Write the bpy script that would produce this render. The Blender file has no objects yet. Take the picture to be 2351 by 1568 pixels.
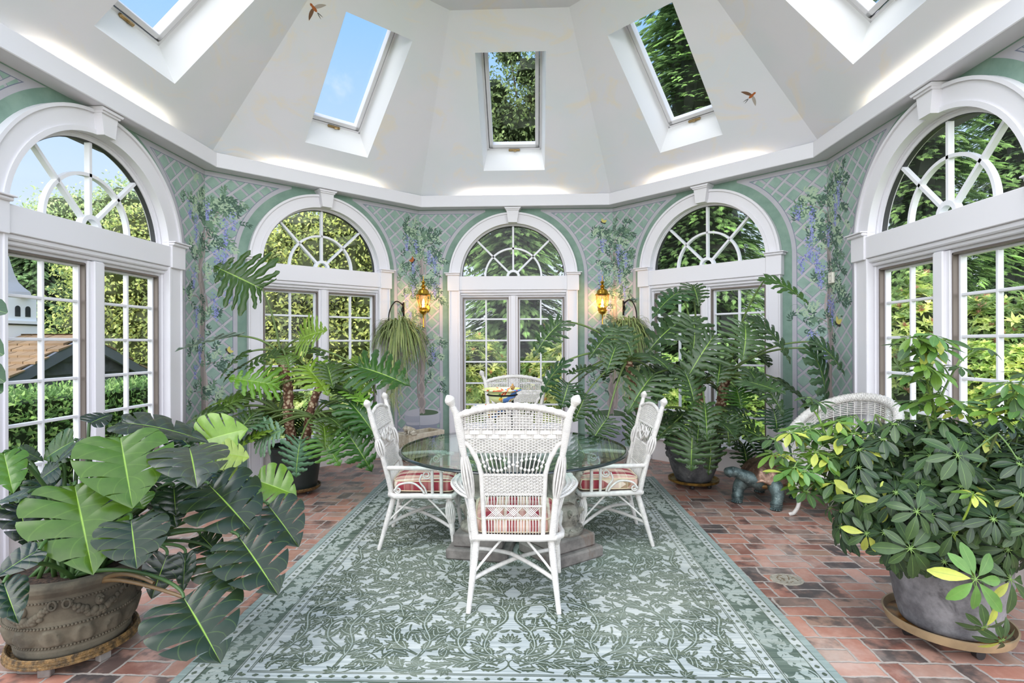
import bpy, math, random
import numpy as np
from mathutils import Vector, Matrix, Euler

PI = math.pi
rnd = random.Random(7)
rng = np.random.default_rng(11)
SC = bpy.context.scene
COL = SC.collection

# ------------------------------------------------------------------ camera
F_PX, HOR, YAW, ROLL = 1262.4, 788.0, 0.04, 0.003
R_IN = 3.243                       # inradius of the eight-sided room
A_HALF = R_IN * math.tan(PI / 8)   # half a wall
CAM = np.array([0.257, R_IN - 7.626, 1.5])
_c, _s = math.cos(YAW), math.sin(YAW)


def ray(x, y):
    px, py = x - 1175.5, y - HOR
    u = (px * math.cos(ROLL) - py * math.sin(ROLL)) / F_PX
    v = -(px * math.sin(ROLL) + py * math.cos(ROLL)) / F_PX
    return np.array([u * _c - _s, u * _s + _c, v])


def at(x, y, d):
    """the point of the room seen at a photo pixel, d metres in front of the lens"""
    return CAM + ray(x, y) * d


def fl(x, y, z=0.0):
    r = ray(x, y)
    return CAM + r * ((z - 1.5) / r[2])


cam = bpy.data.cameras.new('camera')
cam.sensor_width = 36.0
cam.lens = 36.0 * F_PX / 2351.0
cam.shift_y = (HOR - 784.0) / 2351.0
cam.clip_start = 0.05
cam.clip_end = 400
cam_o = bpy.data.objects.new('camera', cam)
COL.objects.link(cam_o)
cam_o.location = CAM
cam_o.rotation_euler = (PI / 2, ROLL, YAW)
SC.camera = cam_o


# ------------------------------------------------------------------ colour
def lin(c):
    return tuple((x / 255 / 12.92) if x / 255 <= 0.04045 else ((x / 255 + 0.055) / 1.055) ** 2.4 for x in c[:3])


def rgba(c):
    return (*lin(c), 1.0)


# ------------------------------------------------------------------ node maths
class NT:
    def __init__(self, name):
        self.m = bpy.data.materials.new(name)
        self.m.use_nodes = True
        self.t = self.m.node_tree
        self.t.nodes.clear()
        self.out = self.t.nodes.new('ShaderNodeOutputMaterial')

    def n(self, typ, ins=None, **kw):
        nd = self.t.nodes.new(typ)
        for k, v in kw.items():
            setattr(nd, k, v)
        for k, v in (ins or {}).items():
            self.put(nd.inputs[k], v)
        return nd

    def put(self, sock, v):
        if isinstance(v, S):
            self.t.links.new(v.k, sock)
        elif isinstance(v, bpy.types.NodeSocket):
            self.t.links.new(v, sock)
        else:
            sock.default_value = v

    def obj(self):
        tc = self.n('ShaderNodeTexCoord')
        sp = self.n('ShaderNodeSeparateXYZ', {0: tc.outputs['Object']})
        self.oco = tc.outputs['Object']
        return S(self, sp.outputs[0]), S(self, sp.outputs[1]), S(self, sp.outputs[2])

    def uv(self):
        tc = self.n('ShaderNodeUVMap')
        sp = self.n('ShaderNodeSeparateXYZ', {0: tc.outputs['UV']})
        return S(self, sp.outputs[0]), S(self, sp.outputs[1])

    def vec(self, x, y, z=0.0):
        c = self.n('ShaderNodeCombineXYZ', {0: x, 1: y, 2: z})
        return c.outputs[0]

    def noise(self, vec, scale=5, detail=3, rough=.5, dist=0.0, out='Fac'):
        nd = self.n('ShaderNodeTexNoise', {'Scale': scale, 'Detail': detail, 'Roughness': rough, 'Distortion': dist})
        if vec is not None:
            self.put(nd.inputs['Vector'], vec)
        return S(self, nd.outputs[out])

    def white(self, vec, out='Value'):
        nd = self.n('ShaderNodeTexWhiteNoise', {'Vector': vec})
        return S(self, nd.outputs[out])

    def ramp(self, f, stops, interp='LINEAR'):
        nd = self.n('ShaderNodeValToRGB', {0: f})
        r = nd.color_ramp
        r.interpolation = interp
        while len(r.elements) < len(stops):
            r.elements.new(0.5)
        for e, (p, c) in zip(r.elements, stops):
            e.position = p
            e.color = rgba(c)
        return nd.outputs[0]

    def mix(self, f, a, b):
        nd = self.n('ShaderNodeMix', data_type='RGBA')
        self.put(nd.inputs[0], f)
        self.put(nd.inputs[6], rgba(a) if isinstance(a, tuple) else a)
        self.put(nd.inputs[7], rgba(b) if isinstance(b, tuple) else b)
        return nd.outputs[2]

    def attr(self, name='Col'):
        return self.n('ShaderNodeAttribute', attribute_name=name).outputs['Color']

    def bump(self, h, strength=.3, dist=.01):
        return self.n('ShaderNodeBump', {'Height': h, 'Strength': strength, 'Distance': dist}).outputs[0]

    def pbsdf(self, col, rough=.5, metal=0.0, normal=None, spec=.5, **kw):
        b = self.n('ShaderNodeBsdfPrincipled')
        self.put(b.inputs['Base Color'], rgba(col) if isinstance(col, tuple) else col)
        self.put(b.inputs['Roughness'], rough)
        self.put(b.inputs['Metallic'], metal)
        self.put(b.inputs['Specular IOR Level'], spec)
        if normal is not None:
            self.put(b.inputs['Normal'], normal)
        for k, v in kw.items():
            self.put(b.inputs[k.replace('_', ' ')], v)
        return b.outputs[0]

    def done(self, shader):
        self.put(self.out.inputs[0], shader)
        return self.m


class S:
    def __init__(self, nt, k):
        self.nt, self.k = nt, k

    def op(self, o, b=None, c=None):
        nd = self.nt.n('ShaderNodeMath', operation=o)
        self.nt.put(nd.inputs[0], self)
        if b is not None:
            self.nt.put(nd.inputs[1], b)
        if c is not None:
            self.nt.put(nd.inputs[2], c)
        return S(self.nt, nd.outputs[0])

    def __add__(self, o): return self.op('ADD', o)
    def __radd__(self, o): return self.op('ADD', o)
    def __sub__(self, o): return self.op('SUBTRACT', o)
    def __rsub__(self, o): return (self * -1.0) + o
    def __mul__(self, o): return self.op('MULTIPLY', o)
    def __rmul__(self, o): return self.op('MULTIPLY', o)
    def __truediv__(self, o): return self.op('DIVIDE', o)
    def gt(self, o): return self.op('GREATER_THAN', o)
    def lt(self, o): return self.op('LESS_THAN', o)
    def mn(self, o): return self.op('MINIMUM', o)
    def mx(self, o): return self.op('MAXIMUM', o)
    def fract(self): return self.op('FRACT')
    def floor(self): return self.op('FLOOR')
    def abs(self): return self.op('ABSOLUTE')
    def sqrt(self): return self.op('SQRT')
    def sin(self): return self.op('SINE')
    def inv(self): return 1.0 - self
    def sel(self, a, b):        # self ? a : b
        return self * a + self.inv() * b

    def step(self, lo, hi):
        nd = self.nt.n('ShaderNodeMapRange', {0: self, 1: lo, 2: hi, 3: 0.0, 4: 1.0}, interpolation_type='SMOOTHSTEP')
        return S(self.nt, nd.outputs[0])


def simple(name, col, rough=.5, metal=0.0, var=0.0, scale=8.0, bump=0.0, bscale=60.0, spec=.5, **kw):
    t = NT(name)
    x, y, z = t.obj()
    c = col
    if var:
        f = t.noise(t.oco, scale, 4)
        d = tuple(max(0, int(v * (1 - var))) for v in col)
        l = tuple(min(255, int(v * (1 + var * .5))) for v in col)
        c = t.mix(f.step(.3, .7), d, l)
    nrm = None
    if bump:
        nrm = t.bump(t.noise(t.oco, bscale, 4), bump, .01)
    return t.done(t.pbsdf(c, rough, metal, nrm, spec, **kw))


# ------------------------------------------------------------------ mesh builder
class MB:
    def __init__(self):
        self.V, self.F, self.M, self.C, self.U = [], [], [], [], []
        self.nv = 0

    def add(self, V, F, mi=0, col=None, uv=None):
        V = np.asarray(V, float).reshape(-1, 3)
        if len(V) == 0:
            return
        self.V.append(V)
        for f in (F if isinstance(F, list) and len(F) and isinstance(F[0], np.ndarray) else [F]):
            f = np.asarray(f, int)
            self.F.append(f + self.nv)
            self.M.append(np.full(len(f), mi) if np.isscalar(mi) else np.asarray(mi))
        if col is None:
            c = np.full((len(V), 3), .5)
        else:
            c = np.broadcast_to(np.asarray(col, float).reshape(-1, 3) if np.ndim(col) > 1 else np.asarray(col, float), (len(V), 3))
        self.C.append(c)
        self.U.append(np.zeros((len(V), 2)) if uv is None else np.asarray(uv, float))
        self.nv += len(V)

    def box(self, lo, hi, mi=0, mat=None, bev=0.0):
        lo, hi = np.array(lo, float), np.array(hi, float)
        if bev <= 0:
            V = np.array([[(lo, hi)[i][0], (lo, hi)[j][1], (lo, hi)[k][2]] for i in (0, 1) for j in (0, 1) for k in (0, 1)])
            F = np.array([[0, 1, 3, 2], [4, 6, 7, 5], [0, 4, 5, 1], [2, 3, 7, 6], [0, 2, 6, 4], [1, 5, 7, 3]])
        else:
            b = min(bev, (hi - lo).min() * .45)
            V, F, idx = [], [], {}
            for i in (0, 1):
                for j in (0, 1):
                    for k in (0, 1):
                        p = np.array([(lo, hi)[i][0], (lo, hi)[j][1], (lo, hi)[k][2]])
                        sg = np.array([1 - 2 * i, 1 - 2 * j, 1 - 2 * k])
                        for ax in range(3):
                            q = p + sg * b
                            q[ax] = p[ax]
                            idx[i, j, k, ax] = len(V)
                            V.append(q)
            q4, q3 = [], []
            for ax in range(3):
                o1, o2 = [a for a in range(3) if a != ax]
                for s in (0, 1):
                    def key(a, b_):
                        d = [0, 0, 0]
                        d[ax], d[o1], d[o2] = s, a, b_
                        return idx[(*d, ax)]
                    q4.append([key(0, 0), key(1, 0), key(1, 1), key(0, 1)])
                for a in (0, 1):
                    for b_ in (0, 1):
                        d0, d1 = [0, 0, 0], [0, 0, 0]
                        d0[ax], d1[ax] = 0, 1
                        d0[o1] = d1[o1] = a
                        d0[o2] = d1[o2] = b_
                        q4.append([idx[(*d0, o1)], idx[(*d1, o1)], idx[(*d1, o2)], idx[(*d0, o2)]])
            for i in (0, 1):
                for j in (0, 1):
                    for k in (0, 1):
                        q3.append([idx[i, j, k, 0], idx[i, j, k, 1], idx[i, j, k, 2]])
            V = np.array(V)
            F = [np.array(q4), np.array(q3)]
        if mat is not None:
            V = xf(V, mat)
        self.add(V, F, mi)

    def tube(self, P, r, n=10, mi=0, cap=True, col=None, flat=None, uvlen=False):
        P = np.asarray(P, float)
        m = len(P)
        r = np.broadcast_to(np.asarray(r, float), (m,))
        T = np.gradient(P, axis=0)
        T /= np.linalg.norm(T, axis=1)[:, None] + 1e-12
        up = np.array([0, 0, 1.0]) if abs(T[0][2]) < .9 else np.array([1.0, 0, 0])
        N = np.zeros_like(P)
        a = up - T[0] * (up @ T[0])
        N[0] = a / np.linalg.norm(a)
        for i in range(1, m):
            a = N[i - 1] - T[i] * (N[i - 1] @ T[i])
            l = np.linalg.norm(a)
            N[i] = a / l if l > 1e-9 else N[i - 1]
        B = np.cross(T, N)
        an = np.linspace(0, 2 * PI, n, endpoint=False)
        ca, sa = np.cos(an), np.sin(an)
        fy = 1.0 if flat is None else flat
        V = P[:, None, :] + r[:, None, None] * (N[:, None, :] * ca[None, :, None] + B[:, None, :] * sa[None, :, None] * fy)
        V = V.reshape(-1, 3)
        i = np.arange(m - 1)[:, None] * n
        j = np.arange(n)[None, :]
        j2 = (j + 1) % n
        F = np.stack([i + j, i + j2, i + n + j2, i + n + j], -1).reshape(-1, 4)
        s = np.concatenate([[0], np.cumsum(np.linalg.norm(np.diff(P, axis=0), axis=1))])
        UV = np.stack(np.broadcast_arrays((an / (2 * PI))[None, :], s[:, None]), -1).reshape(-1, 2)
        fs = [F]
        if cap:
            V = np.vstack([V, P[0], P[-1]])
            UV = np.vstack([UV, [0, 0], [0, s[-1]]])
            jj = np.arange(n)
            fs.append(np.stack([np.full(n, m * n), (jj + 1) % n, jj], -1))
            fs.append(np.stack([np.full(n, m * n + 1), (m - 1) * n + jj, (m - 1) * n + (jj + 1) % n], -1))
        self.add(V, fs, mi, col, UV)

    def lathe(self, prof, n=32, c=(0, 0, 0), mi=0, mod=None, col=None, mat=None):
        prof = np.asarray(prof, float)
        an = np.linspace(0, 2 * PI, n, endpoint=False)
        R = prof[:, 0][:, None] * np.ones(n)[None]
        Z = prof[:, 1][:, None] * np.ones(n)[None]
        if mod is not None:
            R = R + mod(an[None, :], Z, R)
        V = np.stack([R * np.cos(an), R * np.sin(an), Z], -1).reshape(-1, 3) + np.array(c)
        if mat is not None:
            V = xf(V, mat)
        m = len(prof)
        i = np.arange(m - 1)[:, None] * n
        j = np.arange(n)[None, :]
        j2 = (j + 1) % n
        F = np.stack([i + j, i + j2, i + n + j2, i + n + j], -1).reshape(-1, 4)
        UV = np.stack(np.broadcast_arrays((an / (2 * PI))[None, :], Z), -1).reshape(-1, 2)
        self.add(V, F, mi, col, UV)

    def ball(self, c, r, n=12, m=8, mi=0, sc=(1, 1, 1), mat=None):
        t = np.linspace(-PI / 2, PI / 2, m + 1)
        P = np.stack([np.cos(t) * r, np.sin(t) * r], -1)
        P[0, 0] = P[-1, 0] = 1e-4
        an = np.linspace(0, 2 * PI, n, endpoint=False)
        V = np.stack([P[:, 0][:, None] * np.cos(an) * sc[0], P[:, 0][:, None] * np.sin(an) * sc[1], P[:, 1][:, None] * np.ones(n) * sc[2]], -1).reshape(-1, 3)
        if mat is not None:
            V = xf(V, mat)
        V = V + np.array(c)
        i = np.arange(m)[:, None] * n
        j = np.arange(n)[None, :]
        j2 = (j + 1) % n
        self.add(V, np.stack([i + j, i + j2, i + n + j2, i + n + j], -1).reshape(-1, 4), mi)

    def prism(self, poly, y0, y1, mi=0, fn=None):
        """outline in (x, z), thickness from y0 to y1"""
        p = np.asarray(poly, float)
        n = len(p)
        V = np.vstack([np.stack([p[:, 0], np.full(n, y0), p[:, 1]], -1), np.stack([p[:, 0], np.full(n, y1), p[:, 1]], -1)])
        if fn:
            V = fn(V)
        j = np.arange(n)
        j2 = (j + 1) % n
        self.add(V, [np.stack([j, j2, n + j2, n + j], -1)], mi)
        b = self.nv - 2 * n
        self.F.append(np.array([list(range(n))]) + b)
        self.M.append(np.array([mi]))
        self.F.append(np.array([list(range(2 * n - 1, n - 1, -1))]) + b)
        self.M.append(np.array([mi]))

    def ring(self, outer, inner, y0, y1, mi=0, closed=False):
        """band between two matched outlines in (x, z), from y0 (front) to y1 (back)"""
        o, q = np.asarray(outer, float), np.asarray(inner, float)
        n = len(o)

        def P(a, y):
            return np.stack([a[:, 0], np.full(n, y), a[:, 1]], -1)
        V = np.vstack([P(o, y0), P(q, y0), P(o, y1), P(q, y1)])
        j = np.arange(n if closed else n - 1)
        k = (j + 1) % n
        F = [np.stack([j, k, n + k, n + j], -1), np.stack([2 * n + j, 3 * n + j, 3 * n + k, 2 * n + k], -1),
             np.stack([j, 2 * n + j, 2 * n + k, k], -1), np.stack([n + j, n + k, 3 * n + k, 3 * n + j], -1)]
        if not closed:
            F.append(np.array([[0, n, 3 * n, 2 * n], [n - 1, 3 * n - 1, 4 * n - 1, 2 * n - 1]]))
        self.add(V, F, mi)

    def build(self, name, mats, parent=None, smooth=False, loc=None, rot=None, mtx=None, sharp=None):
        me = bpy.data.meshes.new(name)
        if self.nv:
            V = np.vstack(self.V)
            me.vertices.add(len(V))
            me.vertices.foreach_set('co', V.astype(np.float32).ravel())
            tot = np.concatenate([np.full(len(f), f.shape[1]) for f in self.F])
            idx = np.concatenate([f.ravel() for f in self.F])
            me.loops.add(len(idx))
            me.loops.foreach_set('vertex_index', idx.astype(np.int32))
            me.polygons.add(len(tot))
            me.polygons.foreach_set('loop_start', np.concatenate([[0], np.cumsum(tot)[:-1]]).astype(np.int32))
            me.polygons.foreach_set('loop_total', tot.astype(np.int32))
            me.polygons.foreach_set('material_index', np.concatenate(self.M).astype(np.int32))
            me.polygons.foreach_set('use_smooth', np.full(len(tot), bool(smooth)))
            C = np.vstack(self.C)
            at_ = me.color_attributes.new('Col', 'FLOAT_COLOR', 'POINT')
            at_.data.foreach_set('color', np.hstack([C, np.ones((len(C), 1))]).astype(np.float32).ravel())
            U = np.vstack(self.U)
            ul = me.uv_layers.new(name='UVMap')
            ul.data.foreach_set('uv', U[idx].astype(np.float32).ravel())
            me.update(calc_edges=True)
            me.validate()
        for m in (mats if isinstance(mats, (list, tuple)) else [mats]):
            me.materials.append(m)
        if smooth and sharp is not None:
            me.set_sharp_from_angle(angle=sharp)
        o = bpy.data.objects.new(name, me)
        COL.objects.link(o)
        if parent is not None:
            o.parent = parent
        if mtx is not None:
            o.matrix_local = mtx
        if loc is not None:
            o.location = loc
        if rot is not None:
            o.rotation_euler = rot
        return o


def xf(V, M):
    M = np.array(M)
    return V @ M[:3, :3].T + M[:3, 3]


def TR(loc=(0, 0, 0), rot=(0, 0, 0), sc=(1, 1, 1)):
    return Matrix.LocRotScale(Vector(loc), Euler(rot), Vector(sc))


def tag(o, label=None, cat=None, group=None, kind=None):
    if label: o['label'] = label
    if cat: o['category'] = cat
    if group: o['group'] = group
    if kind: o['kind'] = kind
    return o


def thing(name, label, cat, loc=(0, 0, 0), rz=0.0, group=None, kind=None):
    o = bpy.data.objects.new(name, None)
    o.empty_display_size = .1
    COL.objects.link(o)
    o.location = loc
    o.rotation_euler = (0, 0, rz)
    return tag(o, label, cat, group, kind)


def copy_tree(o, parent=None):
    c = o.copy()
    COL.objects.link(c)
    if parent is not None:
        c.parent = parent
    for ch in list(o.children):
        copy_tree(ch, c)
    return c


def bez(p0, p1, p2, p3=None, n=12):
    t = np.linspace(0, 1, n)[:, None]
    p0, p1, p2 = (np.asarray(q, float) for q in (p0, p1, p2))
    if p3 is None:
        return (1 - t) ** 2 * p0 + 2 * t * (1 - t) * p1 + t ** 2 * p2
    p3 = np.asarray(p3, float)
    return (1 - t) ** 3 * p0 + 3 * t * (1 - t) ** 2 * p1 + 3 * t ** 2 * (1 - t) * p2 + t ** 3 * p3


def catmull(P, n=8):
    P = np.asarray(P, float)
    Q = np.vstack([2 * P[0] - P[1], P, 2 * P[-1] - P[-2]])
    out = []
    t = np.linspace(0, 1, n, endpoint=False)[:, None]
    for i in range(1, len(Q) - 2):
        a, b, c, d = Q[i - 1], Q[i], Q[i + 1], Q[i + 2]
        out.append(.5 * ((2 * b) + (-a + c) * t + (2 * a - 5 * b + 4 * c - d) * t ** 2 + (-a + 3 * b - 3 * c + d) * t ** 3))
    out.append(P[-1:])
    return np.vstack(out)
# ------------------------------------------------------------------ materials
M = {}
M['trim'] = simple('white_painted_wood', (224, 222, 226), .5, spec=.3)
M['shaft'] = simple('white_plaster', (240, 240, 242), .6)
M['muntin'] = simple('white_muntin_paint', (228, 228, 232), .45)
M['bronze_strip'] = simple('bronze_weatherstrip', (112, 102, 94), .45, .3)
M['dark_gap'] = simple('dark_gasket', (52, 52, 54), .6)
M['brass'] = simple('polished_brass', (205, 160, 62), .18, 1.0)
M['brass_dull'] = simple('dull_brass', (178, 152, 108), .35, .8)
M['black_iron'] = simple('black_iron', (24, 24, 26), .45, .6)
M['wicker'] = simple('white_painted_wicker', (207, 204, 198), .42, var=.05, scale=30, bump=.15, bscale=250)
M['soil'] = simple('dark_bark_soil', (62, 46, 34), .9, var=.5, scale=60, bump=.8, bscale=80)
M['black_plastic'] = simple('black_green_plastic', (34, 42, 40), .4)
M['caster'] = simple('dark_caster', (38, 36, 36), .5)


def thin_fresnel(t, k=1.0):
    lw = t.n('ShaderNodeLayerWeight', {'Blend': .5})
    f = S(t, lw.outputs['Facing'])
    return (f.op('POWER', 5.0) * .9 + .035) * k


def glass_mat(name, tint=(1, 1, 1), refl=1.0, rough=0.0):
    t = NT(name)
    tr = t.n('ShaderNodeBsdfTransparent', {'Color': (*tint, 1)})
    gl = t.n('ShaderNodeBsdfGlossy', {'Color': (1, 1, 1, 1), 'Roughness': rough})
    mx = t.n('ShaderNodeMixShader', {0: thin_fresnel(t, refl), 1: tr.outputs[0], 2: gl.outputs[0]})
    return t.done(mx.outputs[0])


M['glass'] = glass_mat('window_glass', (.985, .99, .985), .28)
M['table_glass'] = glass_mat('green_table_glass', (.84, .94, .91), 1.0)
M['table_rim'] = simple('dark_green_glass_edge', (16, 30, 28), .06, spec=.9)


def lamp_glass():
    t = NT('amber_lamp_glass')
    tr = t.n('ShaderNodeBsdfTransparent', {'Color': (1, .86, .6, 1)})
    gl = t.n('ShaderNodeBsdfGlossy', {'Color': (1, .95, .85, 1), 'Roughness': .03})
    mx = t.n('ShaderNodeMixShader', {0: thin_fresnel(t, .8), 1: tr.outputs[0], 2: gl.outputs[0]})
    return t.done(mx.outputs[0])


M['lamp_glass'] = lamp_glass()


def emit(name, col, s):
    t = NT(name)
    e = t.n('ShaderNodeEmission', {'Color': (*col, 1), 'Strength': s})
    return t.done(e.outputs[0])


M['flame'] = emit('lit_candle_bulb', (1, .72, .34), 40)
M['cove_tube'] = emit('warm_fluorescent_tube', (1, .9, .7), 26)


def leaf_mat(name, tr=.28, rough=.35, spec=.5, vein=None, sat=1.0):
    """leaf colour comes from each leaf's own tint; vein lightens along the midrib (uv.x = across, uv.y = along)"""
    t = NT(name)
    t.obj()
    col = t.attr()
    if vein:
        u, v = t.uv()
        lat = ((v * vein[1] - u.abs() * vein[2]).fract() - .5).abs()
        mid = u.abs().step(vein[3], 0.0)
        f = mid.mx(lat.step(.06, 0.0) * vein[4])
        col = t.mix(f, col, vein[0])
    nz = t.noise(t.oco, 30, 2)
    hs = t.n('ShaderNodeHueSaturation', {'Color': col, 'Saturation': sat, 'Value': nz * .5 + .75})
    b = t.pbsdf(hs.outputs[0], rough, 0.0, None, spec)
    tl = t.n('ShaderNodeBsdfTranslucent')
    hs2 = t.n('ShaderNodeHueSaturation', {'Color': hs.outputs[0], 'Saturation': 1.05, 'Value': 1.5})
    t.put(tl.inputs[0], hs2.outputs[0])
    mx = t.n('ShaderNodeMixShader', {0: tr, 1: b, 2: tl.outputs[0]})
    return t.done(mx.outputs[0])


M['leaf'] = leaf_mat('outdoor_leaf', .38, .5, .3, None, .84)  # lowered saturation paints hazy distance into the foliage colour
M['monstera'] = leaf_mat('monstera_leaf', .16, .24, .5, ((140, 176, 70), 7.0, 2.2, .028, .12))
M['philo'] = leaf_mat('philodendron_leaf', .22, .28, .5, ((150, 185, 80), 9.0, 2.0, .03, .12))
M['schef'] = leaf_mat('schefflera_leaflet', .2, .35, .45, ((120, 150, 80), 9.0, 3.0, .05, .08))
M['blade'] = leaf_mat('spider_plant_blade', .25, .4, .4, ((215, 215, 160), 0.0, 0.0, .45, 0.0))
M['stem'] = leaf_mat('green_stem', .05, .4, .4)


def bark(name, a, b, scale=12, stretch=.3, bump=.6):
    t = NT(name)
    x, y, z = t.obj()
    f = t.noise(t.vec(x, y, z * stretch), scale, 5, .6)
    return t.done(t.pbsdf(t.mix(f.step(.35, .65), a, b), .85, 0, t.bump(f, bump, .02)))


M['bark'] = bark('tree_bark', (58, 48, 40), (96, 84, 72))


def scarred():
    t = NT('leaf_scarred_trunk')
    v = t.n('ShaderNodeTexVoronoi', {'Scale': 34.0}, feature='F1')
    t.obj()
    t.put(v.inputs['Vector'], t.oco)
    d = S(t, v.outputs['Distance'])
    c = t.ramp(d, [(0.0, (160, 132, 104)), (.3, (206, 192, 162)), (.46, (150, 112, 84)), (.62, (96, 64, 48))])
    return t.done(t.pbsdf(c, .8, 0, t.bump(d, .6, .01)))


M['scar'] = scarred()


def stone(name, a, b, c=None, scale=6, bump=.5, rough=.9):
    t = NT(name)
    t.obj()
    f = t.noise(t.oco, scale, 6, .65)
    g = t.noise(t.oco, scale * 9, 3)
    col = t.mix(f.step(.32, .68), a, b)
    if c:
        h = t.noise(t.oco, scale * .6, 5, .7, 1.0)
        col = t.mix(h.step(.56, .68), col, c)
    return t.done(t.pbsdf(col, rough, 0, t.bump(f * .6 + g * .4, bump, .01)))


M['stone_brown'] = stone('weathered_brown_stone', (62, 58, 48), (102, 95, 79), None, 5)
M['stone_grey'] = stone('lichened_grey_stone', (88, 86, 88), (148, 146, 147), (62, 60, 62), 4, .8)
M['stone_dark'] = stone('dark_carved_stone', (62, 62, 64), (112, 112, 112), (140, 138, 134), 6)
M['stone_col'] = stone('carved_grey_stone', (96, 93, 84), (146, 142, 130), (74, 71, 66), 7)
M['stone_plinth'] = stone('grey_plinth_stone', (88, 84, 80), (132, 126, 120), (112, 98, 88), 5)
M['stone_cream'] = stone('cream_cast_stone', (176, 160, 132), (222, 214, 196), (130, 112, 84), 8)
M['frog'] = stone('cream_frog_stone', (170, 158, 136), (226, 220, 204), (116, 104, 88), 20)
M['saucer_wood'] = simple('woven_brown_saucer', (108, 84, 48), .6, var=.4, scale=40, bump=.6, bscale=120)
M['saucer_tan'] = simple('tan_plastic_saucer', (156, 134, 102), .4, var=.12, scale=8)
M['brass_saucer'] = simple('brass_saucer', (150, 118, 56), .4, .6, var=.3, scale=20)
M['rust_water'] = simple('rusty_stained_saucer_floor', (128, 88, 44), .35, var=.6, scale=14)


def bronze(name, a, b, c, metal=.7, rough=.4):
    t = NT(name)
    t.obj()
    f = t.noise(t.oco, 14, 6, .65)
    g = t.noise(t.oco, 60, 3)
    col = t.mix(f.step(.35, .65), a, b)
    col = t.mix(g.step(.6, .75), col, c)
    return t.done(t.pbsdf(col, rough, metal, t.bump(f * .5 + g * .5, .4, .01)))


M['verdigris'] = bronze('verdigris_bronze', (58, 74, 74), (112, 130, 128), (150, 166, 160), .45, .5)
M['shell'] = bronze('brown_bronze_shell', (104, 80, 66), (160, 132, 114), (186, 168, 156), .75, .35)
# ------------------------------------------------------------------ floor
def floor_mat():
    t = NT('reclaimed_brick_floor')
    x, y, z = t.obj()
    wob = t.noise(t.oco, 5, 2)
    wob2 = t.noise(t.vec(x + 7.3, y, z), 23, 2)
    X = x + (wob - .5) * .035 + (wob2 - .5) * .012 + .08
    Y = y + (t.noise(t.vec(x, y + 5.1, z), 6, 2) - .5) * .03 + (wob2 - .5) * .01
    PY, PX = .218, .33
    ry = Y / PY
    row = ry.floor()
    fy = ry.fract() * PY
    xs = X / PX + row * .37 + (row * .5).fract() * .31
    ci = xs.floor()
    fx = xs.fract() * PX
    hor = fx.lt(.222)
    sub = (fy / (PY / 2)).floor()
    ly = (fy / (PY / 2)).fract() * (PY / 2)
    # edge distance in each brick
    dh = fx.mn(.222 - fx).mn(ly.mn(PY / 2 - ly))
    gx = fx - .222
    dv = gx.mn(.108 - gx).mn(fy.mn(PY - fy))
    d = hor.sel(dh, dv)
    rag = (t.noise(t.oco, 42, 3, .6) - .5) * .012
    dd = d + rag
    brick = dd.step(.0045, .0085)
    bid = t.vec(ci + hor * .5, row * 2.0 + sub * hor, 0.0)
    r1, r2 = t.white(bid), t.white(t.vec(ci * 1.7 + 9.1 + hor * .3, row * 3.0 + sub * hor + 3.3, 1.0))
    base = t.ramp(r1, [(0, (128, 78, 62)), (.14, (158, 92, 68)), (.3, (180, 112, 82)), (.45, (166, 98, 72)),
                       (.58, (148, 114, 90)), (.7, (186, 132, 110)), (.84, (120, 100, 88)), (.9, (84, 76, 74)), (1.0, (72, 66, 66))])
    mott = t.noise(t.oco, 9, 5, .65)
    dark = (t.noise(t.oco, 5.5, 4, .6) + (r2 - .5) * .35).step(.58, .70)
    c = t.mix(dark * .8, base, (66, 60, 59))
    c = t.mix(mott.step(.42, .75) * .5, c, (204, 148, 120))
    haze_or_fill = t.noise(t.vec(x * 1.2, y * 1.2, 4.0), 2.2, 5, .7)
    c = t.mix(haze_or_fill.step(.47, .76) * .52, c, (206, 184, 170))
    mort = t.mix(t.noise(t.oco, 30, 3), (146, 136, 128), (180, 171, 162))
    c = t.n('ShaderNodeHueSaturation', {'Color': c, 'Saturation': .82, 'Value': .96}).outputs[0]
    col = t.mix(brick, mort, c)
    h = brick * .8 + mott * .25
    rough = brick.sel(.40 - haze_or_fill * .12, .8)
    return t.done(t.pbsdf(col, rough, 0, t.bump(h, .5, .012), .45))


M['floor'] = floor_mat()
fb = MB()
fb.box((-7, -9, -.15), (7, R_IN + .35, 0), 0)
# the floor is cut to the eight-sided room at the back
fb = MB()
o_ = R_IN + .25
h_ = o_ * math.tan(PI / 8)
pl = np.array([(-6, -9), (6, -9), (6, -h_ - 1), (o_, -h_), (o_, h_), (h_, o_), (-h_, o_), (-o_, h_), (-o_, -h_), (-6, -h_ - 1)])
n_ = len(pl)
V = np.vstack([np.c_[pl, np.zeros(n_)], np.c_[pl, np.full(n_, -.2)]])
j_ = np.arange(n_)
fb.add(V, [np.array([list(range(n_))]), np.stack([j_, n_ + j_, n_ + (j_ + 1) % n_, (j_ + 1) % n_], -1)])
floor = tag(fb.build('floor', M['floor']), 'worn red brick floor in a basket pattern with pale mortar', 'floor', kind='structure')


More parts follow.
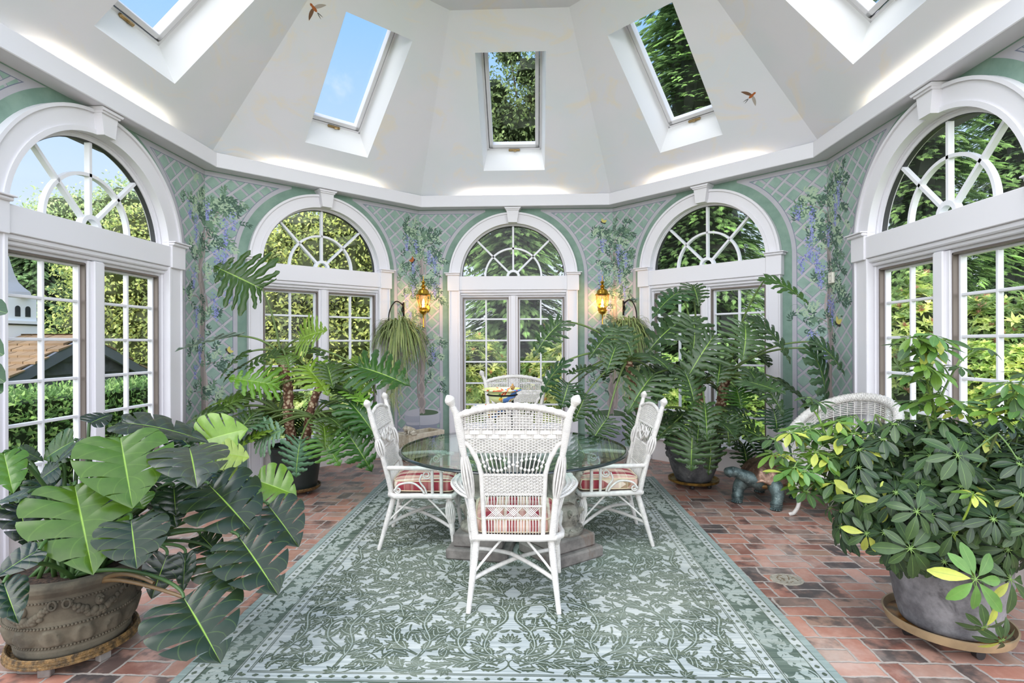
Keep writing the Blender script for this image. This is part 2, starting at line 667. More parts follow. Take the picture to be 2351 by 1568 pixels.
# oval drain cover let into the brick
dp = fl(1806, 1331)
db = MB()
db.lathe([(0.001, .004), (.085, .004), (.092, .006), (.1, .003), (.1, -.002)], 40, mat=TR((0, 0, 0), (0, 0, 0), (1, .86, 1)))
for i in range(26):
    r_, a_ = .07 * math.sqrt(rnd.random()), rnd.random() * 6.28
    db.box((-.006, -.002, .004), (.006, .002, .006), 1, TR((r_ * math.cos(a_), r_ * math.sin(a_) * .86, 0), (0, 0, rnd.random() * 3)))
dr = db.build('drain_cover', [stone('drain_metal', (138, 132, 118), (172, 166, 150), None, 30, .3, .6), simple('drain_fleck', (110, 92, 66), .6)], loc=(dp[0], dp[1], 0))
tag(dr, 'oval grey drain cover set in the bricks right of the rug', 'drain cover')


# ------------------------------------------------------------------ walls
ARC_Z, OPEN = 2.42, .80
TOPZ = 3.40
SIDES = {-2: 'left', -1: 'back_left', 0: 'back', 1: 'back_right', 2: 'right'}
WOFF = {-2: -.12, -1: -.04, 0: -.03, 1: .02, 2: .23}
# inner and outer half width of the casing, half width of the glass, height of the arch centre, half the mullion
WSZ = {k: (.735, .885, .697, 2.42, .068) for k in (-1, 0, 1)}
WSZ[-2] = WSZ[2] = (.80, .985, .742, 2.36, .09)


def wall_M(k):
    th = -k * PI / 4
    return Matrix.Translation((-math.sin(th) * R_IN, math.cos(th) * R_IN, 0)) @ Matrix.Rotation(th, 4, 'Z')


def wall_mat(grow, arcz):
    t = NT('trellis_painted_wall')
    s, y, z = t.obj()
    dz = z - arcz
    dr_ = (s * s + dz * dz).sqrt()
    d = dz.gt(0.0).sel(dr_, s.abs())
    PX, SL = .186, .92
    u = s / PX + z / (PX * SL) + .31
    v = s / PX - z / (PX * SL) + .12
    fu, fv = u.fract(), v.fract()
    W = .19
    mott = t.noise(t.oco, 5, 5, .6)
    mott2 = t.noise(t.vec(s, z, 3.0), 16, 3)
    green = t.mix(mott.step(.3, .7), (128, 155, 143), (152, 176, 164))
    green = t.mix(mott2.step(.45, .7) * .5, green, (142, 168, 154))
    slat = t.mix(t.noise(t.oco, 9, 3), (172, 170, 178), (190, 186, 190))
    slat2 = t.mix(t.noise(t.oco, 9, 3), (162, 162, 170), (180, 176, 182))
    line = (112, 118, 138)
    c = green
    c = t.mix(fu.lt(W + .03), c, line)
    c = t.mix(fu.lt(W), c, slat2)
    c = t.mix(fv.gt(W).inv().mx(fv.gt(.97)), c, line)
    c = t.mix(fv.lt(W), c, slat)
    # frame band around window and under the cove
    bd, zt, zb = 1.035 + grow, 3.30, .325
    infield = d.gt(bd) * z.lt(zt) * z.gt(zb)
    lines = infield.inv() * d.gt(bd - .006) * z.lt(zt + .006) * z.gt(zb - .006)
    inband = d.gt(.985 + grow) * z.lt(3.352) * z.gt(.275) * s.abs().gt(.385)
    plain = t.mix(mott.step(.3, .7), (112, 140, 126), (132, 157, 143))
    c = t.mix(infield, t.mix(inband, plain, t.mix(t.noise(t.oco, 9, 3), (168, 166, 176), (186, 184, 188))), c)
    c = t.mix(lines * s.abs().gt(.385), c, line)
    return t.done(t.pbsdf(c, .75))


M['wall'] = wall_mat(0.0, 2.42)
M['wall_wide'] = wall_mat(.10, 2.36)
ARC = np.linspace(0, PI, 49)


def arc_pts(r, base=None, cz=ARC_Z):
    P = np.stack([r * np.cos(ARC), cz + r * np.sin(ARC)], -1)
    if base is not None:
        P = np.vstack([[r, base], P, [-r, base]])
    return P


walls = {}
for k in SIDES:
    mb = MB()
    o_ = WOFF[k]
    L, R_ = -A_HALF - o_, A_HALF - o_
    OPEN, ARC_Z = WSZ[k][0] + .065, WSZ[k][3]
    ap = arc_pts(OPEN, cz=ARC_Z)
    n = len(ap)
    topx = np.clip(ap[:, 0] * 1.0, L, R_)
    for yy in (0.0, .105):
        h2 = A_HALF + (yy * math.tan(PI / 8))
        l2, r2 = -h2 - o_, h2 - o_
        V = np.array([[l2, yy, 0], [-OPEN, yy, 0], [-OPEN, yy, ARC_Z], [-OPEN, yy, TOPZ], [l2, yy, TOPZ],
                      [r2, yy, 0], [OPEN, yy, 0], [OPEN, yy, ARC_Z], [OPEN, yy, TOPZ], [r2, yy, TOPZ]])
        mb.add(V, [np.array([[0, 1, 2, 3], [5, 9, 8, 7]]), np.array([[0, 3, 4], [5, 7, 6]])])
        A = np.stack([ap[:, 0], np.full(n, yy), ap[:, 1]], -1)
        B = np.stack([ap[:, 0], np.full(n, yy), np.full(n, TOPZ)], -1)
        j = np.arange(n - 1)
        mb.add(np.vstack([A, B]), np.stack([j, j + 1, n + j + 1, n + j], -1))
    w = mb.build('wall_' + SIDES[k], M['wall_wide' if abs(k) == 2 else 'wall'])
    w.matrix_world = wall_M(k) @ Matrix.Translation((o_, 0, 0))
    nm = {-2: 'leftmost', -1: 'back left', 0: 'middle back', 1: 'back right', 2: 'rightmost'}[k]
    tag(w, f'{nm} wall painted with a green and grey trellis mural', 'wall', kind='structure')
    walls[k] = w


# ------------------------------------------------------------------ windows (local: x along wall, y outward, z up)
def make_window(name, label, k):
    root = thing(name, label, 'window', kind='structure')
    root.matrix_world = wall_M(k) @ Matrix.Translation((WOFF[k], 0, 0))
    T = M['trim']
    IN, OUT, G, AZ, MU = WSZ[k]
    OP = IN + .065
    E = .002

    def bx(mb, sg, a, b, y0, y1, z0, z1, bev=.004, mi=0):
        x0, x1 = sorted((sg * a, sg * b))
        mb.box((x0, y0, z0), (x1, y1, z1), mi, bev=bev)

    ap = lambda r: arc_pts(r, cz=AZ)
    for sg in (-1, 1):
        mb = MB()
        bx(mb, sg, IN, OUT, -.055, 0, 0, 2.235)
        bx(mb, sg, IN - .004, IN + .03, -.065, E, 0, 2.236, .006)
        bx(mb, sg, OUT - .016, OUT + .003, -.068, E, 0, 2.236)
        mb.build('pilaster', T, root)
        mb = MB()      # jamb with stepped mouldings
        bx(mb, sg, IN + .004, OP, -.03, .045, .28, 2.2, .003)
        bx(mb, sg, IN - .016, OP - E, .0, .05, .281, 2.199, .008)
        bx(mb, sg, G + .004, OP - 2 * E, .03, .105, .282, 2.198, .004)
        mb.build('jamb', T, root)
        mb = MB()      # block at the end of the beam and its cap
        bx(mb, sg, IN + .005, OUT + .02, -.085, 0, 2.225, 2.44)
        bx(mb, sg, IN - .01, OUT + .06, -.125, E, 2.462, 2.474, .003)
        bx(mb, sg, IN - .005, OUT + .045, -.108, -E, 2.436, 2.464, .008)
        mb.build('impost_block', T, root)
    mb = MB()
    w = IN + .015
    mb.box((-w, -.07, 2.235), (w, .105, 2.425), 0, bev=.004)
    mb.box((-w + E, -.05, 2.195), (w - E, .1, 2.24), 0, bev=.01)
    mb.box((-w + 2 * E, -.02, 2.165), (w - 2 * E, .11, 2.2), 0, bev=.008)
    mb.box((-w + 3 * E, .02, 2.14), (w - 3 * E, .104, 2.18), 0, bev=.004)
    mb.build('transom_beam', T, root)
    # arch casing, stepped
    mb = MB()
    mb.ring(ap(OUT), ap(IN), -.05, .01)
    mb.ring(ap(OUT + .002), ap(OUT - .023), -.068, -.04)
    mb.ring(ap(IN + .035), ap(IN - .002), -.062, -.04)
    mb.ring(ap(OP), ap(IN + .005), -.03, .105)
    mb.ring(ap(IN + .02), ap(IN - .012), .012, .1)
    mb.build('arch_casing', T, root, smooth=True, sharp=.5)
    # keystone
    mb = MB()
    mb.prism([(-.06, 3.155), (.06, 3.155), (.085, 3.325), (-.085, 3.325)], -.12, 0)
    mb.prism([(-.10, 3.335), (.10, 3.335), (.115, 3.357), (-.115, 3.357)], -.15, 0)
    mb.prism([(-.088, 3.318), (.088, 3.318), (.1, 3.338), (-.1, 3.338)], -.135, 0)
    mb.build('keystone', T, root)
    # fanlight
    mb = MB()
    q_ = G / .697
    mb.ring(ap(IN - .011), ap(G + .018), .03, .09, 1)
    mb.ring(ap(G + .02), ap(G + .012), .04, .08, 2)
    y0, y1 = .04, .085
    fz = AZ + .01 if AZ > 2.4 else AZ + .075
    fp = lambda r: arc_pts(r, cz=fz)
    mb.ring(fp(.405 * q_), fp(.38 * q_), y0, y1, 0)
    mb.ring(fp(.095 * q_), fp(.062 * q_), y0 - .01, y1, 0)
    for a in (45, 90, 135):
        ca, sa = math.cos(math.radians(a)), math.sin(math.radians(a))
        L_ = (IN - .01) if AZ > 2.4 else (IN - .01 - .075 * sa)
        px, pz = -sa * .0125, ca * .0125
        P = [(ca * .09 + px, fz + sa * .09 + pz), (ca * .09 - px, fz + sa * .09 - pz),
             (ca * L_ - px, fz + sa * L_ - pz), (ca * L_ + px, fz + sa * L_ + pz)]
        mb.prism(P, y0, y1, 0)
    mb.box((-IN + .012, .025, 2.40), (IN - .012, .1, 2.436), 0, bev=.004)
    fan = mb.build('fanlight_muntins', [M['muntin'], T, M['dark_gap']], root)
    mb = MB()
    P = ap(G + .016)
    nn = len(P)
    for yy in (.060, .064):
        mb.add(np.vstack([np.stack([P[:, 0], np.full(nn, yy), P[:, 1]], -1), [[0, yy, AZ]]]),
               np.stack([np.arange(nn - 1), np.arange(1, nn), np.full(nn - 1, nn)], -1))
    mb.build('fanlight_glass', M['glass'], fan)
    # mullion and sashes
    mb = MB()
    mb.box((-MU + .004, -.005, .3), (MU - .004, .105, 2.16), 0, bev=.005)
    mb.box((-MU * .55, -.03, .3), (MU * .55, .1, 2.161), 0, bev=.008)
    mb.build('mullion', T, root)
    zt, zb = 2.13, .338
    for sg in (-1, 1):
        xa, xb = sorted((sg * MU, sg * G))
        mb = MB()
        f = .024
        ya, yb = .05, .095
        mb.box((xa, ya, zb), (xa + f, yb, zt), 0)
        mb.box((xb - f, ya, zb), (xb, yb, zt), 0)
        mb.box((xa + E, ya + E, zt - f), (xb - E, yb - E, zt - E), 0)
        mb.box((xa + E, ya + E, zb + E), (xb - E, yb - E, zb + f + .02), 0)
        for s2, e_ in ((1, xa), (-1, xb)):            # bronze screen channel round the sash
            bx(mb, s2, s2 * e_ - .008, s2 * e_ + .008, ya - .04, ya + .02, zb, zt + .004, 0, 1)
        mb.box((xa, ya - .04, zt - .008), (xb, ya + .02, zt + .008), 1)
        sash = mb.build('sash', [M['muntin'], M['bronze_strip']], root)
        mb = MB()
        xm = (xa + xb) / 2
        mb.box((xm - .0115, ya + .003, zb + f), (xm + .0115, yb - .003, zt - f), 0, bev=.004)
        for q in range(1, 6):
            zz = zt - (zt - zb) * q / 6 + .006
            mb.box((xa + f, ya + .004, zz - .0115), (xb - f, yb - .004, zz + .0115), 0, bev=.004)
        mb.build('muntin_grid', M['muntin'], sash)
        mb = MB()
        mb.box((xa + .01, .070, zb + .01), (xb - .01, .074, zt - .01))
        mb.build('glass_pane', M['glass'], sash)
    # sill, apron panel and base
    mb = MB()
    mb.box((-w, -.075, .268), (w, .105, .3), 0, bev=.008)
    mb.box((-w + .02, -.03, .3), (w - .02, .2, .335), 0, bev=.008)
    mb.build('window_sill', T, root)
    mb = MB()
    mb.box((-w + E, -.02, 0), (w - E, .2, .27), 0)
    mb.build('apron_panel', M['apron'], root)
    return root


M['apron'] = simple('cream_apron_paint', (222, 218, 216), .5)
M['base'] = simple('grey_green_baseboard', (176, 184, 182), .5)
WL = {-2: 'leftmost tall arched white window, shed and hedge seen outside',
      -1: 'arched white window behind the left tree philodendron',
      0: 'middle arched white window straight behind the glass table',
      1: 'arched white window behind the large right philodendron',
      2: 'rightmost tall arched white window, rhododendrons seen outside'}
for i, k in enumerate((-2, -1, 0, 1, 2)):
    make_window(f'window_{i + 1}', WL[k], k)

# baseboards along the piers
for k in SIDES:
    mb = MB()
    for sg in (-1, 1):
        a, b = sorted((sg * WSZ[k][1], sg * (A_HALF + .01) - WOFF[k]))
        mb.box((a, -.018, 0), (b, .0, .11), 0, bev=.003)
        mb.box((a, -.028, 0), (b, .0, .025), 0, bev=.004)
    b_ = mb.build('baseboard_' + SIDES[k], M['base'])
    b_.matrix_world = wall_M(k) @ Matrix.Translation((WOFF[k], 0, 0))
    tag(b_, f'low grey baseboard along the {SIDES[k].replace("_", " ")} wall', 'baseboard', kind='structure')


# ------------------------------------------------------------------ cove
def octo(r, z):
    h = r / math.cos(PI / 8)
    return [np.array([h * math.sin(PI / 8 + i * PI / 4), h * math.cos(PI / 8 + i * PI / 4), z]) for i in range(8)]


def sweep8(mb, prof, ks, mi=0):
    """profile of (inset, z) swept along the given walls, mitred"""
    for k in ks:
        V = []
        for (o, z) in prof:
            r = R_IN - o
            h = r * math.tan(PI / 8)
            Mw = np.array(Matrix.Rotation(-k * PI / 4, 3, 'Z'))
            V += [Mw @ np.array([-h, r, z]), Mw @ np.array([h, r, z])]
        n = len(prof)
        F = [[2 * i, 2 * i + 1, 2 * ((i + 1) % n) + 1, 2 * ((i + 1) % n)] for i in range(n)]
        mb.add(V, np.array(F), mi)


mb = MB()
sweep8(mb, [(0, 3.362), (.165, 3.362), (.17, 3.368), (.17, 3.512), (.165, 3.518), (.135, 3.518), (.135, 3.385), (0, 3.385)], (-2, -1, 0, 1, 2))
cove = tag(mb.build('trim_1', simple('lilac_white_cove_paint', (226, 225, 231), .55)), 'pale cove ledge running around the room above the windows', 'cove', kind='structure')
for k in SIDES:
    mb = MB()
    mb.tube([(-.62, 0, 0), (.62, 0, 0)], .013, 10, 0)
    o = mb.build('light_tube', M['cove_tube'], cove)
    o.matrix_world = wall_M(k) @ Matrix.Translation((WOFF[k], -.075, 3.408))


# ------------------------------------------------------------------ ceiling
def ceil_mat():
    t = NT('painted_cloud_ceiling')
    x, y, z = t.obj()
    f = t.noise(t.vec(x * .9, y * .9, z * 1.6), 1.9, 6, .6, 1.2)
    g = t.noise(t.vec(x + 4.0, y, z), 1.1, 3)
    h = t.noise(t.vec(x + 9.0, y, z), .8, 2)
    base = t.mix(g.step(.35, .65), (236, 234, 242), (229, 233, 240))
    base = t.mix(h.step(.45, .65) * .5, base, (229, 232, 233))
    c = t.mix(f.step(.52, .70) * .8, base, (242, 233, 224))
    return t.done(t.pbsdf(c, .75))


M['ceil'] = ceil_mat()
ZC, RT = 3.43, 1.557
ZTOP = ZC + R_IN - RT
SKY = {-2: (-.12, .442), -1: (-.02, .388), 0: (.0, .405), 1: (.025, .392), 2: (.20, .45)}   # centre along the facet, half width
RB, RTOP = 2.887, 1.862                 # radii of the skylight opening
mb = MB()
for k in range(-2, 3):
    Mw = np.array(Matrix.Rotation(-k * PI / 4, 3, 'Z'))

    def q(s, r, off=0):
        return Mw @ np.array([s, r, ZC + R_IN - r + off])
    tn = math.tan(PI / 8)
    re = R_IN + .0
    if k in SKY:
        c0, hw = SKY[k]
        # outer trapezoid minus rectangle, as 8 cells
        V = [q(-re * tn, re), q(re * tn, re), q(RT * tn, RT), q(-RT * tn, RT),
             q(c0 - hw, RB), q(c0 + hw, RB), q(c0 + hw, RTOP), q(c0 - hw, RTOP)]
        mb.add(V, np.array([[0, 1, 5, 4], [1, 2, 6, 5], [2, 3, 7, 6], [3, 0, 4, 7]]))
    else:
        V = [q(-re * tn, re), q(re * tn, re), q(RT * tn, RT), q(-RT * tn, RT)]
        mb.add(V, np.array([[0, 1, 2, 3]]))
T8 = octo(RT, ZTOP)
mb.add(T8, np.array([list(range(8))]))
ceil = tag(mb.build('ceiling', M['ceil']), 'faceted pale grey ceiling painted with faint clouds', 'ceiling', kind='structure')
# roof above, so that daylight only enters by the skylights and windows
mb = MB()
for k in range(-2, 3):
    Mw = np.array(Matrix.Rotation(-k * PI / 4, 3, 'Z'))

    def q2(s, r):
        return Mw @ np.array([s, r, ZC + R_IN - r + .42])
    tn = math.tan(PI / 8)
    re = R_IN + .55
    rt = 1.3
    if k in SKY:
        c0, hw = SKY[k]
        hw2 = hw - .02
        V = [q2(-re * tn, re), q2(re * tn, re), q2(rt * tn, rt), q2(-rt * tn, rt),
             q2(c0 - hw2, 3.1), q2(c0 + hw2, 3.1), q2(c0 + hw2, 2.07), q2(c0 - hw2, 2.07)]
        mb.add(V, np.array([[0, 1, 5, 4], [1, 2, 6, 5], [2, 3, 7, 6], [3, 0, 4, 7]]))
    else:
        V = [q2(-re * tn, re), q2(re * tn, re), q2(rt * tn, rt), q2(-rt * tn, rt)]
        mb.add(V, np.array([[0, 1, 2, 3]]))
mb.add(octo(1.3, ZC + R_IN - 1.3 + .42), np.array([list(range(8))]))
tag(mb.build('roof', simple('grey_roof_shingle', (110, 108, 106), .9)), 'grey shingled roof over the eight-sided room', 'roof', kind='structure')


# ------------------------------------------------------------------ skylights
def sky_M(k):
    c0 = SKY[k][0]
    th = -k * PI / 4
    n = Vector((-math.sin(th), math.cos(th), 0))
    tx = Vector((math.cos(th), math.sin(th), 0))
    r = (RB + RTOP) / 2
    o = n * r + tx * c0 + Vector((0, 0, ZC + R_IN - r))
    yy = (-n + Vector((0, 0, 1))).normalized()
    zz = tx.cross(yy)
    m = Matrix((tx, yy, zz)).transposed().to_4x4()
    m.translation = o
    return m


def make_skylight(name, label, k):
    root = thing(name, label, 'skylight', kind='structure')
    root.matrix_world = sky_M(k)
    hw = SKY[k][1]
    hl = (RB - RTOP) / 2 * math.sqrt(2)
    D = .30
    iw = hw - .045
    lo, hi = -hl + .055 - .0, hl + .08      # at depth D
    lo = -hl + .14
    # shaft (outward is -z)
    mb = MB()
    V = [(-hw, -hl, 0), (hw, -hl, 0), (hw, hl, 0), (-hw, hl, 0), (-iw, lo, -D), (iw, lo, -D), (iw, hi, -D), (-iw, hi, -D)]
    mb.add(V, np.array([[0, 1, 5, 4], [1, 2, 6, 5], [2, 3, 7, 6], [3, 0, 4, 7]]))
    mb.build('shaft', M['shaft'], root)
    # fixed frame and opening sash
    def rect_frame(mb, w, a, b, f, z0, z1, mi=0, bev=.004):
        mb.box((-w, a, z1), (-w + f, b, z0), mi, bev=bev)
        mb.box((w - f, a, z1), (w, b, z0), mi, bev=bev)
        mb.box((-w, a, z1), (w, a + f, z0), mi, bev=bev)
        mb.box((-w, b - f, z1), (w, b, z0), mi, bev=bev)
    mb = MB()
    rect_frame(mb, iw + .02, lo - .02, hi + .02, .045, -D, -D - .10)
    fr = mb.build('frame', M['trim'], root)
    mb = MB()
    rect_frame(mb, iw - .028, lo + .03, hi - .03, .006, -D - .012, -D - .06, 1, 0)
    rect_frame(mb, iw - .034, lo + .036, hi - .036, .045, -D + .012, -D - .08)
    sash = mb.build('sash', [M['trim'], M['dark_gap']], root)
    mb = MB()
    mb.box((-iw + .06, lo + .06, -D - .052), (iw - .06, hi - .06, -D - .048))
    mb.build('glass_pane', M['glass'], sash)
    mb = MB()
    mb.box((-.075, lo - .008, -D + .0), (.075, lo + .02, -D + .03), 0, bev=.006)
    mb.tube([(0, lo + .006, -D + .03), (0, lo + .006, -D + .05), (.03, lo + .012, -D + .055)], .008, 8)
    mb.build('latch', M['brass_dull'], root)
    return root


SL = {-2: 'leftmost skylight cut off by the picture top, blue sky beyond',
      -1: 'skylight between the left swallow and the middle, blue sky beyond',
      0: 'middle upright skylight with treetops behind its pane',
      1: 'slanting skylight left of the right swallow, trees beyond',
      2: 'rightmost skylight cut off by the picture top'}
for i, k in enumerate((-2, -1, 0, 1, 2)):
    make_skylight(f'window_{i + 6}', SL[k], k)
# ------------------------------------------------------------------ foliage helpers
def unit(v):
    v = np.asarray(v, float)
    return v / (np.linalg.norm(v, axis=-1, keepdims=True) + 1e-12)


def leaves(mb, C, D, N, l, w, col, mi=0, fold=.18):
    """one kite-shaped leaf at every C, growing along D with face normal N"""
    C = np.asarray(C, float)
    D = unit(D)
    B = unit(np.cross(D, N))
    Nn = np.cross(B, D)
    l = np.broadcast_to(np.asarray(l, float), (len(C),))[:, None]
    w = np.broadcast_to(np.asarray(w, float), (len(C),))[:, None]
    mid = C + D * l * .45
    V = np.stack([C, mid + B * w * .5 + Nn * w * fold, C + D * l - Nn * l * .08, mid - B * w * .5 + Nn * w * fold], 1).reshape(-1, 3)
    F = np.arange(len(C) * 4).reshape(-1, 4)
    col = np.broadcast_to(np.asarray(col, float), (len(C), 3))
    mb.add(V, F, mi, np.repeat(col, 4, axis=0))


FG = 1.6        # how light the foliage is


def tint(base, n, var=.2, alt=None, p=.3):
    b = np.array(lin(base)) * FG
    c = np.broadcast_to(b, (n, 3)) * (1 + rng.normal(0, var, (n, 1)))
    if alt is not None:
        m = rng.random(n) < p
        c[m] = np.array(lin(alt)) * FG * (1 + rng.normal(0, var, (m.sum(), 1)))
    return np.clip(c, .004, .9)


def sphere_dirs(n):
    return unit(rng.normal(size=(n, 3)))


def bumpy(D, amp=.16, f=3.1, seed=0.0):
    return 1 + amp * (np.sin(D[:, 0] * f + seed) * np.sin(D[:, 1] * f * 1.3 + seed * 2) + np.sin(D[:, 2] * f * 1.7 + seed * 3) * .6)


def core(mb, c, r, amp, f, seed, col, k=.82, n=24, m=14, zmin=None):
    t = np.linspace(-PI / 2, PI / 2, m + 1)
    a = np.linspace(0, 2 * PI, n, endpoint=False)
    D = np.stack([np.cos(t)[:, None] * np.cos(a), np.cos(t)[:, None] * np.sin(a), np.sin(t)[:, None] * np.ones(n)], -1).reshape(-1, 3)
    V = np.array(c) + D * np.array(r) * (bumpy(D, amp, f, seed) * k)[:, None]
    if zmin is not None:
        V[:, 2] = np.maximum(V[:, 2], zmin)
    i = np.arange(m)[:, None] * n
    j = np.arange(n)[None, :]
    j2 = (j + 1) % n
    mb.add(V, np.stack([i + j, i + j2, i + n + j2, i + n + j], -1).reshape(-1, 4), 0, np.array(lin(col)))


GZ = -.25


def bush(name, label, cat, c, r, n=2600, size=.09, asp=.35, base=(96, 128, 52), alt=(160, 176, 84), p=.35, whorl=6, bloom=None, group=None, seed=None, upright=.5, trunk=True):
    seed = rnd.random() * 9 if seed is None else seed
    root = thing(name, label, cat, (c[0], c[1], GZ), 0, group)
    mb = MB()
    cc = np.array([0, 0, c[2] - GZ])
    rr = np.array(r)
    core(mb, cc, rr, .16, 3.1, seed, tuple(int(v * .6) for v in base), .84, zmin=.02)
    D = sphere_dirs(n)
    D = D[D[:, 2] > -.75]
    n = len(D)
    P = cc + D * rr * (bumpy(D, .16, 3.1, seed) * rng.uniform(.86, 1.04, n))[:, None]
    ok = P[:, 2] > .03
    P, D = P[ok], D[ok]
    n = len(P)
    ax = unit(D / rr + np.array([0, 0, upright]) + rng.normal(0, .25, (n, 3)))
    e1 = unit(np.cross(ax, rng.normal(size=(n, 3))))
    e2 = np.cross(ax, e1)
    tn = tint(base, n, .2, alt, p)
    for q in range(whorl):
        a = 2 * PI * q / whorl + rng.uniform(-.3, .3, n)
        rad = e1 * np.cos(a)[:, None] + e2 * np.sin(a)[:, None]
        d = rad + ax * rng.uniform(.1, .8, (n, 1))
        leaves(mb, P, d, ax - rad * .3, size * rng.uniform(.7, 1.25, n), size * asp * rng.uniform(.8, 1.2, n), tn * rng.uniform(.8, 1.15, (n, 1)))
    mb.build('foliage', M['leaf'], root)
    if bloom:
        m = bloom[1]
        mb = MB()
        idx = rng.choice(n, min(m, n), False)
        for q in range(14):
            d = unit(ax[idx] + rng.normal(0, .7, (len(idx), 3)))
            leaves(mb, P[idx] + ax[idx] * .02, d, rng.normal(size=(len(idx), 3)), .06, .018, tint(bloom[0], len(idx), .25))
        mb.build('spent_blooms', M['leaf'], root)
    if trunk:
        mb = MB()
        for q in range(4):
            a = q * 1.6 + seed
            mb.tube(bez((0.04 * math.cos(a), .04 * math.sin(a), -.02), (.1 * math.cos(a), .1 * math.sin(a), cc[2] * .4), (rr[0] * .5 * math.cos(a), rr[1] * .5 * math.sin(a), cc[2])), np.linspace(.03, .012, 12), 6)
        mb.build('stem', M['bark'], root)
    return root


def conifer(name, label, x, y, H, R, nb=190, base=(58, 84, 46), tip=(134, 168, 82), group=None, ns=14, z0=.0):
    root = thing(name, label, 'tree', (x, y, GZ), 0, group)
    mb = MB()
    # dark inner mass of twigs
    prof = []
    for i in range(15):
        t = i / 14
        prof.append((max(.02, R * .42 * (1 - t) ** .8 * (1 if i % 2 else .88)), z0 + .05 + H * .97 * t))
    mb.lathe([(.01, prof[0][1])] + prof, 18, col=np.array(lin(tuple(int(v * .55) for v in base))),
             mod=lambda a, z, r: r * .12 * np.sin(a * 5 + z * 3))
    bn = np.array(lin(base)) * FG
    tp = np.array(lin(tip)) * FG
    nb = int(nb * 2.9)
    t = rng.random(nb) ** 1.25
    az = rng.random(nb) * 2 * PI
    L = R * (1 - t) ** .75 * rng.uniform(.72, 1.12, nb) + .12
    dr = rng.uniform(.2, .5, nb)
    lt = rng.uniform(.65, 1.25, nb)
    rep = lambda a: np.repeat(a, ns, axis=0)
    d0 = rep(np.stack([np.cos(az), np.sin(az), 0 * az], -1))
    sd = np.stack([-d0[:, 1], d0[:, 0], 0 * d0[:, 0]], -1)
    L_, dr_, lt_, z_ = rep(L), rep(dr), rep(lt), rep(z0 + .1 + H * t)
    m = nb * ns
    f = .28 + .72 * (np.tile(np.arange(ns), nb) + rng.random(m)) / ns
    sw = rng.uniform(-1, 1, m) * .30 * L_ * (1.2 - f)
    UPV = np.array([0, 0, 1.0])
    P = UPV * (z_ - dr_ * L_ * f * f)[:, None] + d0 * (L_ * f)[:, None] + sd * sw[:, None]
    dd = unit(d0 + sd * (sw / L_ * 2 + rng.uniform(-.35, .35, m))[:, None] - UPV * (dr_ * (.6 + f))[:, None])
    s2 = unit(np.cross(dd, UPV))
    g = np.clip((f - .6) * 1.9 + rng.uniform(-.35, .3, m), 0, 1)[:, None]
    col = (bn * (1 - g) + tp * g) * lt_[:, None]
    sl_ = .17 * rng.uniform(.8, 1.3, m)
    cs, ds, ls, cl = [P], [dd], [sl_ * 1.25], [col]
    for e in range(6):
        for sg in (-1, 1):
            cs.append(P + dd * (sl_ * e / 6)[:, None])
            ds.append(dd * .75 + s2 * sg * .8 - UPV * .18)
            ls.append(sl_ * .46 * (1.1 - e * .12))
            cl.append(col * (.85 + .06 * e))
    cs, ds, ls, cl = np.vstack(cs), np.vstack(ds), np.concatenate(ls), np.vstack(cl)
    C = np.array(cs)
    Dd = np.array(ds)
    up = np.array([0, 0, 1.0]) + rng.normal(0, .25, C.shape)
    ls = np.array(ls)
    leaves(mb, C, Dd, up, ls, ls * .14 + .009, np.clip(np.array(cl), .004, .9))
    mb.build('foliage', M['leaf'], root)
    mb = MB()
    mb.tube([(0, 0, -.05), (0.02, 0, H * .5), (0, 0.02, H * .97)], [R * .07 + .05, R * .045 + .02, .015], 10)
    mb.build('trunk', M['bark'], root)
    return root


def broadleaf(name, label, x, y, H, blobs, base, alt, p=.4, size=.1, dens=900, group=None, asp=.6, corek=.7):
    root = thing(name, label, 'tree', (x, y, GZ), 0, group)
    mb = MB()
    tr = MB()
    tr.tube([(0, 0, -.05), (.05, .02, H * .4), (0, .03, H * .8)], [.16, .11, .04], 10)
    for (bx, by, bz, br) in blobs:
        sd = rnd.random() * 9
        c = np.array([bx, by, bz])
        rr = np.array([br, br, br * .8])
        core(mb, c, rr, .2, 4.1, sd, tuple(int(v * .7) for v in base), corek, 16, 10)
        n = int(dens * br * br)
        D = sphere_dirs(n)
        P = c + D * rr * (bumpy(D, .2, 4.1, sd) * rng.uniform(.55, 1.12, n))[:, None]
        d = unit(D * .6 + rng.normal(0, .8, (n, 3)) - np.array([0, 0, .3]))
        leaves(mb, P, d, unit(D + rng.normal(0, .5, (n, 3)) + np.array([0, 0, .5])), size * rng.uniform(.7, 1.4, n), size * asp * rng.uniform(.7, 1.2, n), tint(base, n, .25, alt, p))
        tr.tube(bez((0.02, .02, max(.3, bz * .45)), (bx * .3, by * .3, bz * .8), c), np.linspace(.06, .015, 12), 6)
    mb.build('foliage', M['leaf'], root)
    tr.build('trunk', M['bark'], root)
    return root


# ------------------------------------------------------------------ garden
def lawn_mat():
    t = NT('summer_lawn')
    x, y, z = t.obj()
    f = t.noise(t.oco, 1.2, 4)
    g = t.noise(t.oco, 60, 3)
    c = t.mix(f, (112, 150, 58), (158, 188, 84))
    c = t.mix(g.step(.4, .7) * .5, c, (84, 116, 44))
    return t.done(t.pbsdf(c, .9, 0, t.bump(g, .6, .03)))


mb = MB()
mb.box((-40, -30, GZ - .5), (40, 45, GZ))
tag(mb.build('ground', lawn_mat()), 'green lawn outside the windows', 'lawn', kind='structure')
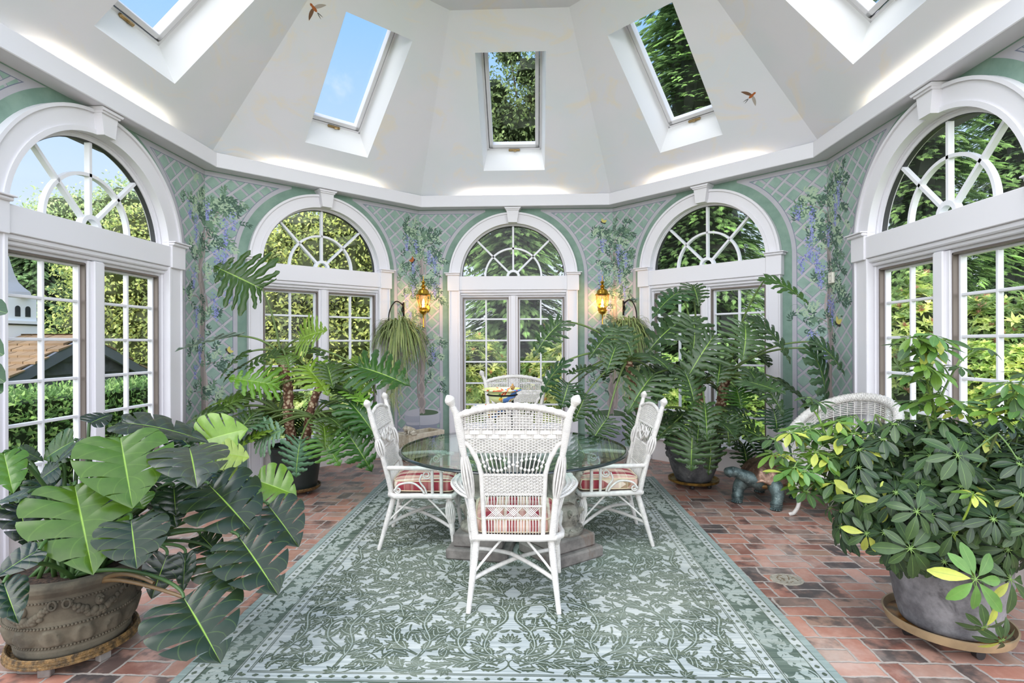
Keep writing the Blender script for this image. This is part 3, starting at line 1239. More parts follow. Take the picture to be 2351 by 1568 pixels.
# short blades near the windows
mb = MB()
n = 26000
P = np.stack([rng.uniform(-8, 8, n), rng.uniform(-3, 9, n), np.full(n, GZ)], -1)
ang = np.abs(np.stack([P[:, 0], P[:, 1]], -1))
oc = np.maximum.reduce([ang[:, 0], ang[:, 1], (ang[:, 0] + ang[:, 1]) / math.sqrt(2)])
P = P[(oc > R_IN + .5)]
n = len(P)
leaves(mb, P, np.array([0, 0, 1.0]) + rng.normal(0, .45, (n, 3)), rng.normal(size=(n, 3)), rng.uniform(.04, .09, n), .012, tint((140, 178, 70), n, .2))
tag(mb.build('grass', M['leaf']), 'short bright grass blades on the lawn', 'grass', kind='stuff')

GT = 'conifers screening the garden'


def cpx(label, px, d, H, R, nb, base, tip, ns=14):
    q = at(px, 780, d)
    return conifer('conifer_tree', label, q[0], q[1], H, R, nb, base, tip, GT, ns)


cpx('dark hemlock straight behind the middle window', 1185, 12.6, 6.2, 1.9, 330, (60, 86, 48), (140, 170, 88))
cpx('very tall light tipped conifer filling the back right window and the slanting skylight above it', 1610, 12.6, 17, 2.6, 640, (68, 94, 50), (150, 182, 92), 16)
cpx('tall conifer above the rhododendrons in the left half of the rightmost window', 2120, 11.8, 14, 1.75, 430, (64, 90, 50), (148, 178, 88), 16)
cpx('tall conifer above the rhododendrons in the right half of the rightmost window', 2345, 14.6, 15, 2.3, 430, (66, 92, 54), (146, 174, 92), 16)
cpx('soft green conifer behind the shed cupola in the leftmost window', 80, 17.0, 5.6, 2.7, 420, (76, 100, 64), (138, 164, 102))

broadleaf('leafy_tree', 'tall leafy tree with sky gaps seen in the middle skylight', .1, 12.8, 11.0,
          [(0, 0, 5.5, 1.8), (-1.4, 0.4, 7.2, 1.4), (1.3, .2, 7.4, 1.4), (.1, 0, 8.4, 1.2), (-1.2, 0, 9.5, .9), (1.2, .2, 9.6, .9), (0.1, .2, 10.3, .8), (-2, .5, 5, 1.3), (2, .5, 5, 1.3), (-.6, .3, 11, .6), (1, 0, 10.9, .5), (-.7, 0, 8.7, 1.0), (.5, 0, 9.3, .9), (-1.5, .2, 8.2, 1.0), (-.3, 0, 6.6, 1.4)],
          (76, 92, 52), (118, 134, 74), .4, .13, 900, corek=.6)
broadleaf('leafy_tree', 'yellow green shrubby tree filling the back left window', -4.0, 7.4, 4.6,
          [(0, 0, 1.4, 1.6), (-1.2, .4, 2.2, 1.5), (1.0, .3, 2.3, 1.4), (0, 0, 3.3, 1.3), (-1.6, .6, 3.6, 1.1), (1.5, .5, 3.5, 1.0), (.2, .3, 4.3, .9), (-.8, .3, 4.2, .8), (1.2, 0, 1.0, 1.3), (-1.2, 0, .9, 1.3)],
          (120, 130, 66), (188, 190, 92), .42, .1, 2100)
ty = at(292, 780, 13.6)
broadleaf('leafy_tree', 'yellow green tree in the right sash of the leftmost window', ty[0], ty[1], 4.8,
          [(0, 0, 1.4, 1.2), (-.8, .4, 2.4, 1.2), (.9, .3, 2.3, 1.2), (0, 0, 3.4, 1.2), (-1.2, .6, 3.9, 1.0), (1.1, .5, 4.0, 1.0), (.2, .3, 4.6, .8), (0, 0, .7, 1.1)],
          (126, 138, 72), (190, 192, 100), .4, .1, 2100)
th_ = at(300, 780, 21.5)
broadleaf('leafy_tree', 'hazy green tree top under blue sky in the leftmost fanlight', th_[0], th_[1], 7.6,
          [(0, 0, 4.0, 2.4), (-2.2, -.5, 5.2, 2.0), (1.8, .3, 5.0, 2.0), (0, 0, 6.8, 1.7), (-2.5, 0, 6.6, 1.4), (2.4, 0, 6.0, 1.4)],
          (134, 150, 96), (178, 188, 122), .4, .13, 1200)

RG = 'rhododendrons under the windows'


def bpx(name, label, px, d, z, r, *a, **k):
    q = at(px, 780, d)
    return bush(name, label, 'shrub', (q[0], q[1], z), r, *a, **k)


bush('rhododendron', 'rhododendron low behind the left sash of the middle window', 'shrub', (-1.0, 5.6, .45), (.98, .8, 1.0), 1700, .12, .32, (116, 134, 66), (190, 194, 112), .5, 8, ((206, 150, 110), 90), RG)
bush('rhododendron', 'rhododendron low behind the right sash of the middle window', 'shrub', (1.1, 5.5, .5), (1.0, .8, 1.05), 1700, .12, .32, (118, 138, 66), (198, 198, 118), .5, 8, ((206, 150, 110), 90), RG)
bpx('rhododendron', 'rhododendron with rusty spent blooms in the left half of the rightmost window', 2085, 7.0, .85, (.68, .7, 1.22), 1500, .115, .34, (108, 132, 66), (186, 196, 106), .45, 8, ((160, 116, 92), 260), RG)
bpx('rhododendron', 'rhododendron with rusty spent blooms in the right half of the rightmost window', 2300, 7.7, .85, (.85, .75, 1.25), 1600, .115, .34, (108, 132, 66), (182, 194, 102), .4, 8, ((160, 116, 92), 260), RG)
bpx('boxwood', 'rounded bright boxwood in the right half of the rightmost window', 2300, 5.75, .55, (.62, .62, .92), 6500, .045, .6, (124, 150, 62), (186, 200, 92), .5, 5, None)
bpx('boxwood', 'bright low boxwood under the right sash of the back right window', 1725, 8.0, .1, (.62, .6, .55), 4500, .045, .6, (130, 158, 64), (188, 206, 94), .5, 5, None)
bush('garden_shrub', 'bright green shrub under the left sash of the back right window', 'shrub', (2.75, 6.0, .35), (.8, .75, .85), 2600, .08, .5, (120, 148, 70), (180, 198, 104), .5, 6, None)
bush('garden_shrub', 'pale green shrub low in the back left window', 'shrub', (-3.0, 4.7, .15), (1.0, .7, .7), 2600, .07, .5, (130, 150, 84), (196, 206, 130), .5, 6, None)

# clipped hedge
root = thing('clipped_hedge', 'clipped green hedge below the shed outside the leftmost window', 'hedge', (-5.3, 1.6, GZ))
mb = MB()
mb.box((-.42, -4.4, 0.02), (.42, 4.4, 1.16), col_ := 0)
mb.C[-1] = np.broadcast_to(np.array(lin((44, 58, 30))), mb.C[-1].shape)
n = 15000
face = rng.random(n)
P = np.stack([rng.uniform(-.46, .46, n), rng.uniform(-4.4, 4.4, n), rng.uniform(.02, 1.22, n)], -1)
N = np.zeros((n, 3))
m1, m2 = face < .55, (face >= .55) & (face < .93)
P[m1, 0], N[m1, 0] = .46, 1
P[m2, 2], N[m2, 2] = 1.2, 1
m3 = ~(m1 | m2)
P[m3, 1], N[m3, 1] = -4.42, -1
P += rng.normal(0, .025, P.shape)
d = unit(N * .5 + rng.normal(0, .6, (n, 3)) + np.array([0, 0, .35]))
leaves(mb, P, d, N + rng.normal(0, .5, (n, 3)), rng.uniform(.05, .085, n), rng.uniform(.026, .04, n), tint((92, 124, 60), n, .25, (150, 176, 92), .3))
mb.build('foliage', M['leaf'], root)

# garden shed with cupola
root = thing('garden_shed', 'low dark garden shed with brown shingle roof beyond the hedge', 'shed', (-7.1, 4.3, GZ - .5))
gz = .75
mb = MB()
ez, az, hw = .92 + gz, 1.62 + gz, 1.55
n = 12
for i in range(n):                              # lap siding of the gable end, facing +x
    z0, z1 = i * (az / n), (i + 1) * (az / n)
    def half(z): return hw * .97 if z < ez else hw * .97 * max(0.0, (az - z) / (az - ez))
    a, b = half(z0), half(z1)
    V = [(-.02, -a, z0), (-.02, a, z0), (-.045, b, z1), (-.045, -b, z1), (-.06, -a, z0), (-.06, a, z0)]
    mb.add(V, np.array([[0, 1, 2, 3], [4, 5, 1, 0]]))
mb.box((-4.0, -hw * .97, 0), (-.07, hw * .97, ez - .05))
mb.build('siding', simple('slate_grey_siding', (86, 88, 92), .7, var=.15, scale=5), root)
mb = MB()
sl = math.hypot(hw + .2, az - ez + .09)
for sg in (-1, 1):
    for r_ in range(9):
        for c_ in range(22):
            f0, f1 = r_ / 9, (r_ + 1) / 9
            x0 = .12 - c_ * .19 - (r_ % 2) * .09 + rnd.uniform(-.01, .01)
            y0, y1 = sg * (hw + .22) * (1 - f0), sg * (hw + .22) * (1 - f1) * 1.0 - sg * .04
            za, zb = az + .05 - (az - ez + .1) * (1 - f0), az + .05 - (az - ez + .1) * (1 - f1)
            if x0 > .12: x0 = .12
            t_ = .022 + rnd.random() * .008
            V = [(x0, y0, za + t_), (x0 - .18, y0, za + t_), (x0 - .18, y1, zb + .006), (x0, y1, zb + .006),
                 (x0, y0, za - .01), (x0 - .18, y0, za - .01), (x0 - .18, y1, zb - .01), (x0, y1, zb - .01)]
            mb.add(V, np.array([[0, 1, 2, 3], [0, 4, 5, 1], [4, 7, 6, 5], [0, 3, 7, 4], [1, 5, 6, 2]]), 0, np.array(lin((150, 122, 92))) * rnd.uniform(.7, 1.15))
t = NT('brown_wood_shingle')
M['shingle'] = t.done(t.pbsdf(t.attr(), .85))
mb.build('roof', M['shingle'], root)
mb = MB()
for sg in (-1, 1):
    P0, P1 = np.array([.1, sg * (hw + .24), ez - .08]), np.array([.1, 0, az + .03])
    dn = np.array([0, 0, -.17])
    V = [P0, P1, P1 + dn, P0 + dn]
    V = V + [v - np.array([.05, 0, 0]) for v in V]
    mb.add(V, np.array([[0, 1, 2, 3], [4, 7, 6, 5], [0, 4, 5, 1], [3, 2, 6, 7], [0, 3, 7, 4]]))
mb.build('rake_board', simple('blue_grey_rake_board', (104, 108, 116), .6), root)
cu = MB()
cx, cz = -1.28, az - .12
cu.box((cx - .27, -.27, cz), (cx + .27, .27, cz + .36), 0)
cu.box((cx - .31, -.31, cz + .34), (cx + .31, .31, cz + .39), 0)
cu.box((cx - .26, -.26, cz + .38), (cx + .26, .26, cz + .82), 0)
cup = cu.build('cupola', simple('white_cupola_paint', (236, 238, 242), .5), root)
cu = MB()
prof = [(.42, cz + .80), (.40, cz + .86), (.30, cz + .93), (.2, cz + 1.02), (.13, cz + 1.15), (.07, cz + 1.32), (.02, cz + 1.5), (.001, cz + 1.52)]
cu.lathe(prof, 4, (cx, 0, 0), mat=None)
cu.build('cupola_roof', simple('grey_lead_roof', (128, 132, 138), .5, .2), cup)
cu = MB()
cu.box((cx - .29, -.29, cz + .32), (cx + .29, .29, cz + .345))
for a in (-.13, .05):
    for face in (0, 1):
        P = [(a - .0, 0), (a + .09, 0)] + [(a + .045 + .045 * math.cos(q), .13 + .045 * math.sin(q)) for q in np.linspace(0, PI, 9)]
        P = [(p[0] + .02 - .02 * face, p[1] + cz + .46) for p in P]
        if face == 0:
            cu.prism([(cx + p[0], p[1]) for p in P], -.268, -.255)
        else:
            cu.prism(P, -.268, -.255, fn=lambda V: np.stack([cx - V[:, 1], V[:, 0], V[:, 2]], -1))
cu.build('cupola_opening', simple('dark_cupola_opening', (40, 42, 46), .7), cup)
# ------------------------------------------------------------------ wicker helpers
def resample(P, step):
    P = np.asarray(P, float)
    s = np.concatenate([[0], np.cumsum(np.linalg.norm(np.diff(P, axis=0), axis=1))])
    n = max(3, int(s[-1] / step) + 1)
    t = np.linspace(0, s[-1], n)
    return np.stack([np.interp(t, s, P[:, i]) for i in range(3)], -1), t / s[-1]


def wrapped(mb, P, r, n=10, pitch=.0062, depth=.09, prof=None):
    """pole wound with cane: every turn stands a little proud"""
    Q, t = resample(P, pitch / 3)
    rr = np.interp(t, np.linspace(0, 1, len(np.atleast_1d(r))), np.atleast_1d(r)) if np.ndim(r) else np.full(len(Q), r)
    ph = np.arange(len(Q)) % 3
    rr = rr * (1 - depth * (ph == 0))
    mb.tube(Q, rr, n)


def rope(mb, P, R, r, strands=3, turns=18, n=6, flat=1.0, step=.006):
    Q, t = resample(P, step)
    T = np.gradient(Q, axis=0)
    T = unit(T)
    up = np.array([0, 1.0, 0])
    N = unit(up - T * (T @ up)[:, None])
    B = np.cross(T, N)
    for k in range(strands):
        a = 2 * PI * (t * turns + k / strands)
        mb.tube(Q + N * (R * np.cos(a))[:, None] + B * (R * flat * np.sin(a))[:, None], r, n)


def weave(mb, z0, z1, half, yb, pitch=.0092, stake=.019, r=.0034, amp=.0042, tall=1.0, bulge=.0, phase=0, top=None):
    """strands woven round upright stakes; half(z) gives the half width, yb(z) the lean of the back"""
    nr = max(1, int(round((z1 - z0) / pitch)))
    for i in range(nr):
        z = z0 + (i + .5) * (z1 - z0) / nr
        h = half(z)
        nx = int(2 * h / stake * 2) + 2
        x = np.linspace(-h, h, nx)
        zz = np.full(nx, z)
        if top is not None:                       # strands follow the arched crest near the top
            f = (z - z0) / (z1 - z0)
            zz = z0 + (z - z0) * (1 + (top(x) - 1) * 1.0)
        y = yb(zz) - bulge * (1 - (x / max(h, 1e-6)) ** 2) + amp * np.cos(PI * x / stake + PI * (i + phase))
        mb.tube(np.stack([x, y, zz], -1), r, 4 if tall == 1 else 6, flat=None if tall == 1 else 1 / tall, cap=False) if tall == 1 else ribbon(mb, x, y, zz, r * tall, r * .6)
    H = max(half(z0), half(z1))
    for x in np.arange(-H + stake / 2, H, stake):
        zs = np.linspace(z0, z1, 8)
        ok = np.array([abs(x) <= half(z) + .004 for z in zs])
        if ok.sum() < 2:
            continue
        zs = zs[ok]
        zt = zs if top is None else z0 + (zs - z0) * (1 + (top(np.full(len(zs), x)) - 1))
        mb.tube(np.stack([np.full(len(zs), x), yb(zt) - bulge * (1 - (x / H) ** 2), zt], -1), .0034, 5, cap=False)


def ribbon(mb, x, y, z, hh, th):
    n = len(x)
    V = np.concatenate([np.stack([x, y - th, z - hh], -1), np.stack([x, y - th, z + hh], -1),
                        np.stack([x, y + th, z + hh], -1), np.stack([x, y + th, z - hh], -1)])
    j = np.arange(n - 1)
    F = np.vstack([np.stack([a * n + j, a * n + j + 1, b * n + j + 1, b * n + j], -1) for a, b in ((0, 1), (1, 2), (2, 3), (3, 0))])
    mb.add(V, F)


def spiral(c, r0, r1, turns, a0, plane='yz', n=40, sgn=1):
    t = np.linspace(0, 1, n)
    a = a0 + sgn * 2 * PI * turns * t
    r = r0 + (r1 - r0) * t
    u, v = r * np.cos(a), r * np.sin(a)
    z = np.zeros(n)
    P = {'yz': np.stack([z, u, v], -1), 'xz': np.stack([u, z, v], -1), 'xy': np.stack([u, v, z], -1)}[plane]
    return P + np.array(c)


def cage(mb, P0, P1, r0, bulge, n=9, core=.008, r=.0042):
    """open bulb of bent reeds around a thin core"""
    P0, P1 = np.array(P0, float), np.array(P1, float)
    T = unit(P1 - P0)
    A = unit(np.cross(T, [1.0, .2, .1]))
    B = np.cross(T, A)
    t = np.linspace(0, 1, 12)
    for k in range(n):
        a = 2 * PI * k / n
        rr = r0 + (bulge - r0) * np.sin(PI * t) ** .8
        mb.tube(P0 + (P1 - P0) * t[:, None] + (A * math.cos(a) + B * math.sin(a)) * rr[:, None], r, 5)
    mb.tube([P0, P1], core, 8)


def legs_and_seat(root, zs=.40):
    W = M['wicker']
    top = {('r', -1): (-.21, -.2, zs - .02), ('r', 1): (.21, -.2, zs - .02), ('f', -1): (-.25, .2, zs - .02), ('f', 1): (.25, .2, zs - .02)}
    foot = {('r', -1): (-.25, -.305, 0), ('r', 1): (.25, -.305, 0), ('f', -1): (-.285, .245, 0), ('f', 1): (.285, .245, 0)}
    L = {}
    for k in top:
        mb = MB()
        a, b = np.array(top[k]), np.array(foot[k])
        L[k] = (a, b)
        P = lambda t: a + (b - a) * t
        if k[0] == 'r':
            wrapped(mb, [P(0), P(.93)], [.021, .021, .02, .017, .0145], 12)
            mb.tube([P(.92), P(1)], [.0155, .0135], 12)
        else:
            mb.tube([P(0), P(.05), P(.1)], [.018, .022, .016], 12)
            cage(mb, P(.08), P(.5), .013, .031, 14, .014, .0056)
            wrapped(mb, [P(.48), P(.93)], [.021, .02, .0175, .015], 12)
            mb.tube([P(.92), P(1)], [.0155, .0125], 12)
        mb.build('leg', W, root, smooth=True, sharp=.9)
    # crossed stretchers and braces
    mb = MB()
    for s in (-1, 1):
        a0, a1 = L['r', s]
        b0, b1 = L['f', -s]
        p = a0 + (a1 - a0) * .56
        q = b0 + (b1 - b0) * .58
        mid = (p + q) / 2 + np.array([0, 0, .045 + .012 * s])
        mb.tube(bez(p, (p + mid) / 2 + np.array([0, 0, .016]), mid, n=8), .0125, 10)
        mb.tube(bez(mid, (q + mid) / 2 + np.array([0, 0, .016]), q, n=8), .0125, 10)
    mb.build('cross_stretcher', W, root, smooth=True, sharp=.9)
    for k in L:
        mb = MB()
        a, b = L[k]
        p = a + (b - a) * .5
        for v in ((-np.sign(a[0]) * .14, 0, 0), (0, -np.sign(a[1]) * .15, 0)):
            q = np.array([a[0], a[1], zs - .03]) + np.array(v)
            mb.tube(bez(p, (p + q) / 2 + np.array([0, 0, .01]), q, n=7), .0075, 8)
        mb.build('leg_brace', W, root, smooth=True, sharp=.9)
    # seat rim and caned seat
    mb = MB()
    o = [(-.232, -.225), (.232, -.225), (.265, .0), (.283, .18), (.24, .245), (-.24, .245), (-.283, .18), (-.265, .0)]
    Q = np.array(o + o[:1])
    P = catmull(np.c_[Q, np.full(len(Q), zs - .008)], 4)
    mb.tube(P, .0195, 10)
    V = np.array([(x, y, zs - .004) for x, y in o] + [(x, y, zs - .02) for x, y in o])
    n = len(o)
    mb.add(V, [np.array([list(range(n))]), np.array([list(range(2 * n - 1, n - 1, -1))])])
    mb.build('seat', W, root, smooth=True, sharp=.6)
    return L


def cushion_mesh():
    mb = MB()
    nx, ny = 26, 24
    o = .012
    hwid = lambda y: .215 + .035 * (y + .21) / .44

    def sup(t, e=.22):
        c, s = np.cos(t), np.sin(t)
        return np.sign(c) * np.abs(c) ** e, np.sign(s) * np.abs(s) ** e
    # rings from bottom centre to top centre
    prof = [(0.01, 0), (.7, .0), (.955, .004), (1.0, .016), (1.015, .045), (1.0, .075), (.955, .088), (.8, .101), (.5, .111), (.2, .115), (.01, .116)]
    t = np.linspace(0, 2 * PI, 64, endpoint=False)
    cx, sy = sup(t)
    V = []
    for f, z in prof:
        y = sy * .225 * f + .01
        x = cx * f * (.215 + .035 * (sy * .5 + .5))
        V.append(np.stack([x, y, np.full(len(t), z)], -1))
    V = np.vstack(V)
    n, m = len(t), len(prof)
    i = np.arange(m - 1)[:, None] * n
    j = np.arange(n)[None, :]
    F = np.stack([i + j, i + (j + 1) % n, i + n + (j + 1) % n, i + n + j], -1).reshape(-1, 4)
    mb.add(V, F, 0)
    return mb, cx, sy


def plaid():
    t = NT('red_cream_plaid')
    x, y, z = t.obj()
    P = .127

    def bands(v):
        f = (v / P + .28).fract()
        red = (154, 58, 70)
        c = t.ramp(f, [(0, red), (.42, (236, 226, 206)), (.50, (160, 140, 104)), (.53, (226, 190, 172)), (.72, (206, 158, 146)), (.80, (160, 140, 104)), (.83, (236, 226, 206)), (.96, (200, 130, 128))], 'CONSTANT')
        return c
    cx = bands(x)
    cy = bands(y + .02)
    c = t.mix(.22, cx, cy)
    nz = t.noise(t.oco, 300, 2)
    c = t.mix(nz * .12, c, (120, 100, 90))
    return t.done(t.pbsdf(c, .85, 0, t.bump(nz, .2, .003), .2))


M['plaid'] = plaid()
M['piping'] = simple('cream_piping', (228, 214, 180), .8)
cushion0 = None


def place_cushion(label, loc, rz):
    global cushion0
    if cushion0 is None:
        root = thing('seat_cushion', label, 'cushion', loc, rz, 'plaid seat cushions')
        mb, cx, sy = cushion_mesh()
        mb.build('cover', M['plaid'], root, smooth=True)
        for z in (.012, .082):
            p = MB()
            X = np.stack([cx * .985 * (.215 + .035 * (sy * .5 + .5)), sy * .222 + .01, np.full(len(cx), z)], -1)
            X = np.vstack([X, X[:1]])
            p.tube(X, .0048, 6, cap=False)
            p.build('piping', M['piping'], root, smooth=True)
        cushion0 = root
    else:
        root = copy_tree(cushion0)
        root.location, root.rotation_euler = loc, (0, 0, rz)
        root['label'] = label
    return root


# ------------------------------------------------------------------ tall chair with beaded back
def make_chair_a(label):
    W = M['wicker']
    root = thing('wicker_armchair', label, 'chair', (0, 0, 0), 0, 'white wicker armchairs')
    legs_and_seat(root)
    yb = lambda z: -.225 - .13 * np.clip((np.asarray(z) - .40) / .75, 0, 2) ** 1.15
    px = lambda z: np.interp(z, [.40, .62, .80, 1.08, 1.14], [.218, .238, .262, .300, .312])
    inner = lambda z: np.interp(z, [.40, .76, .84, .885], [.165, .178, .196, .222])
    for s in (-1, 1):
        mb = MB()
        pt = lambda z, dx=0: np.array([s * (px(z) + dx), float(yb(z)), z])
        wrapped(mb, [pt(.39), pt(.5), pt(.63)], [.021, .02, .0185], 12)
        cage(mb, pt(.63), pt(.865), .014, .0275, 10, .009, .0065)
        wrapped(mb, [pt(.86), pt(.92), pt(1.0), pt(1.09)], [.017, .0215, .024, .023], 12)
        wrapped(mb, [pt(1.085), pt(1.11, .004), pt(1.15, .018)], [.022, .018, .0165], 12)
        c = pt(1.182, .03)
        ax = unit(pt(1.15, .018) - pt(1.11, .004))
        wrapped(mb, [c - ax * .036, c - ax * .028, c - ax * .014, c, c + ax * .014, c + ax * .024, c + ax * .029],
                [.0165, .021, .027, .029, .0265, .018, .006], 14, .0045)
        mb.build('back_post', W, root, smooth=True, sharp=1.0)
        mb = MB()
        zs = np.array([.40, .5, .6, .68, .76, .82, .86, .885])
        wrapped(mb, np.stack([s * inner(zs), yb(zs), zs], -1), [.0135, .013, .0135], 10)
        zz = np.linspace(0, 1, 8)
        A = np.array([s * (px(.94) - .012), float(yb(.94)), .945])
        B = np.array([s * inner(.885), float(yb(.885)), .882])
        mb.tube(bez(A, A * .5 + B * .5 + np.array([-s * .012, 0, .012]), B, n=8), .013, 9)
        mb.build('inner_upright', W, root, smooth=True, sharp=1.0)
    # upper woven panel in three weaves, under an arched braid
    mb = MB()
    half = lambda z: float(np.interp(z, [.885, .94, 1.09], [.215, .268, .288]))
    weave(mb, .885, .965, half, yb, .0078, .016, .0036, .0045)
    for i, z in enumerate((.978, 1.002)):
        h = half(z)
        x = np.linspace(-h, h, 61)
        ribbon(mb, x, yb(z) + .0055 * np.sign(np.sin(PI * x / .0385 + PI * i)) * np.abs(np.sin(PI * x / .0385)) ** .4, np.full(61, z), .0112, .0018)
    for x in np.arange(-.28, .281, .035):
        mb.tube([(x, float(yb(.97)), .965), (x, float(yb(1.02)), 1.016)], .004, 5)
    topf = lambda x: 1 + .75 * (1 - (x / .29) ** 2)
    weave(mb, 1.015, 1.085, half, yb, .0088, .0175, .0032, .004, top=topf)
    mb.build('upper_woven_panel', W, root, smooth=True, sharp=1.0)
    mb = MB()
    x = np.linspace(-.298, .298, 60)
    zc = 1.094 + .055 * (1 - (x / .298) ** 2)
    P = np.stack([x, yb(zc), zc], -1)
    rope(mb, P, .0115, .0075, 4, 22, 6, 1.25)
    mb.tube(P, .011, 8)
    mb.build('braided_crest', W, root, smooth=True)
    # beaded spindles
    hz = [.0, .30, .55, .70, .78, .70, .52, .32, .0, .26, .52, .66, .72, .66, .5, .32, .05]
    for i in range(17):
        mb = MB()
        f = i / 16 * 2 - 1
        xa, xb = f * .205, f * .165
        P = lambda t: np.array([xa + (xb - xa) * t, float(yb(.885 - .125 * t)), .885 - .125 * t])
        mb.tube([P(0), P(1)], .0038, 6)
        up = .55 - hz[i] * .38
        dn = .50 + hz[i] * .42
        for t_ in ({up, dn} if hz[i] > .1 else {.55}):
            mb.ball(P(t_), .0092, 10, 8)
        mb.build('beaded_spindle', W, root, smooth=True)
    # lower woven panel with braided edges
    mb = MB()
    hl = lambda z: float(inner(z)) - .006
    weave(mb, .645, .757, hl, yb, .0095, .0165, .0042, .0052)
    for z in (.757, .643):
        h = hl(z) + .012
        rope(mb, [(-h, float(yb(z)), z), (h, float(yb(z)), z)], .0045, .0045, 2, 14, 5)
    mb.build('lower_woven_panel', W, root, smooth=True, sharp=1.0)
    # open work down to the seat
    mb = MB()
    for i in range(20):
        x = (i / 19 * 2 - 1) * .158
        for a, b in ((.64, .575), (.505, .40)):
            mb.tube([(x, float(yb(a)), a), (x + rnd.uniform(-.002, .002), float(yb((a + b) / 2)), (a + b) / 2), (x, float(yb(b)), b)], .0032, 5)
    for g in (-.1, 0, .1):
        for q in range(4):
            d = (q - 1.5) * .012
            for s in (-1, 1):
                mb.tube(bez((g + d - s * .034, float(yb(.575)), .575), (g + d - s * .01, float(yb(.545)), .545), (g + d + s * .036, float(yb(.505)), .505), n=6), .0028, 5)
    for z in (.575, .505):
        h = float(inner(z)) + .008
        rope(mb, [(-h, float(yb(z)), z), (h, float(yb(z)), z)], .0042, .0042, 2, 16, 5)
    mb.build('open_spindle_work', W, root, smooth=True)
    # arms: flat, flaring, with pierced scroll ends
    for s in (-1, 1):
        mb = MB()
        c = catmull([(s * .242, -.255, .625), (s * .30, -.16, .632), (s * .345, -.05, .65), (s * .335, .05, .668), (s * .315, .12, .664), (s * .33, .165, .655)], 6)
        wd = np.interp(np.linspace(0, 1, len(c)), [0, .15, .45, .7, .85, 1], [.012, .022, .029, .02, .024, .018])
        T = unit(np.gradient(c, axis=0))
        B = unit(np.cross(T, [0, 0, 1.0]))
        for q in range(1, len(c) - 1):              # pierced weave between the rims
            mb.tube([c[q] - B[q] * wd[q], c[q] + [0, 0, .005], c[q] + B[q] * wd[q]], .0042, 6, cap=False)
        mb.tube(c + [0, 0, .006], .0075, 7)
        for sg in (-1, 1):
            mb.tube(c + B * (wd * sg)[:, None], .0085, 7)
        mb.tube(spiral((s * .325, .165, .655), .036, .010, 1.2, 0, 'xy', 30), .009, 7)
        mb.tube(spiral((s * .30, .13, .66), .024, .008, 1.1, 2, 'xy', 24), .008, 7)
        arm = mb.build('arm', W, root, smooth=True, sharp=.9)
        mb = MB()
        wrapped(mb, [(s * .27, .20, .40), (s * .30, .19, .52), (s * .325, .165, .65)], .0125, 9)
        wrapped(mb, [(s * .275, .12, .40), (s * .31, .09, .655)], .0105, 9)
        mb.tube(catmull([(s * .262, -.02, .41), (s * .275, -.05, .50), (s * .30, .0, .57), (s * .31, .07, .60)], 6), .0065, 7)
        mb.tube(catmull([(s * .245, -.19, .41), (s * .25, -.2, .5), (s * .275, -.12, .57), (s * .3, -.03, .6), (s * .32, -.02, .64)], 6), .0065, 7)
        mb.tube(spiral((s * .265, -.1, .50), .04, .008, 1.6, 0, 'yz', 40), .0055, 6)
        mb.build('arm_support', W, arm, smooth=True)
    return root


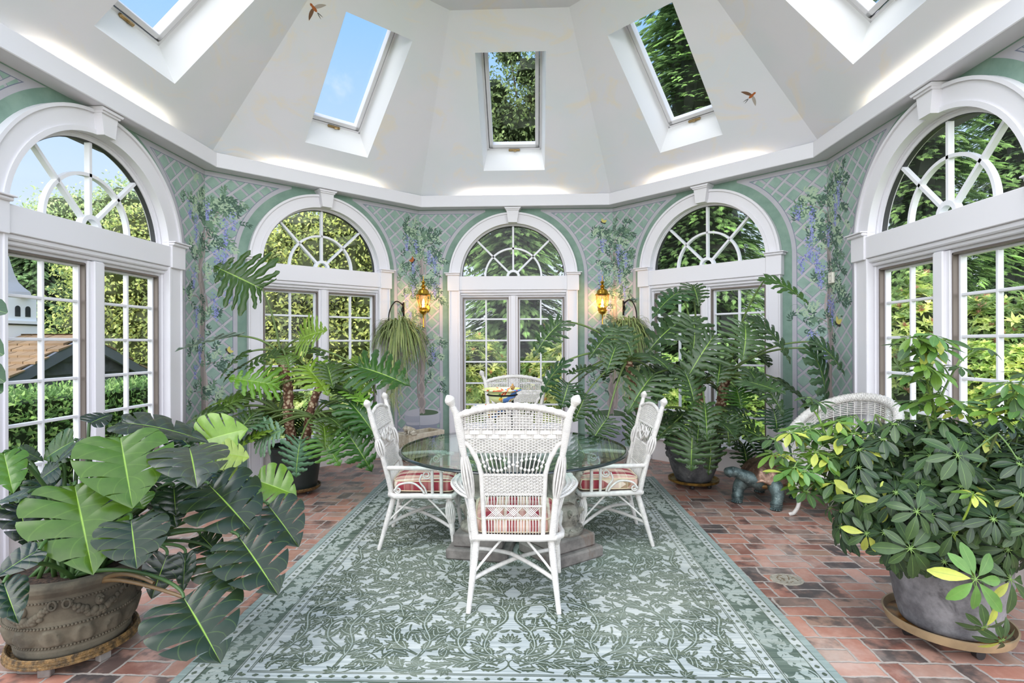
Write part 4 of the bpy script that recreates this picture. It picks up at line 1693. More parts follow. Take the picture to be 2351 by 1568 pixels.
# ------------------------------------------------------------------ lower chair with a scrolled heart in the back
def make_chair_b(label):
    W = M['wicker']
    root = thing('wicker_armchair', label, 'chair', (0, 0, 0), 0, 'white wicker armchairs')
    legs_and_seat(root)
    yb = lambda z: -.215 - .16 * np.clip((np.asarray(z) - .40) / .65, 0, 2) ** 1.1
    px = lambda z: np.interp(z, [.40, .6, .8, 1.0], [.222, .24, .258, .275])
    for s in (-1, 1):
        mb = MB()
        pt = lambda z, dx=0: np.array([s * (px(z) + dx), float(yb(z)), z])
        wrapped(mb, [pt(.39), pt(.5), pt(.68)], [.0205, .02, .019], 12)
        cage(mb, pt(.675), pt(.80), .014, .028, 9, .009, .0065)
        wrapped(mb, [pt(.795), pt(.86), pt(.98)], [.019, .022, .021], 12)
        wrapped(mb, [pt(.975), pt(1.0, .003), pt(1.035, .008)], [.02, .0165, .015], 12)
        c = pt(1.062, .012)
        ax = unit(pt(1.035, .008) - pt(1.0, .003))
        wrapped(mb, [c - ax * .034, c - ax * .026, c - ax * .013, c, c + ax * .013, c + ax * .022, c + ax * .027],
                [.0155, .0195, .025, .027, .0245, .0165, .005], 14, .0045)
        mb.build('back_post', W, root, smooth=True, sharp=1.0)
    half = lambda z: float(px(z)) - .012
    mb = MB()
    topf = lambda x: 1 + .42 * (1 - (x / .26) ** 2)
    weave(mb, .86, .965, half, yb, .0092, .0185, .0038, .0045, top=topf)
    x = np.linspace(-.262, .262, 44)
    zc = .966 + .048 * (1 - (x / .262) ** 2)
    rope(mb, np.stack([x, yb(zc), zc], -1), .007, .0075, 3, 20, 6)
    rope(mb, [(-.25, float(yb(.86)), .86), (.25, float(yb(.86)), .86)], .0045, .0045, 2, 16, 5)
    mb.build('upper_woven_panel', W, root, smooth=True, sharp=1.0)
    # scrolled reed motif: a heart of beaded curls between spindles
    mb = MB()
    for i in range(11):
        f = i / 10 * 2 - 1
        mb.tube([(f * .235, float(yb(.86)), .86), (f * .19, float(yb(.72)), .72)], .004, 5)
    mo = MB()
    for s in (-1, 1):
        H = catmull([(0, 0, .74), (s * .05, 0, .768), (s * .085, 0, .80), (s * .07, 0, .835), (s * .035, 0, .835), (s * .02, 0, .81), (s * .045, 0, .795)], 7)
        H[:, 1] = yb(H[:, 2]) + .012
        wrapped(mo, H, .0095, 8)
        H2 = catmull([(s * .09, 0, .79), (s * .125, 0, .775), (s * .145, 0, .80), (s * .125, 0, .822), (s * .105, 0, .80)], 7)
        H2[:, 1] = yb(H2[:, 2]) + .012
        wrapped(mo, H2, .008, 8)
    mb.build('back_spindle_row', W, root, smooth=True)
    mo.build('heart_scroll', W, root, smooth=True, sharp=1.0)
    mb = MB()
    hl = lambda z: float(np.interp(z, [.56, .72], [.165, .192]))
    weave(mb, .56, .72, hl, yb, .0098, .0175, .0042, .005)
    for z in (.56, .72):
        h = hl(z) + .02
        rope(mb, [(-h, float(yb(z)), z), (h, float(yb(z)), z)], .0045, .0048, 2, 14, 5)
    mb.build('lower_woven_panel', W, root, smooth=True, sharp=1.0)
    mb = MB()
    for i in range(12):
        f = i / 11 * 2 - 1
        mb.tube([(f * .165, float(yb(.56)), .56), (f * .19, float(yb(.40)), .40)], .0042, 5)
    for s in (-1, 1):
        wrapped(mb, [(s * .195, float(yb(.72)), .73), (s * .18, float(yb(.56)), .56), (s * .205, float(yb(.40)), .40)], .011, 9)
    mb.build('open_spindle_work', W, root, smooth=True)
    for s in (-1, 1):
        mb = MB()
        P = catmull([(s * .238, -.255, .588), (s * .275, -.12, .594), (s * .292, .02, .596), (s * .29, .13, .594)], 8)
        mb.tube(P, [.0115] + [.0165] * (len(P) - 2) + [.0145], 10)
        mb.tube(spiral((s * .29, .15, .585), .034, .011, 1.35, .5, 'xy', 34), .011, 8)
        mb.tube(spiral((s * .268, .105, .585), .022, .009, 1.1, 2.5, 'xy', 24), .009, 7)
        arm = mb.build('arm', W, root, smooth=True, sharp=.9)
        mb = MB()
        wrapped(mb, [(s * .288, .085, .585), (s * .272, .085, .41)], .0115, 9)
        wrapped(mb, [(s * .290, .15, .585), (s * .274, .15, .41)], .0125, 9)
        x = s * .278
        mb.tube(spiral((x, .045, .545), .036, .008, 1.7, 1.4, 'yz', 44, -1), .0055, 6)
        mb.tube(catmull([(x, .01, .55), (x, -.005, .50), (x, .03, .45), (x, .045, .41)], 7), .0068, 7)
        mb.tube(catmull([(x - s * .01, -.19, .43), (x - s * .01, -.15, .475), (x - s * .01, -.06, .485), (x, .0, .45), (x, .03, .41)], 7), .0078, 7)
        mb.tube(spiral((x - s * .015, -.165, .432), .024, .006, 1.5, 2.8, 'yz', 36), .006, 6)
        mb.build('arm_scrollwork', W, arm, smooth=True)
    return root


RUGZ = .012
ca = make_chair_a('tall white wicker armchair in the foreground, its woven back to the viewer')
ca.location, ca.rotation_euler = (.135, -1.055, RUGZ), (0, 0, math.radians(1.0))
place_cushion('plaid cushion on the foreground wicker chair, behind its spindles', (.135, -1.055, RUGZ + .405), math.radians(1.0))
far = copy_tree(ca)
far['label'] = 'white wicker armchair at the far side of the table, facing the viewer'
fx = at(1182, 880, 5.62)
far.location, far.rotation_euler = (fx[0], fx[1] - .33, RUGZ), (0, 0, PI)
place_cushion('plaid cushion on the far wicker chair, beyond the glass table', (fx[0], fx[1] - .33, RUGZ + .405), PI)
cb = make_chair_b('white wicker armchair left of the glass table, with scrolled arms')
cb.location, cb.rotation_euler = (-.575, -.19, RUGZ), (0, 0, -PI / 2 + math.radians(3))
place_cushion('plaid cushion on the wicker chair left of the table', (-.575, -.19, RUGZ + .405), -PI / 2 + math.radians(3))
cr = copy_tree(cb)
cr['label'] = 'white wicker armchair right of the glass table, with scrolled arms'
cr.location, cr.rotation_euler = (.805, -.09, RUGZ), (0, 0, PI / 2 + math.radians(3))
place_cushion('plaid cushion on the wicker chair right of the table', (.805, -.09, RUGZ + .405), PI / 2 + math.radians(3))
# ------------------------------------------------------------------ glass table on carved stone pedestals
TC = np.array([.105, -.385])
TZ = .75
root = thing('glass_table', 'round glass table on carved stone pedestals, in the middle of the rug', 'table', (TC[0], TC[1], RUGZ))
mb = MB()
Rt = .82
mb.lathe([(.001, TZ - RUGZ), (Rt - .022, TZ - RUGZ)], 96)
mb.lathe([(.001, TZ - RUGZ - .019), (Rt - .016, TZ - RUGZ - .019)], 96)
top = mb.build('glass_top', M['table_glass'], root, smooth=True)
mb = MB()
mb.lathe([(Rt - .022, TZ - RUGZ), (Rt - .012, TZ - RUGZ - .0015), (Rt - .004, TZ - RUGZ - .006), (Rt, TZ - RUGZ - .012), (Rt - .004, TZ - RUGZ - .0165), (Rt - .016, TZ - RUGZ - .019)], 128)
mb.build('bevelled_edge', M['table_rim'], top, smooth=True)


def carved(a, z, r):
    # overlapping acanthus leaves, a rope band at the waist
    n = 7
    u = a * n / (2 * PI)
    fr = np.abs((u % 1) - .5)
    fr2 = np.abs(((u + .5) % 1) - .5)
    low = np.exp(-((z - .30) / .09) ** 2)
    hi = np.exp(-((z - .55) / .10) ** 2)
    vein = .004 * np.sin(a * n * 6) * (low + hi)
    return .022 * (1 - 2 * fr) * low + .026 * (1 - 2 * fr2) * hi + vein


def pedestal(x, y, rz):
    ob = MB()
    Mx = TR((x, y, 0), (0, 0, rz))
    ob.box((-.215, -.215, 0), (.215, .215, .075), 0, Mx, bev=.012)
    ob.box((-.175, -.175, .074), (.175, .175, .165), 0, Mx, bev=.012)
    pl = ob.build('plinth', M['stone_plinth'], root, smooth=True, sharp=.5)
    ob = MB()
    prof = [(.155, .164), (.16, .176), (.158, .19), (.14, .205), (.12, .212), (.112, .222), (.118, .24), (.128, .27), (.126, .30), (.118, .335), (.104, .36),
            (.098, .372), (.112, .385), (.114, .398), (.1, .412), (.096, .43), (.1, .46), (.108, .5), (.12, .55), (.132, .6), (.142, .64), (.15, .66), (.16, .675), (.162, .712), (.001, .716)]
    pr = np.array(prof)
    zz = np.unique(np.concatenate([np.linspace(pr[0, 1], pr[-3, 1], 90), pr[:, 1]]))
    P = np.stack([np.interp(zz, pr[:, 1], pr[:, 0]), zz], -1)
    ob.lathe(P, 84, (0, 0, 0), 0, mod=carved, mat=Mx)
    # egg and leaf moulding round the foot
    for q in range(22):
        a = q * 2 * PI / 22
        ob.ball((0, 0, 0), .016, 8, 6, 0, (1, .55, .8), mat=Mx @ TR((.142 * math.cos(a), .142 * math.sin(a), .2), (0, -.8, 0)) @ TR((0, 0, 0), (0, 0, a)))
    # drooping leaf tips and ribbons
    for q in range(7):
        a = q * 2 * PI / 7
        for zc, rr, o in ((.345, .128, 0), (.61, .15, PI / 7)):
            ca_, sa_ = math.cos(a + o), math.sin(a + o)
            P_ = bez((ca_ * (rr - .02), sa_ * (rr - .02), zc - .06), (ca_ * (rr + .02), sa_ * (rr + .02), zc), (ca_ * (rr + .035), sa_ * (rr + .035), zc - .03), n=9)
            ob.tube(xf(P_, Mx), np.array([.018, .022, .024, .024, .022, .02, .017, .013, .006]), 8, flat=.5)
        P_ = [(math.cos(a + t) * (.118 + .012 * math.sin(t * 7)), math.sin(a + t) * (.118 + .012 * math.sin(t * 7)), .39 + .012 * math.cos(t * 7)) for t in np.linspace(0, 2 * PI / 7, 8)]
        ob.tube(xf(np.array(P_), Mx), .009, 6)
    ob.build('carved_column', M['stone_col'], pl, smooth=True, sharp=1.2)


pedestal(-.22, -.05, math.radians(-8))
pedestal(.335, -.10, math.radians(38))
pedestal(.09, .36, math.radians(20))

# ------------------------------------------------------------------ tiered server with painted bowls
def painted(name, base):
    t = NT(name)
    t.obj()
    f = t.noise(t.oco, 9, 2)
    g = t.noise(t.oco, 13, 3, .6, 1.5)
    x, y, z = t.obj()
    h = t.noise(t.vec(x + 3.0, y, z), 11, 2, .5, 1.0)
    k = t.noise(t.vec(x, y + 5.0, z), 10, 2, .5, .8)
    c = t.mix(f.step(.3, .7), base, (226, 226, 178))
    c = t.mix(g.step(.56, .60), c, (196, 68, 40))
    c = t.mix(h.step(.60, .63), c, (236, 170, 50))
    c = t.mix(k.step(.60, .63), c, (84, 130, 62))
    k2 = t.noise(t.vec(x - 7.0, y + 5.0, z), 8, 2, .5, .8)
    c = t.mix(k2.step(.62, .65), c, (92, 128, 190))
    return t.done(t.pbsdf(c, .15))


M['painted'] = painted('painted_leaf_glaze', (196, 208, 132))
M['painted_w'] = painted('painted_pale_glaze', (236, 234, 224))
sv = at(1177, 945, 4.05)
sx, sy = sv[0], sv[1]
root = thing('tiered_server', 'black stand on the glass table holding painted bowls, topped by a knob', 'server', (sx, sy, TZ))
mb = MB()
mb.tube([(0, 0, .012), (0, 0, .395)], .0085, 12)
mb.lathe([(.001, 0), (.09, 0), (.092, .006), (.05, .012), (.012, .018), (.009, .03)], 32)
mb.build('pole', M['black_iron'], root, smooth=True, sharp=.8)
mb = MB()
mb.lathe([(.009, .39), (.014, .395), (.012, .402), (.008, .408), (.0145, .416), (.0175, .425), (.0145, .434), (.007, .44), (.0055, .443), (.008, .447), (.001, .454)], 20)
mb.build('finial', simple('patterned_finial', (150, 112, 60), .3, .3, var=.6, scale=120), root, smooth=True)
for (ax, ay, az, rr) in ((-.075, -.03, .375, .108), (-.165, .07, .235, .11)):
    mb = MB()
    an = np.linspace(0, 2 * PI, 41)
    mb.tube(np.stack([ax + rr * np.cos(an), ay + rr * np.sin(an), np.full(41, az)], -1), .006, 8, cap=False)
    d = unit(np.array([ax, ay]))
    st = np.array([ax, ay]) - d * rr
    mb.tube([(0, 0, az - .03), (st[0] * .4, st[1] * .4, az - .02), (st[0], st[1], az)], .006, 8)
    mb.build('ring_holder', M['black_iron'], root, smooth=True)


def bowl(name, label, x, y, z, R, h, lip, mat, grp):
    r_ = thing(name, label, 'bowl', (x, y, z), 0, grp)
    mb = MB()
    t = np.linspace(0, 1, 12)
    out = [(max(.001, R * .72 * math.sin(q * PI / 2) ** .8), h * .8 * (1 - math.cos(q * PI / 2)) ** 1.0) for q in t] + [(R * .9, h * .92), (R * lip, h * 1.0), (R * lip, h * 1.03)]
    inn = [(max(.001, a - .006), b + .006) for a, b in out[::-1]]
    mb.lathe(out + inn, 48)
    mb.build('glazed_body', mat, r_, smooth=True)
    return r_


bowl('painted_bowl', 'painted bowl of red, blue and green leaves in the upper ring of the stand', sx - .075, sy - .03, TZ + .31, .146, .10, 1.02, M['painted'], 'painted bowls on the stand')
bowl('painted_bowl', 'paler painted bowl in the lower ring of the stand, left of its pole', sx - .165, sy + .07, TZ + .185, .148, .085, 1.02, M['painted_w'], 'painted bowls on the stand')
# ------------------------------------------------------------------ flat ornament drawing
class Orn:
    def __init__(self):
        self.items = []          # (left pts, right pts, colour index, height)

    def strip(self, P, wl, wr, ci, h=1.0):
        P = np.asarray(P, float)
        T = np.gradient(P, axis=0)
        T /= np.linalg.norm(T, axis=1)[:, None] + 1e-9
        N = np.stack([-T[:, 1], T[:, 0]], -1)
        self.items.append((P + N * np.broadcast_to(wl, (len(P),))[:, None], P - N * np.broadcast_to(wr, (len(P),))[:, None], ci, h))

    def leaf(self, p, ang, L, W, ci, bend=.3, ser=0, n=None, h=1.0, vein=None):
        n = n or (6 if ser == 0 else ser * 3 + 2)
        t = np.linspace(0, 1, n)
        a = ang + bend * t
        d = np.stack([np.cos(a), np.sin(a)], -1) * L / (n - 1)
        P = np.array(p) + np.vstack([[0, 0], np.cumsum(d[:-1], axis=0)])
        w = W * .5 * np.sin(PI * np.clip(t, 0, 1) ** .75) ** .8
        if ser:
            saw = (t * ser) % 1
            w = w * (.55 + .6 * saw)
            w[0], w[-1] = 0.002, 0
        self.strip(P, w, w, ci, h)
        if vein is not None:
            k = max(2, int(n * .8))
            self.strip(P[:k], W * .045, W * .045, vein, h + .6)
        return P

    def mirrored(self):
        o = Orn()
        for a, b, c, h in self.items:
            o.items.append((b * [-1, 1], a * [-1, 1], c, h))
        return o

    def to_mb(self, mb, fn, step):
        for i, (a, b, c, h) in enumerate(self.items):
            n = len(a)
            P = np.vstack([a, b])
            V = fn(P[:, 0], P[:, 1], (h + (i * .618034 % 1) * .55) * step)      # every stroke at its own height
            j = np.arange(n - 1)
            mb.add(V, np.stack([j, n + j, n + j + 1, j + 1], -1), c)


class Grid:
    def __init__(self, x0, y0, x1, y1, cell=.01):
        self.o = np.array([x0, y0])
        self.c = cell
        self.g = np.zeros((int((x1 - x0) / cell) + 1, int((y1 - y0) / cell) + 1), bool)

    def idx(self, P):
        q = ((np.asarray(P) - self.o) / self.c).astype(int)
        ok = (q >= 0).all(1) & (q[:, 0] < self.g.shape[0]) & (q[:, 1] < self.g.shape[1])
        return q, ok

    def frac(self, P):
        q, ok = self.idx(P)
        if ok.mean() < .999:
            return 1.0
        return self.g[q[:, 0], q[:, 1]].mean()

    def mark(self, P, pad=0):
        q, ok = self.idx(P)
        q = q[ok]
        for dx in range(-pad, pad + 1):
            for dy in range(-pad, pad + 1):
                a = np.clip(q[:, 0] + dx, 0, self.g.shape[0] - 1)
                b = np.clip(q[:, 1] + dy, 0, self.g.shape[1] - 1)
                self.g[a, b] = True


def curve2(P, n=8):
    return catmull(np.c_[np.asarray(P, float), np.zeros(len(P))], n)[:, :2]


# ------------------------------------------------------------------ rug
def rug_mat(name, a, b, fade, fc):
    t = NT(name)
    x, y, z = t.obj()
    st = t.noise(t.vec(x * 3.2, y * 95, 0.0), 1.0, 3, .6)
    st2 = t.noise(t.vec(x * 1.3 + 3.0, y * 30, 2.0), 1.0, 3, .6)
    big = t.noise(t.vec(x, y, 5.0), 1.1, 3, .6)
    c = t.mix((st * .6 + st2 * .4).step(.36, .64), a, b)
    c = t.mix((big.step(.42, .7) * .6 + st2.step(.5, .75) * .5) * fade, c, fc)
    return t.done(t.pbsdf(c, .95, 0, t.bump(st, .25, .004), .1))


GROUND = ((140, 149, 147), (179, 185, 182))
M['rug0'] = rug_mat('rug_pale_blue_pile', GROUND[0], GROUND[1], .55, (204, 204, 192))
M['rug1'] = rug_mat('rug_olive_pile', (58, 70, 60), (96, 104, 86), .85, (136, 144, 130))
M['rug2'] = rug_mat('rug_light_pile', (146, 158, 152), (178, 184, 176), .8, (112, 122, 108))
M['rug3'] = rug_mat('rug_border_pile', (66, 80, 70), (98, 110, 97), .55, (132, 144, 134))
M['rug4'] = rug_mat('rug_edge_pile', (122, 137, 132), (146, 159, 153), .3, (176, 186, 178))
RX, RY0, RY1 = 1.49, -2.235, 1.78
rr = random.Random(21)


def sprig(o, g, p, ang, L, lv, ci, vein, ser=4, wl=.055, mark=True, flower=True):
    """a curling stem with serrated leaves; laid only where the ground is still free"""
    n = 12
    bend = rr.choice((-1, 1)) * rr.uniform(1.0, 2.6)
    t = np.linspace(0, 1, n)
    a = ang + bend * t * t
    d = np.stack([np.cos(a), np.sin(a)], -1) * L / (n - 1)
    P = np.array(p) + np.vstack([[0, 0], np.cumsum(d[:-1], axis=0)])
    if g.frac(P[2:]) > .12:
        return False
    o.strip(P, np.linspace(.0055, .003, n), np.linspace(.0055, .003, n), ci)
    g.mark(P)
    for i in range(lv):
        k = 1 + int((n - 3) * (i + .5) / lv)
        for s in (-1, 1):
            la = a[k] + s * rr.uniform(.7, 1.15)
            LL = wl * rr.uniform(1.2, 2.0)
            q = P[k] + np.array([math.cos(la), math.sin(la)]) * LL * np.linspace(.25, 1, 6)[:, None]
            if g.frac(q) < .2:
                o.leaf(P[k], la, LL, wl * rr.uniform(.65, .95), ci, -s * rr.uniform(.2, .9), ser, vein=vein)
                g.mark(q)
    if flower:
        for i in range(5):
            la = a[-1] + (i - 2) * .5
            o.leaf(P[-1], la, wl * (1.3 - .15 * abs(i - 2)), wl * .42, ci, (i - 2) * .12, 0, vein=vein)
        g.mark(P[-1] + np.array([math.cos(a[-1]), math.sin(a[-1])]) * wl * np.linspace(0, 1, 4)[:, None], 1)
    return True


FX, FY0, FY1 = RX - .315, RY0 + .315, RY1 - .315
half_ = Orn()
gr = Grid(0, FY0, FX, FY1, .011)
PER = .94
for r_ in range(-1, 6):
    by = FY0 + .05 + r_ * PER
    for S_ in ([(.03, .05), (.12, .16), (.10, .32), (.03, .45), (.06, .58), (.17, .62), (.20, .54), (.14, .50)],
               [(.05, .02), (.20, .10), (.26, .24), (.20, .36), (.11, .34), (.12, .27)],
               [(.44, .05), (.40, .22), (.46, .40), (.42, .58), (.30, .66), (.24, .60), (.29, .55)],
               [(.44, .10), (.56, .20), (.60, .34), (.54, .42), (.48, .38)],
               [(.80, .0), (.78, .18), (.84, .36), (.78, .55), (.66, .62), (.62, .55), (.67, .52)],
               [(.80, .12), (.92, .24), (.95, .38), (.88, .44), (.84, .39)],
               [(.03, .70), (.10, .78), (.22, .80), (.32, .88), (.28, .96)],
               [(1.10, .1), (1.06, .3), (1.12, .5), (1.06, .66), (.98, .68)]):
        P = curve2(S_, 6) + [0, by]
        P = P[(P[:, 1] > FY0 + .012) & (P[:, 1] < FY1 - .012) & (P[:, 0] < FX - .01)]
        if len(P) < 6:
            continue
        m = len(P)
        w = .012 * np.sin(PI * np.linspace(.12, .95, m)) + .003
        half_.strip(P, w, w, 1)
        half_.strip(P[2:-2], w[2:-2] * .22, w[2:-2] * .22, 2, 1.6)
        gr.mark(P, 1)
        T = np.gradient(P, axis=0)
        an = np.arctan2(T[:, 1], T[:, 0])
        for k in range(3, m - 2, 3):
            for s in (-1, 1):
                la = an[k] + s * rr.uniform(.55, .95)
                LL = rr.uniform(.07, .13)
                q = P[k] + np.array([math.cos(la), math.sin(la)]) * LL * np.linspace(.3, 1, 6)[:, None]
                if gr.frac(q) < .3:
                    half_.leaf(P[k], la, LL, LL * .42, 1, -s * rr.uniform(.2, .8), 4, vein=2)
                    gr.mark(q)
    # stacked palmettes on the centre line
    for zz in (.22, .62):
        for i in range(4):
            la = PI / 2 - .25 - i * .42
            q0 = np.array([.002, by + zz])
            if FY0 + .02 < q0[1] < FY1 - .12:
                half_.leaf(q0, la, .085 - .008 * i, .03, 1, .35, 3, vein=2)
                gr.mark(q0 + np.array([math.cos(la), math.sin(la)]) * .08 * np.linspace(0, 1, 5)[:, None], 1)
tries = 0
for i in range(5200):
    p = (rr.uniform(.01, FX - .01), rr.uniform(FY0 + .01, FY1 - .01))
    if i < 2600:
        sprig(half_, gr, p, rr.uniform(0, 6.28), rr.uniform(.12, .24), rr.randint(2, 4), 1, 2, 4, .05)
    else:
        a_ = rr.uniform(0, 6.28)
        LL = rr.uniform(.035, .07)
        q = np.array(p) + np.array([math.cos(a_), math.sin(a_)]) * LL * np.linspace(0, 1, 6)[:, None]
        if gr.frac(q) < .05:
            half_.leaf(p, a_, LL, LL * .42, 1, rr.uniform(-.8, .8), rr.choice((0, 3)), vein=2)
            gr.mark(q)
mir = half_.mirrored()
mb = MB()
rugfn = lambda u, v, h: np.stack([u, v, np.full(len(u), RUGZ) + h], -1)
mb.box((-RX, RY0, 0.0015), (RX, RY1, RUGZ), 4, bev=.004)
half_.to_mb(mb, rugfn, .0007)
mir.to_mb(mb, rugfn, .00071)


def frame_band(a, b, ci, h):
    """a band between two insets from the rug edge"""
    P = [(-RX + a, RY0 + a), (RX - a, RY0 + a), (RX - a, RY1 - a), (-RX + a, RY1 - a)]
    Q = [(-RX + b, RY0 + b), (RX - b, RY0 + b), (RX - b, RY1 - b), (-RX + b, RY1 - b)]
    V = [(x, y, RUGZ + h) for x, y in P + Q]
    mb.add(V, np.array([[0, 1, 5, 4], [1, 2, 6, 5], [2, 3, 7, 6], [3, 0, 4, 7]]), ci)


V = [(-FX, FY0, RUGZ + .0003), (FX, FY0, RUGZ + .0003), (FX, FY1, RUGZ + .0003), (-FX, FY1, RUGZ + .0003)]
mb.add(V, np.array([[0, 1, 2, 3]]), 0)
frame_band(.047, .102, 0, .0003)
frame_band(.102, .252, 3, .0003)
frame_band(.252, .315, 0, .0003)
for a in (.045, .100, .249, .258, .306, .315):
    frame_band(a, a + .004, 1, .0016)
bo = Orn()
for side in range(4):
    # along each side: small blocks in the guard stripes, curling pale leaves in the band
    Ls = (2 * RX, RY1 - RY0)[side % 2]
    def put(u, v, _s=side):        # u along, v inset
        return {0: (-RX + u, RY0 + v), 1: (RX - v, RY0 + u), 2: (RX - u, RY1 - v), 3: (-RX + v, RY1 - u)}[_s]
    u = .11
    while u < Ls - .11:
        for v in (.073, .283):
            if v < u < Ls - v:
                p, q = np.array(put(u, v)), np.array(put(u + .026, v + rr.uniform(-.008, .008)))
                bo.strip([p, (p + q) / 2, q], [.004, .012, .004], [.004, .012, .004], 1, 1.0)
        u += .058
    nn = int(Ls / .2)
    gb = Grid(.11, .108, Ls - .11, .246, .008)
    tmp = Orn()
    for i in range(int(Ls * 110)):
        sprig(tmp, gb, (rr.uniform(.12, Ls - .12), rr.uniform(.12, .235)), rr.uniform(0, 6.28), rr.uniform(.07, .14), 3, 2, None, 0, .034)
    for a, b, c, h in tmp.items:
        fa = np.array([put(*q) for q in a])
        fb_ = np.array([put(*q) for q in b])
        bo.items.append((fa, fb_, c, h))
bo.to_mb(mb, rugfn, .0007)
rug = mb.build('rug', [M['rug0'], M['rug1'], M['rug2'], M['rug3'], M['rug4']])
rug.location, rug.rotation_euler = (.115, 0, 0), (0, 0, math.radians(.6))
tag(rug, 'large pale green rug with scrolling olive leaves under the table', 'rug')
print('rug', len(rug.data.polygons))
# ------------------------------------------------------------------ painted wisteria on the piers (thin paint on the walls)
rm = random.Random(5)
MUR = [simple('paint_' + n, c, .75) for n, c in (
    ('trunk', (146, 136, 134)), ('trunk_light', (168, 156, 152)), ('leaf_dark', (72, 98, 84)), ('leaf_mid', (104, 134, 108)),
    ('leaf_pale', (168, 190, 160)), ('flower', (150, 158, 206)), ('flower_dark', (112, 116, 178)), ('pot', (166, 168, 180)),
    ('pot_dark', (146, 149, 164)), ('pot_soil', (84, 104, 80)), ('pot_light', (184, 184, 192)), ('orange', (176, 98, 48)), ('yellow', (206, 196, 110)), ('black', (50, 48, 50)))]
TRK, TRL, LD, LM, LP, FL, FD, PT, PD, PS, PLT, ORG, YEL, BLK = range(14)


def pier_map(kl):
    """c<0 lies on wall kl, c>0 on wall kl+1; both measured from their common corner"""
    ML, MR = np.array(wall_M(kl)), np.array(wall_M(kl + 1))

    def fn(u, v, h):
        h = np.full(len(u), float(h))
        lo = np.stack([A_HALF + u, -h, v, np.ones(len(u))], -1)
        hi = np.stack([-A_HALF + u, -h, v, np.ones(len(u))], -1)
        return np.where((u < 0)[:, None], (lo @ ML.T)[:, :3], (hi @ MR.T)[:, :3])
    return fn


def split_items(o):
    """cut ornaments where they would bridge the corner"""
    out = []
    for a, b, c, h in o.items:
        m = (a[:, 0] + b[:, 0]) / 2 < 0
        i = 0
        for j in range(1, len(a) + 1):
            if j == len(a) or m[j] != m[i]:
                e = min(j + 1, len(a)) if j < len(a) else j
                A, B = a[i:e].copy(), b[i:e].copy()
                for q in (A, B):
                    q[:, 0] = np.minimum(q[:, 0], -.0005) if m[i] else np.maximum(q[:, 0], .0005)
                if len(A) > 1:
                    out.append((A, B, c, h))
                i = j
    o.items = out


def spray(o, p, ang, L, n, dark):
    """one pinnate wisteria leaf hanging from p"""
    t = np.linspace(0, 1, n)
    a = ang + (-PI / 2 - ang) * .55 * t
    P = np.array(p) + np.vstack([[0, 0], np.cumsum(np.stack([np.cos(a), np.sin(a)], -1)[:-1] * L / n, axis=0)])
    h = rm.uniform(1, 4)
    for i in range(1, n):
        for s in (-1, 1):
            o.leaf(P[i], a[i] + s * rm.uniform(.7, 1.1), .05 * rm.uniform(.8, 1.2), .017, dark if rm.random() < .75 else rm.choice((LD, LM, LP)), -s * .5, 0, n=5, h=h + rm.random())
    o.leaf(P[-1], a[-1], .05, .017, dark, .2, 0, n=5, h=h)


def raceme(o, p, L):
    for i in range(int(L * 260)):
        t = rm.random() ** .8
        w = .045 * (1 - t) + .008
        q = (p[0] + rm.gauss(0, w * .55), p[1] - t * L)
        o.leaf(q, rm.uniform(0, 6.28), .02, .013, FL if rm.random() < .65 else FD, 0, 0, n=4, h=5 + rm.random())


def tendril(o, p, ang):
    n = 26
    t = np.linspace(0, 1, n)
    a = ang + rm.choice((-1, 1)) * (t ** 2) * rm.uniform(4, 8) + np.sin(t * 7) * .5
    P = np.array(p) + np.vstack([[0, 0], np.cumsum(np.stack([np.cos(a), np.sin(a)], -1)[:-1] * .012, axis=0)])
    o.strip(P, .0012, .0012, LM, 1)


LIM = .30


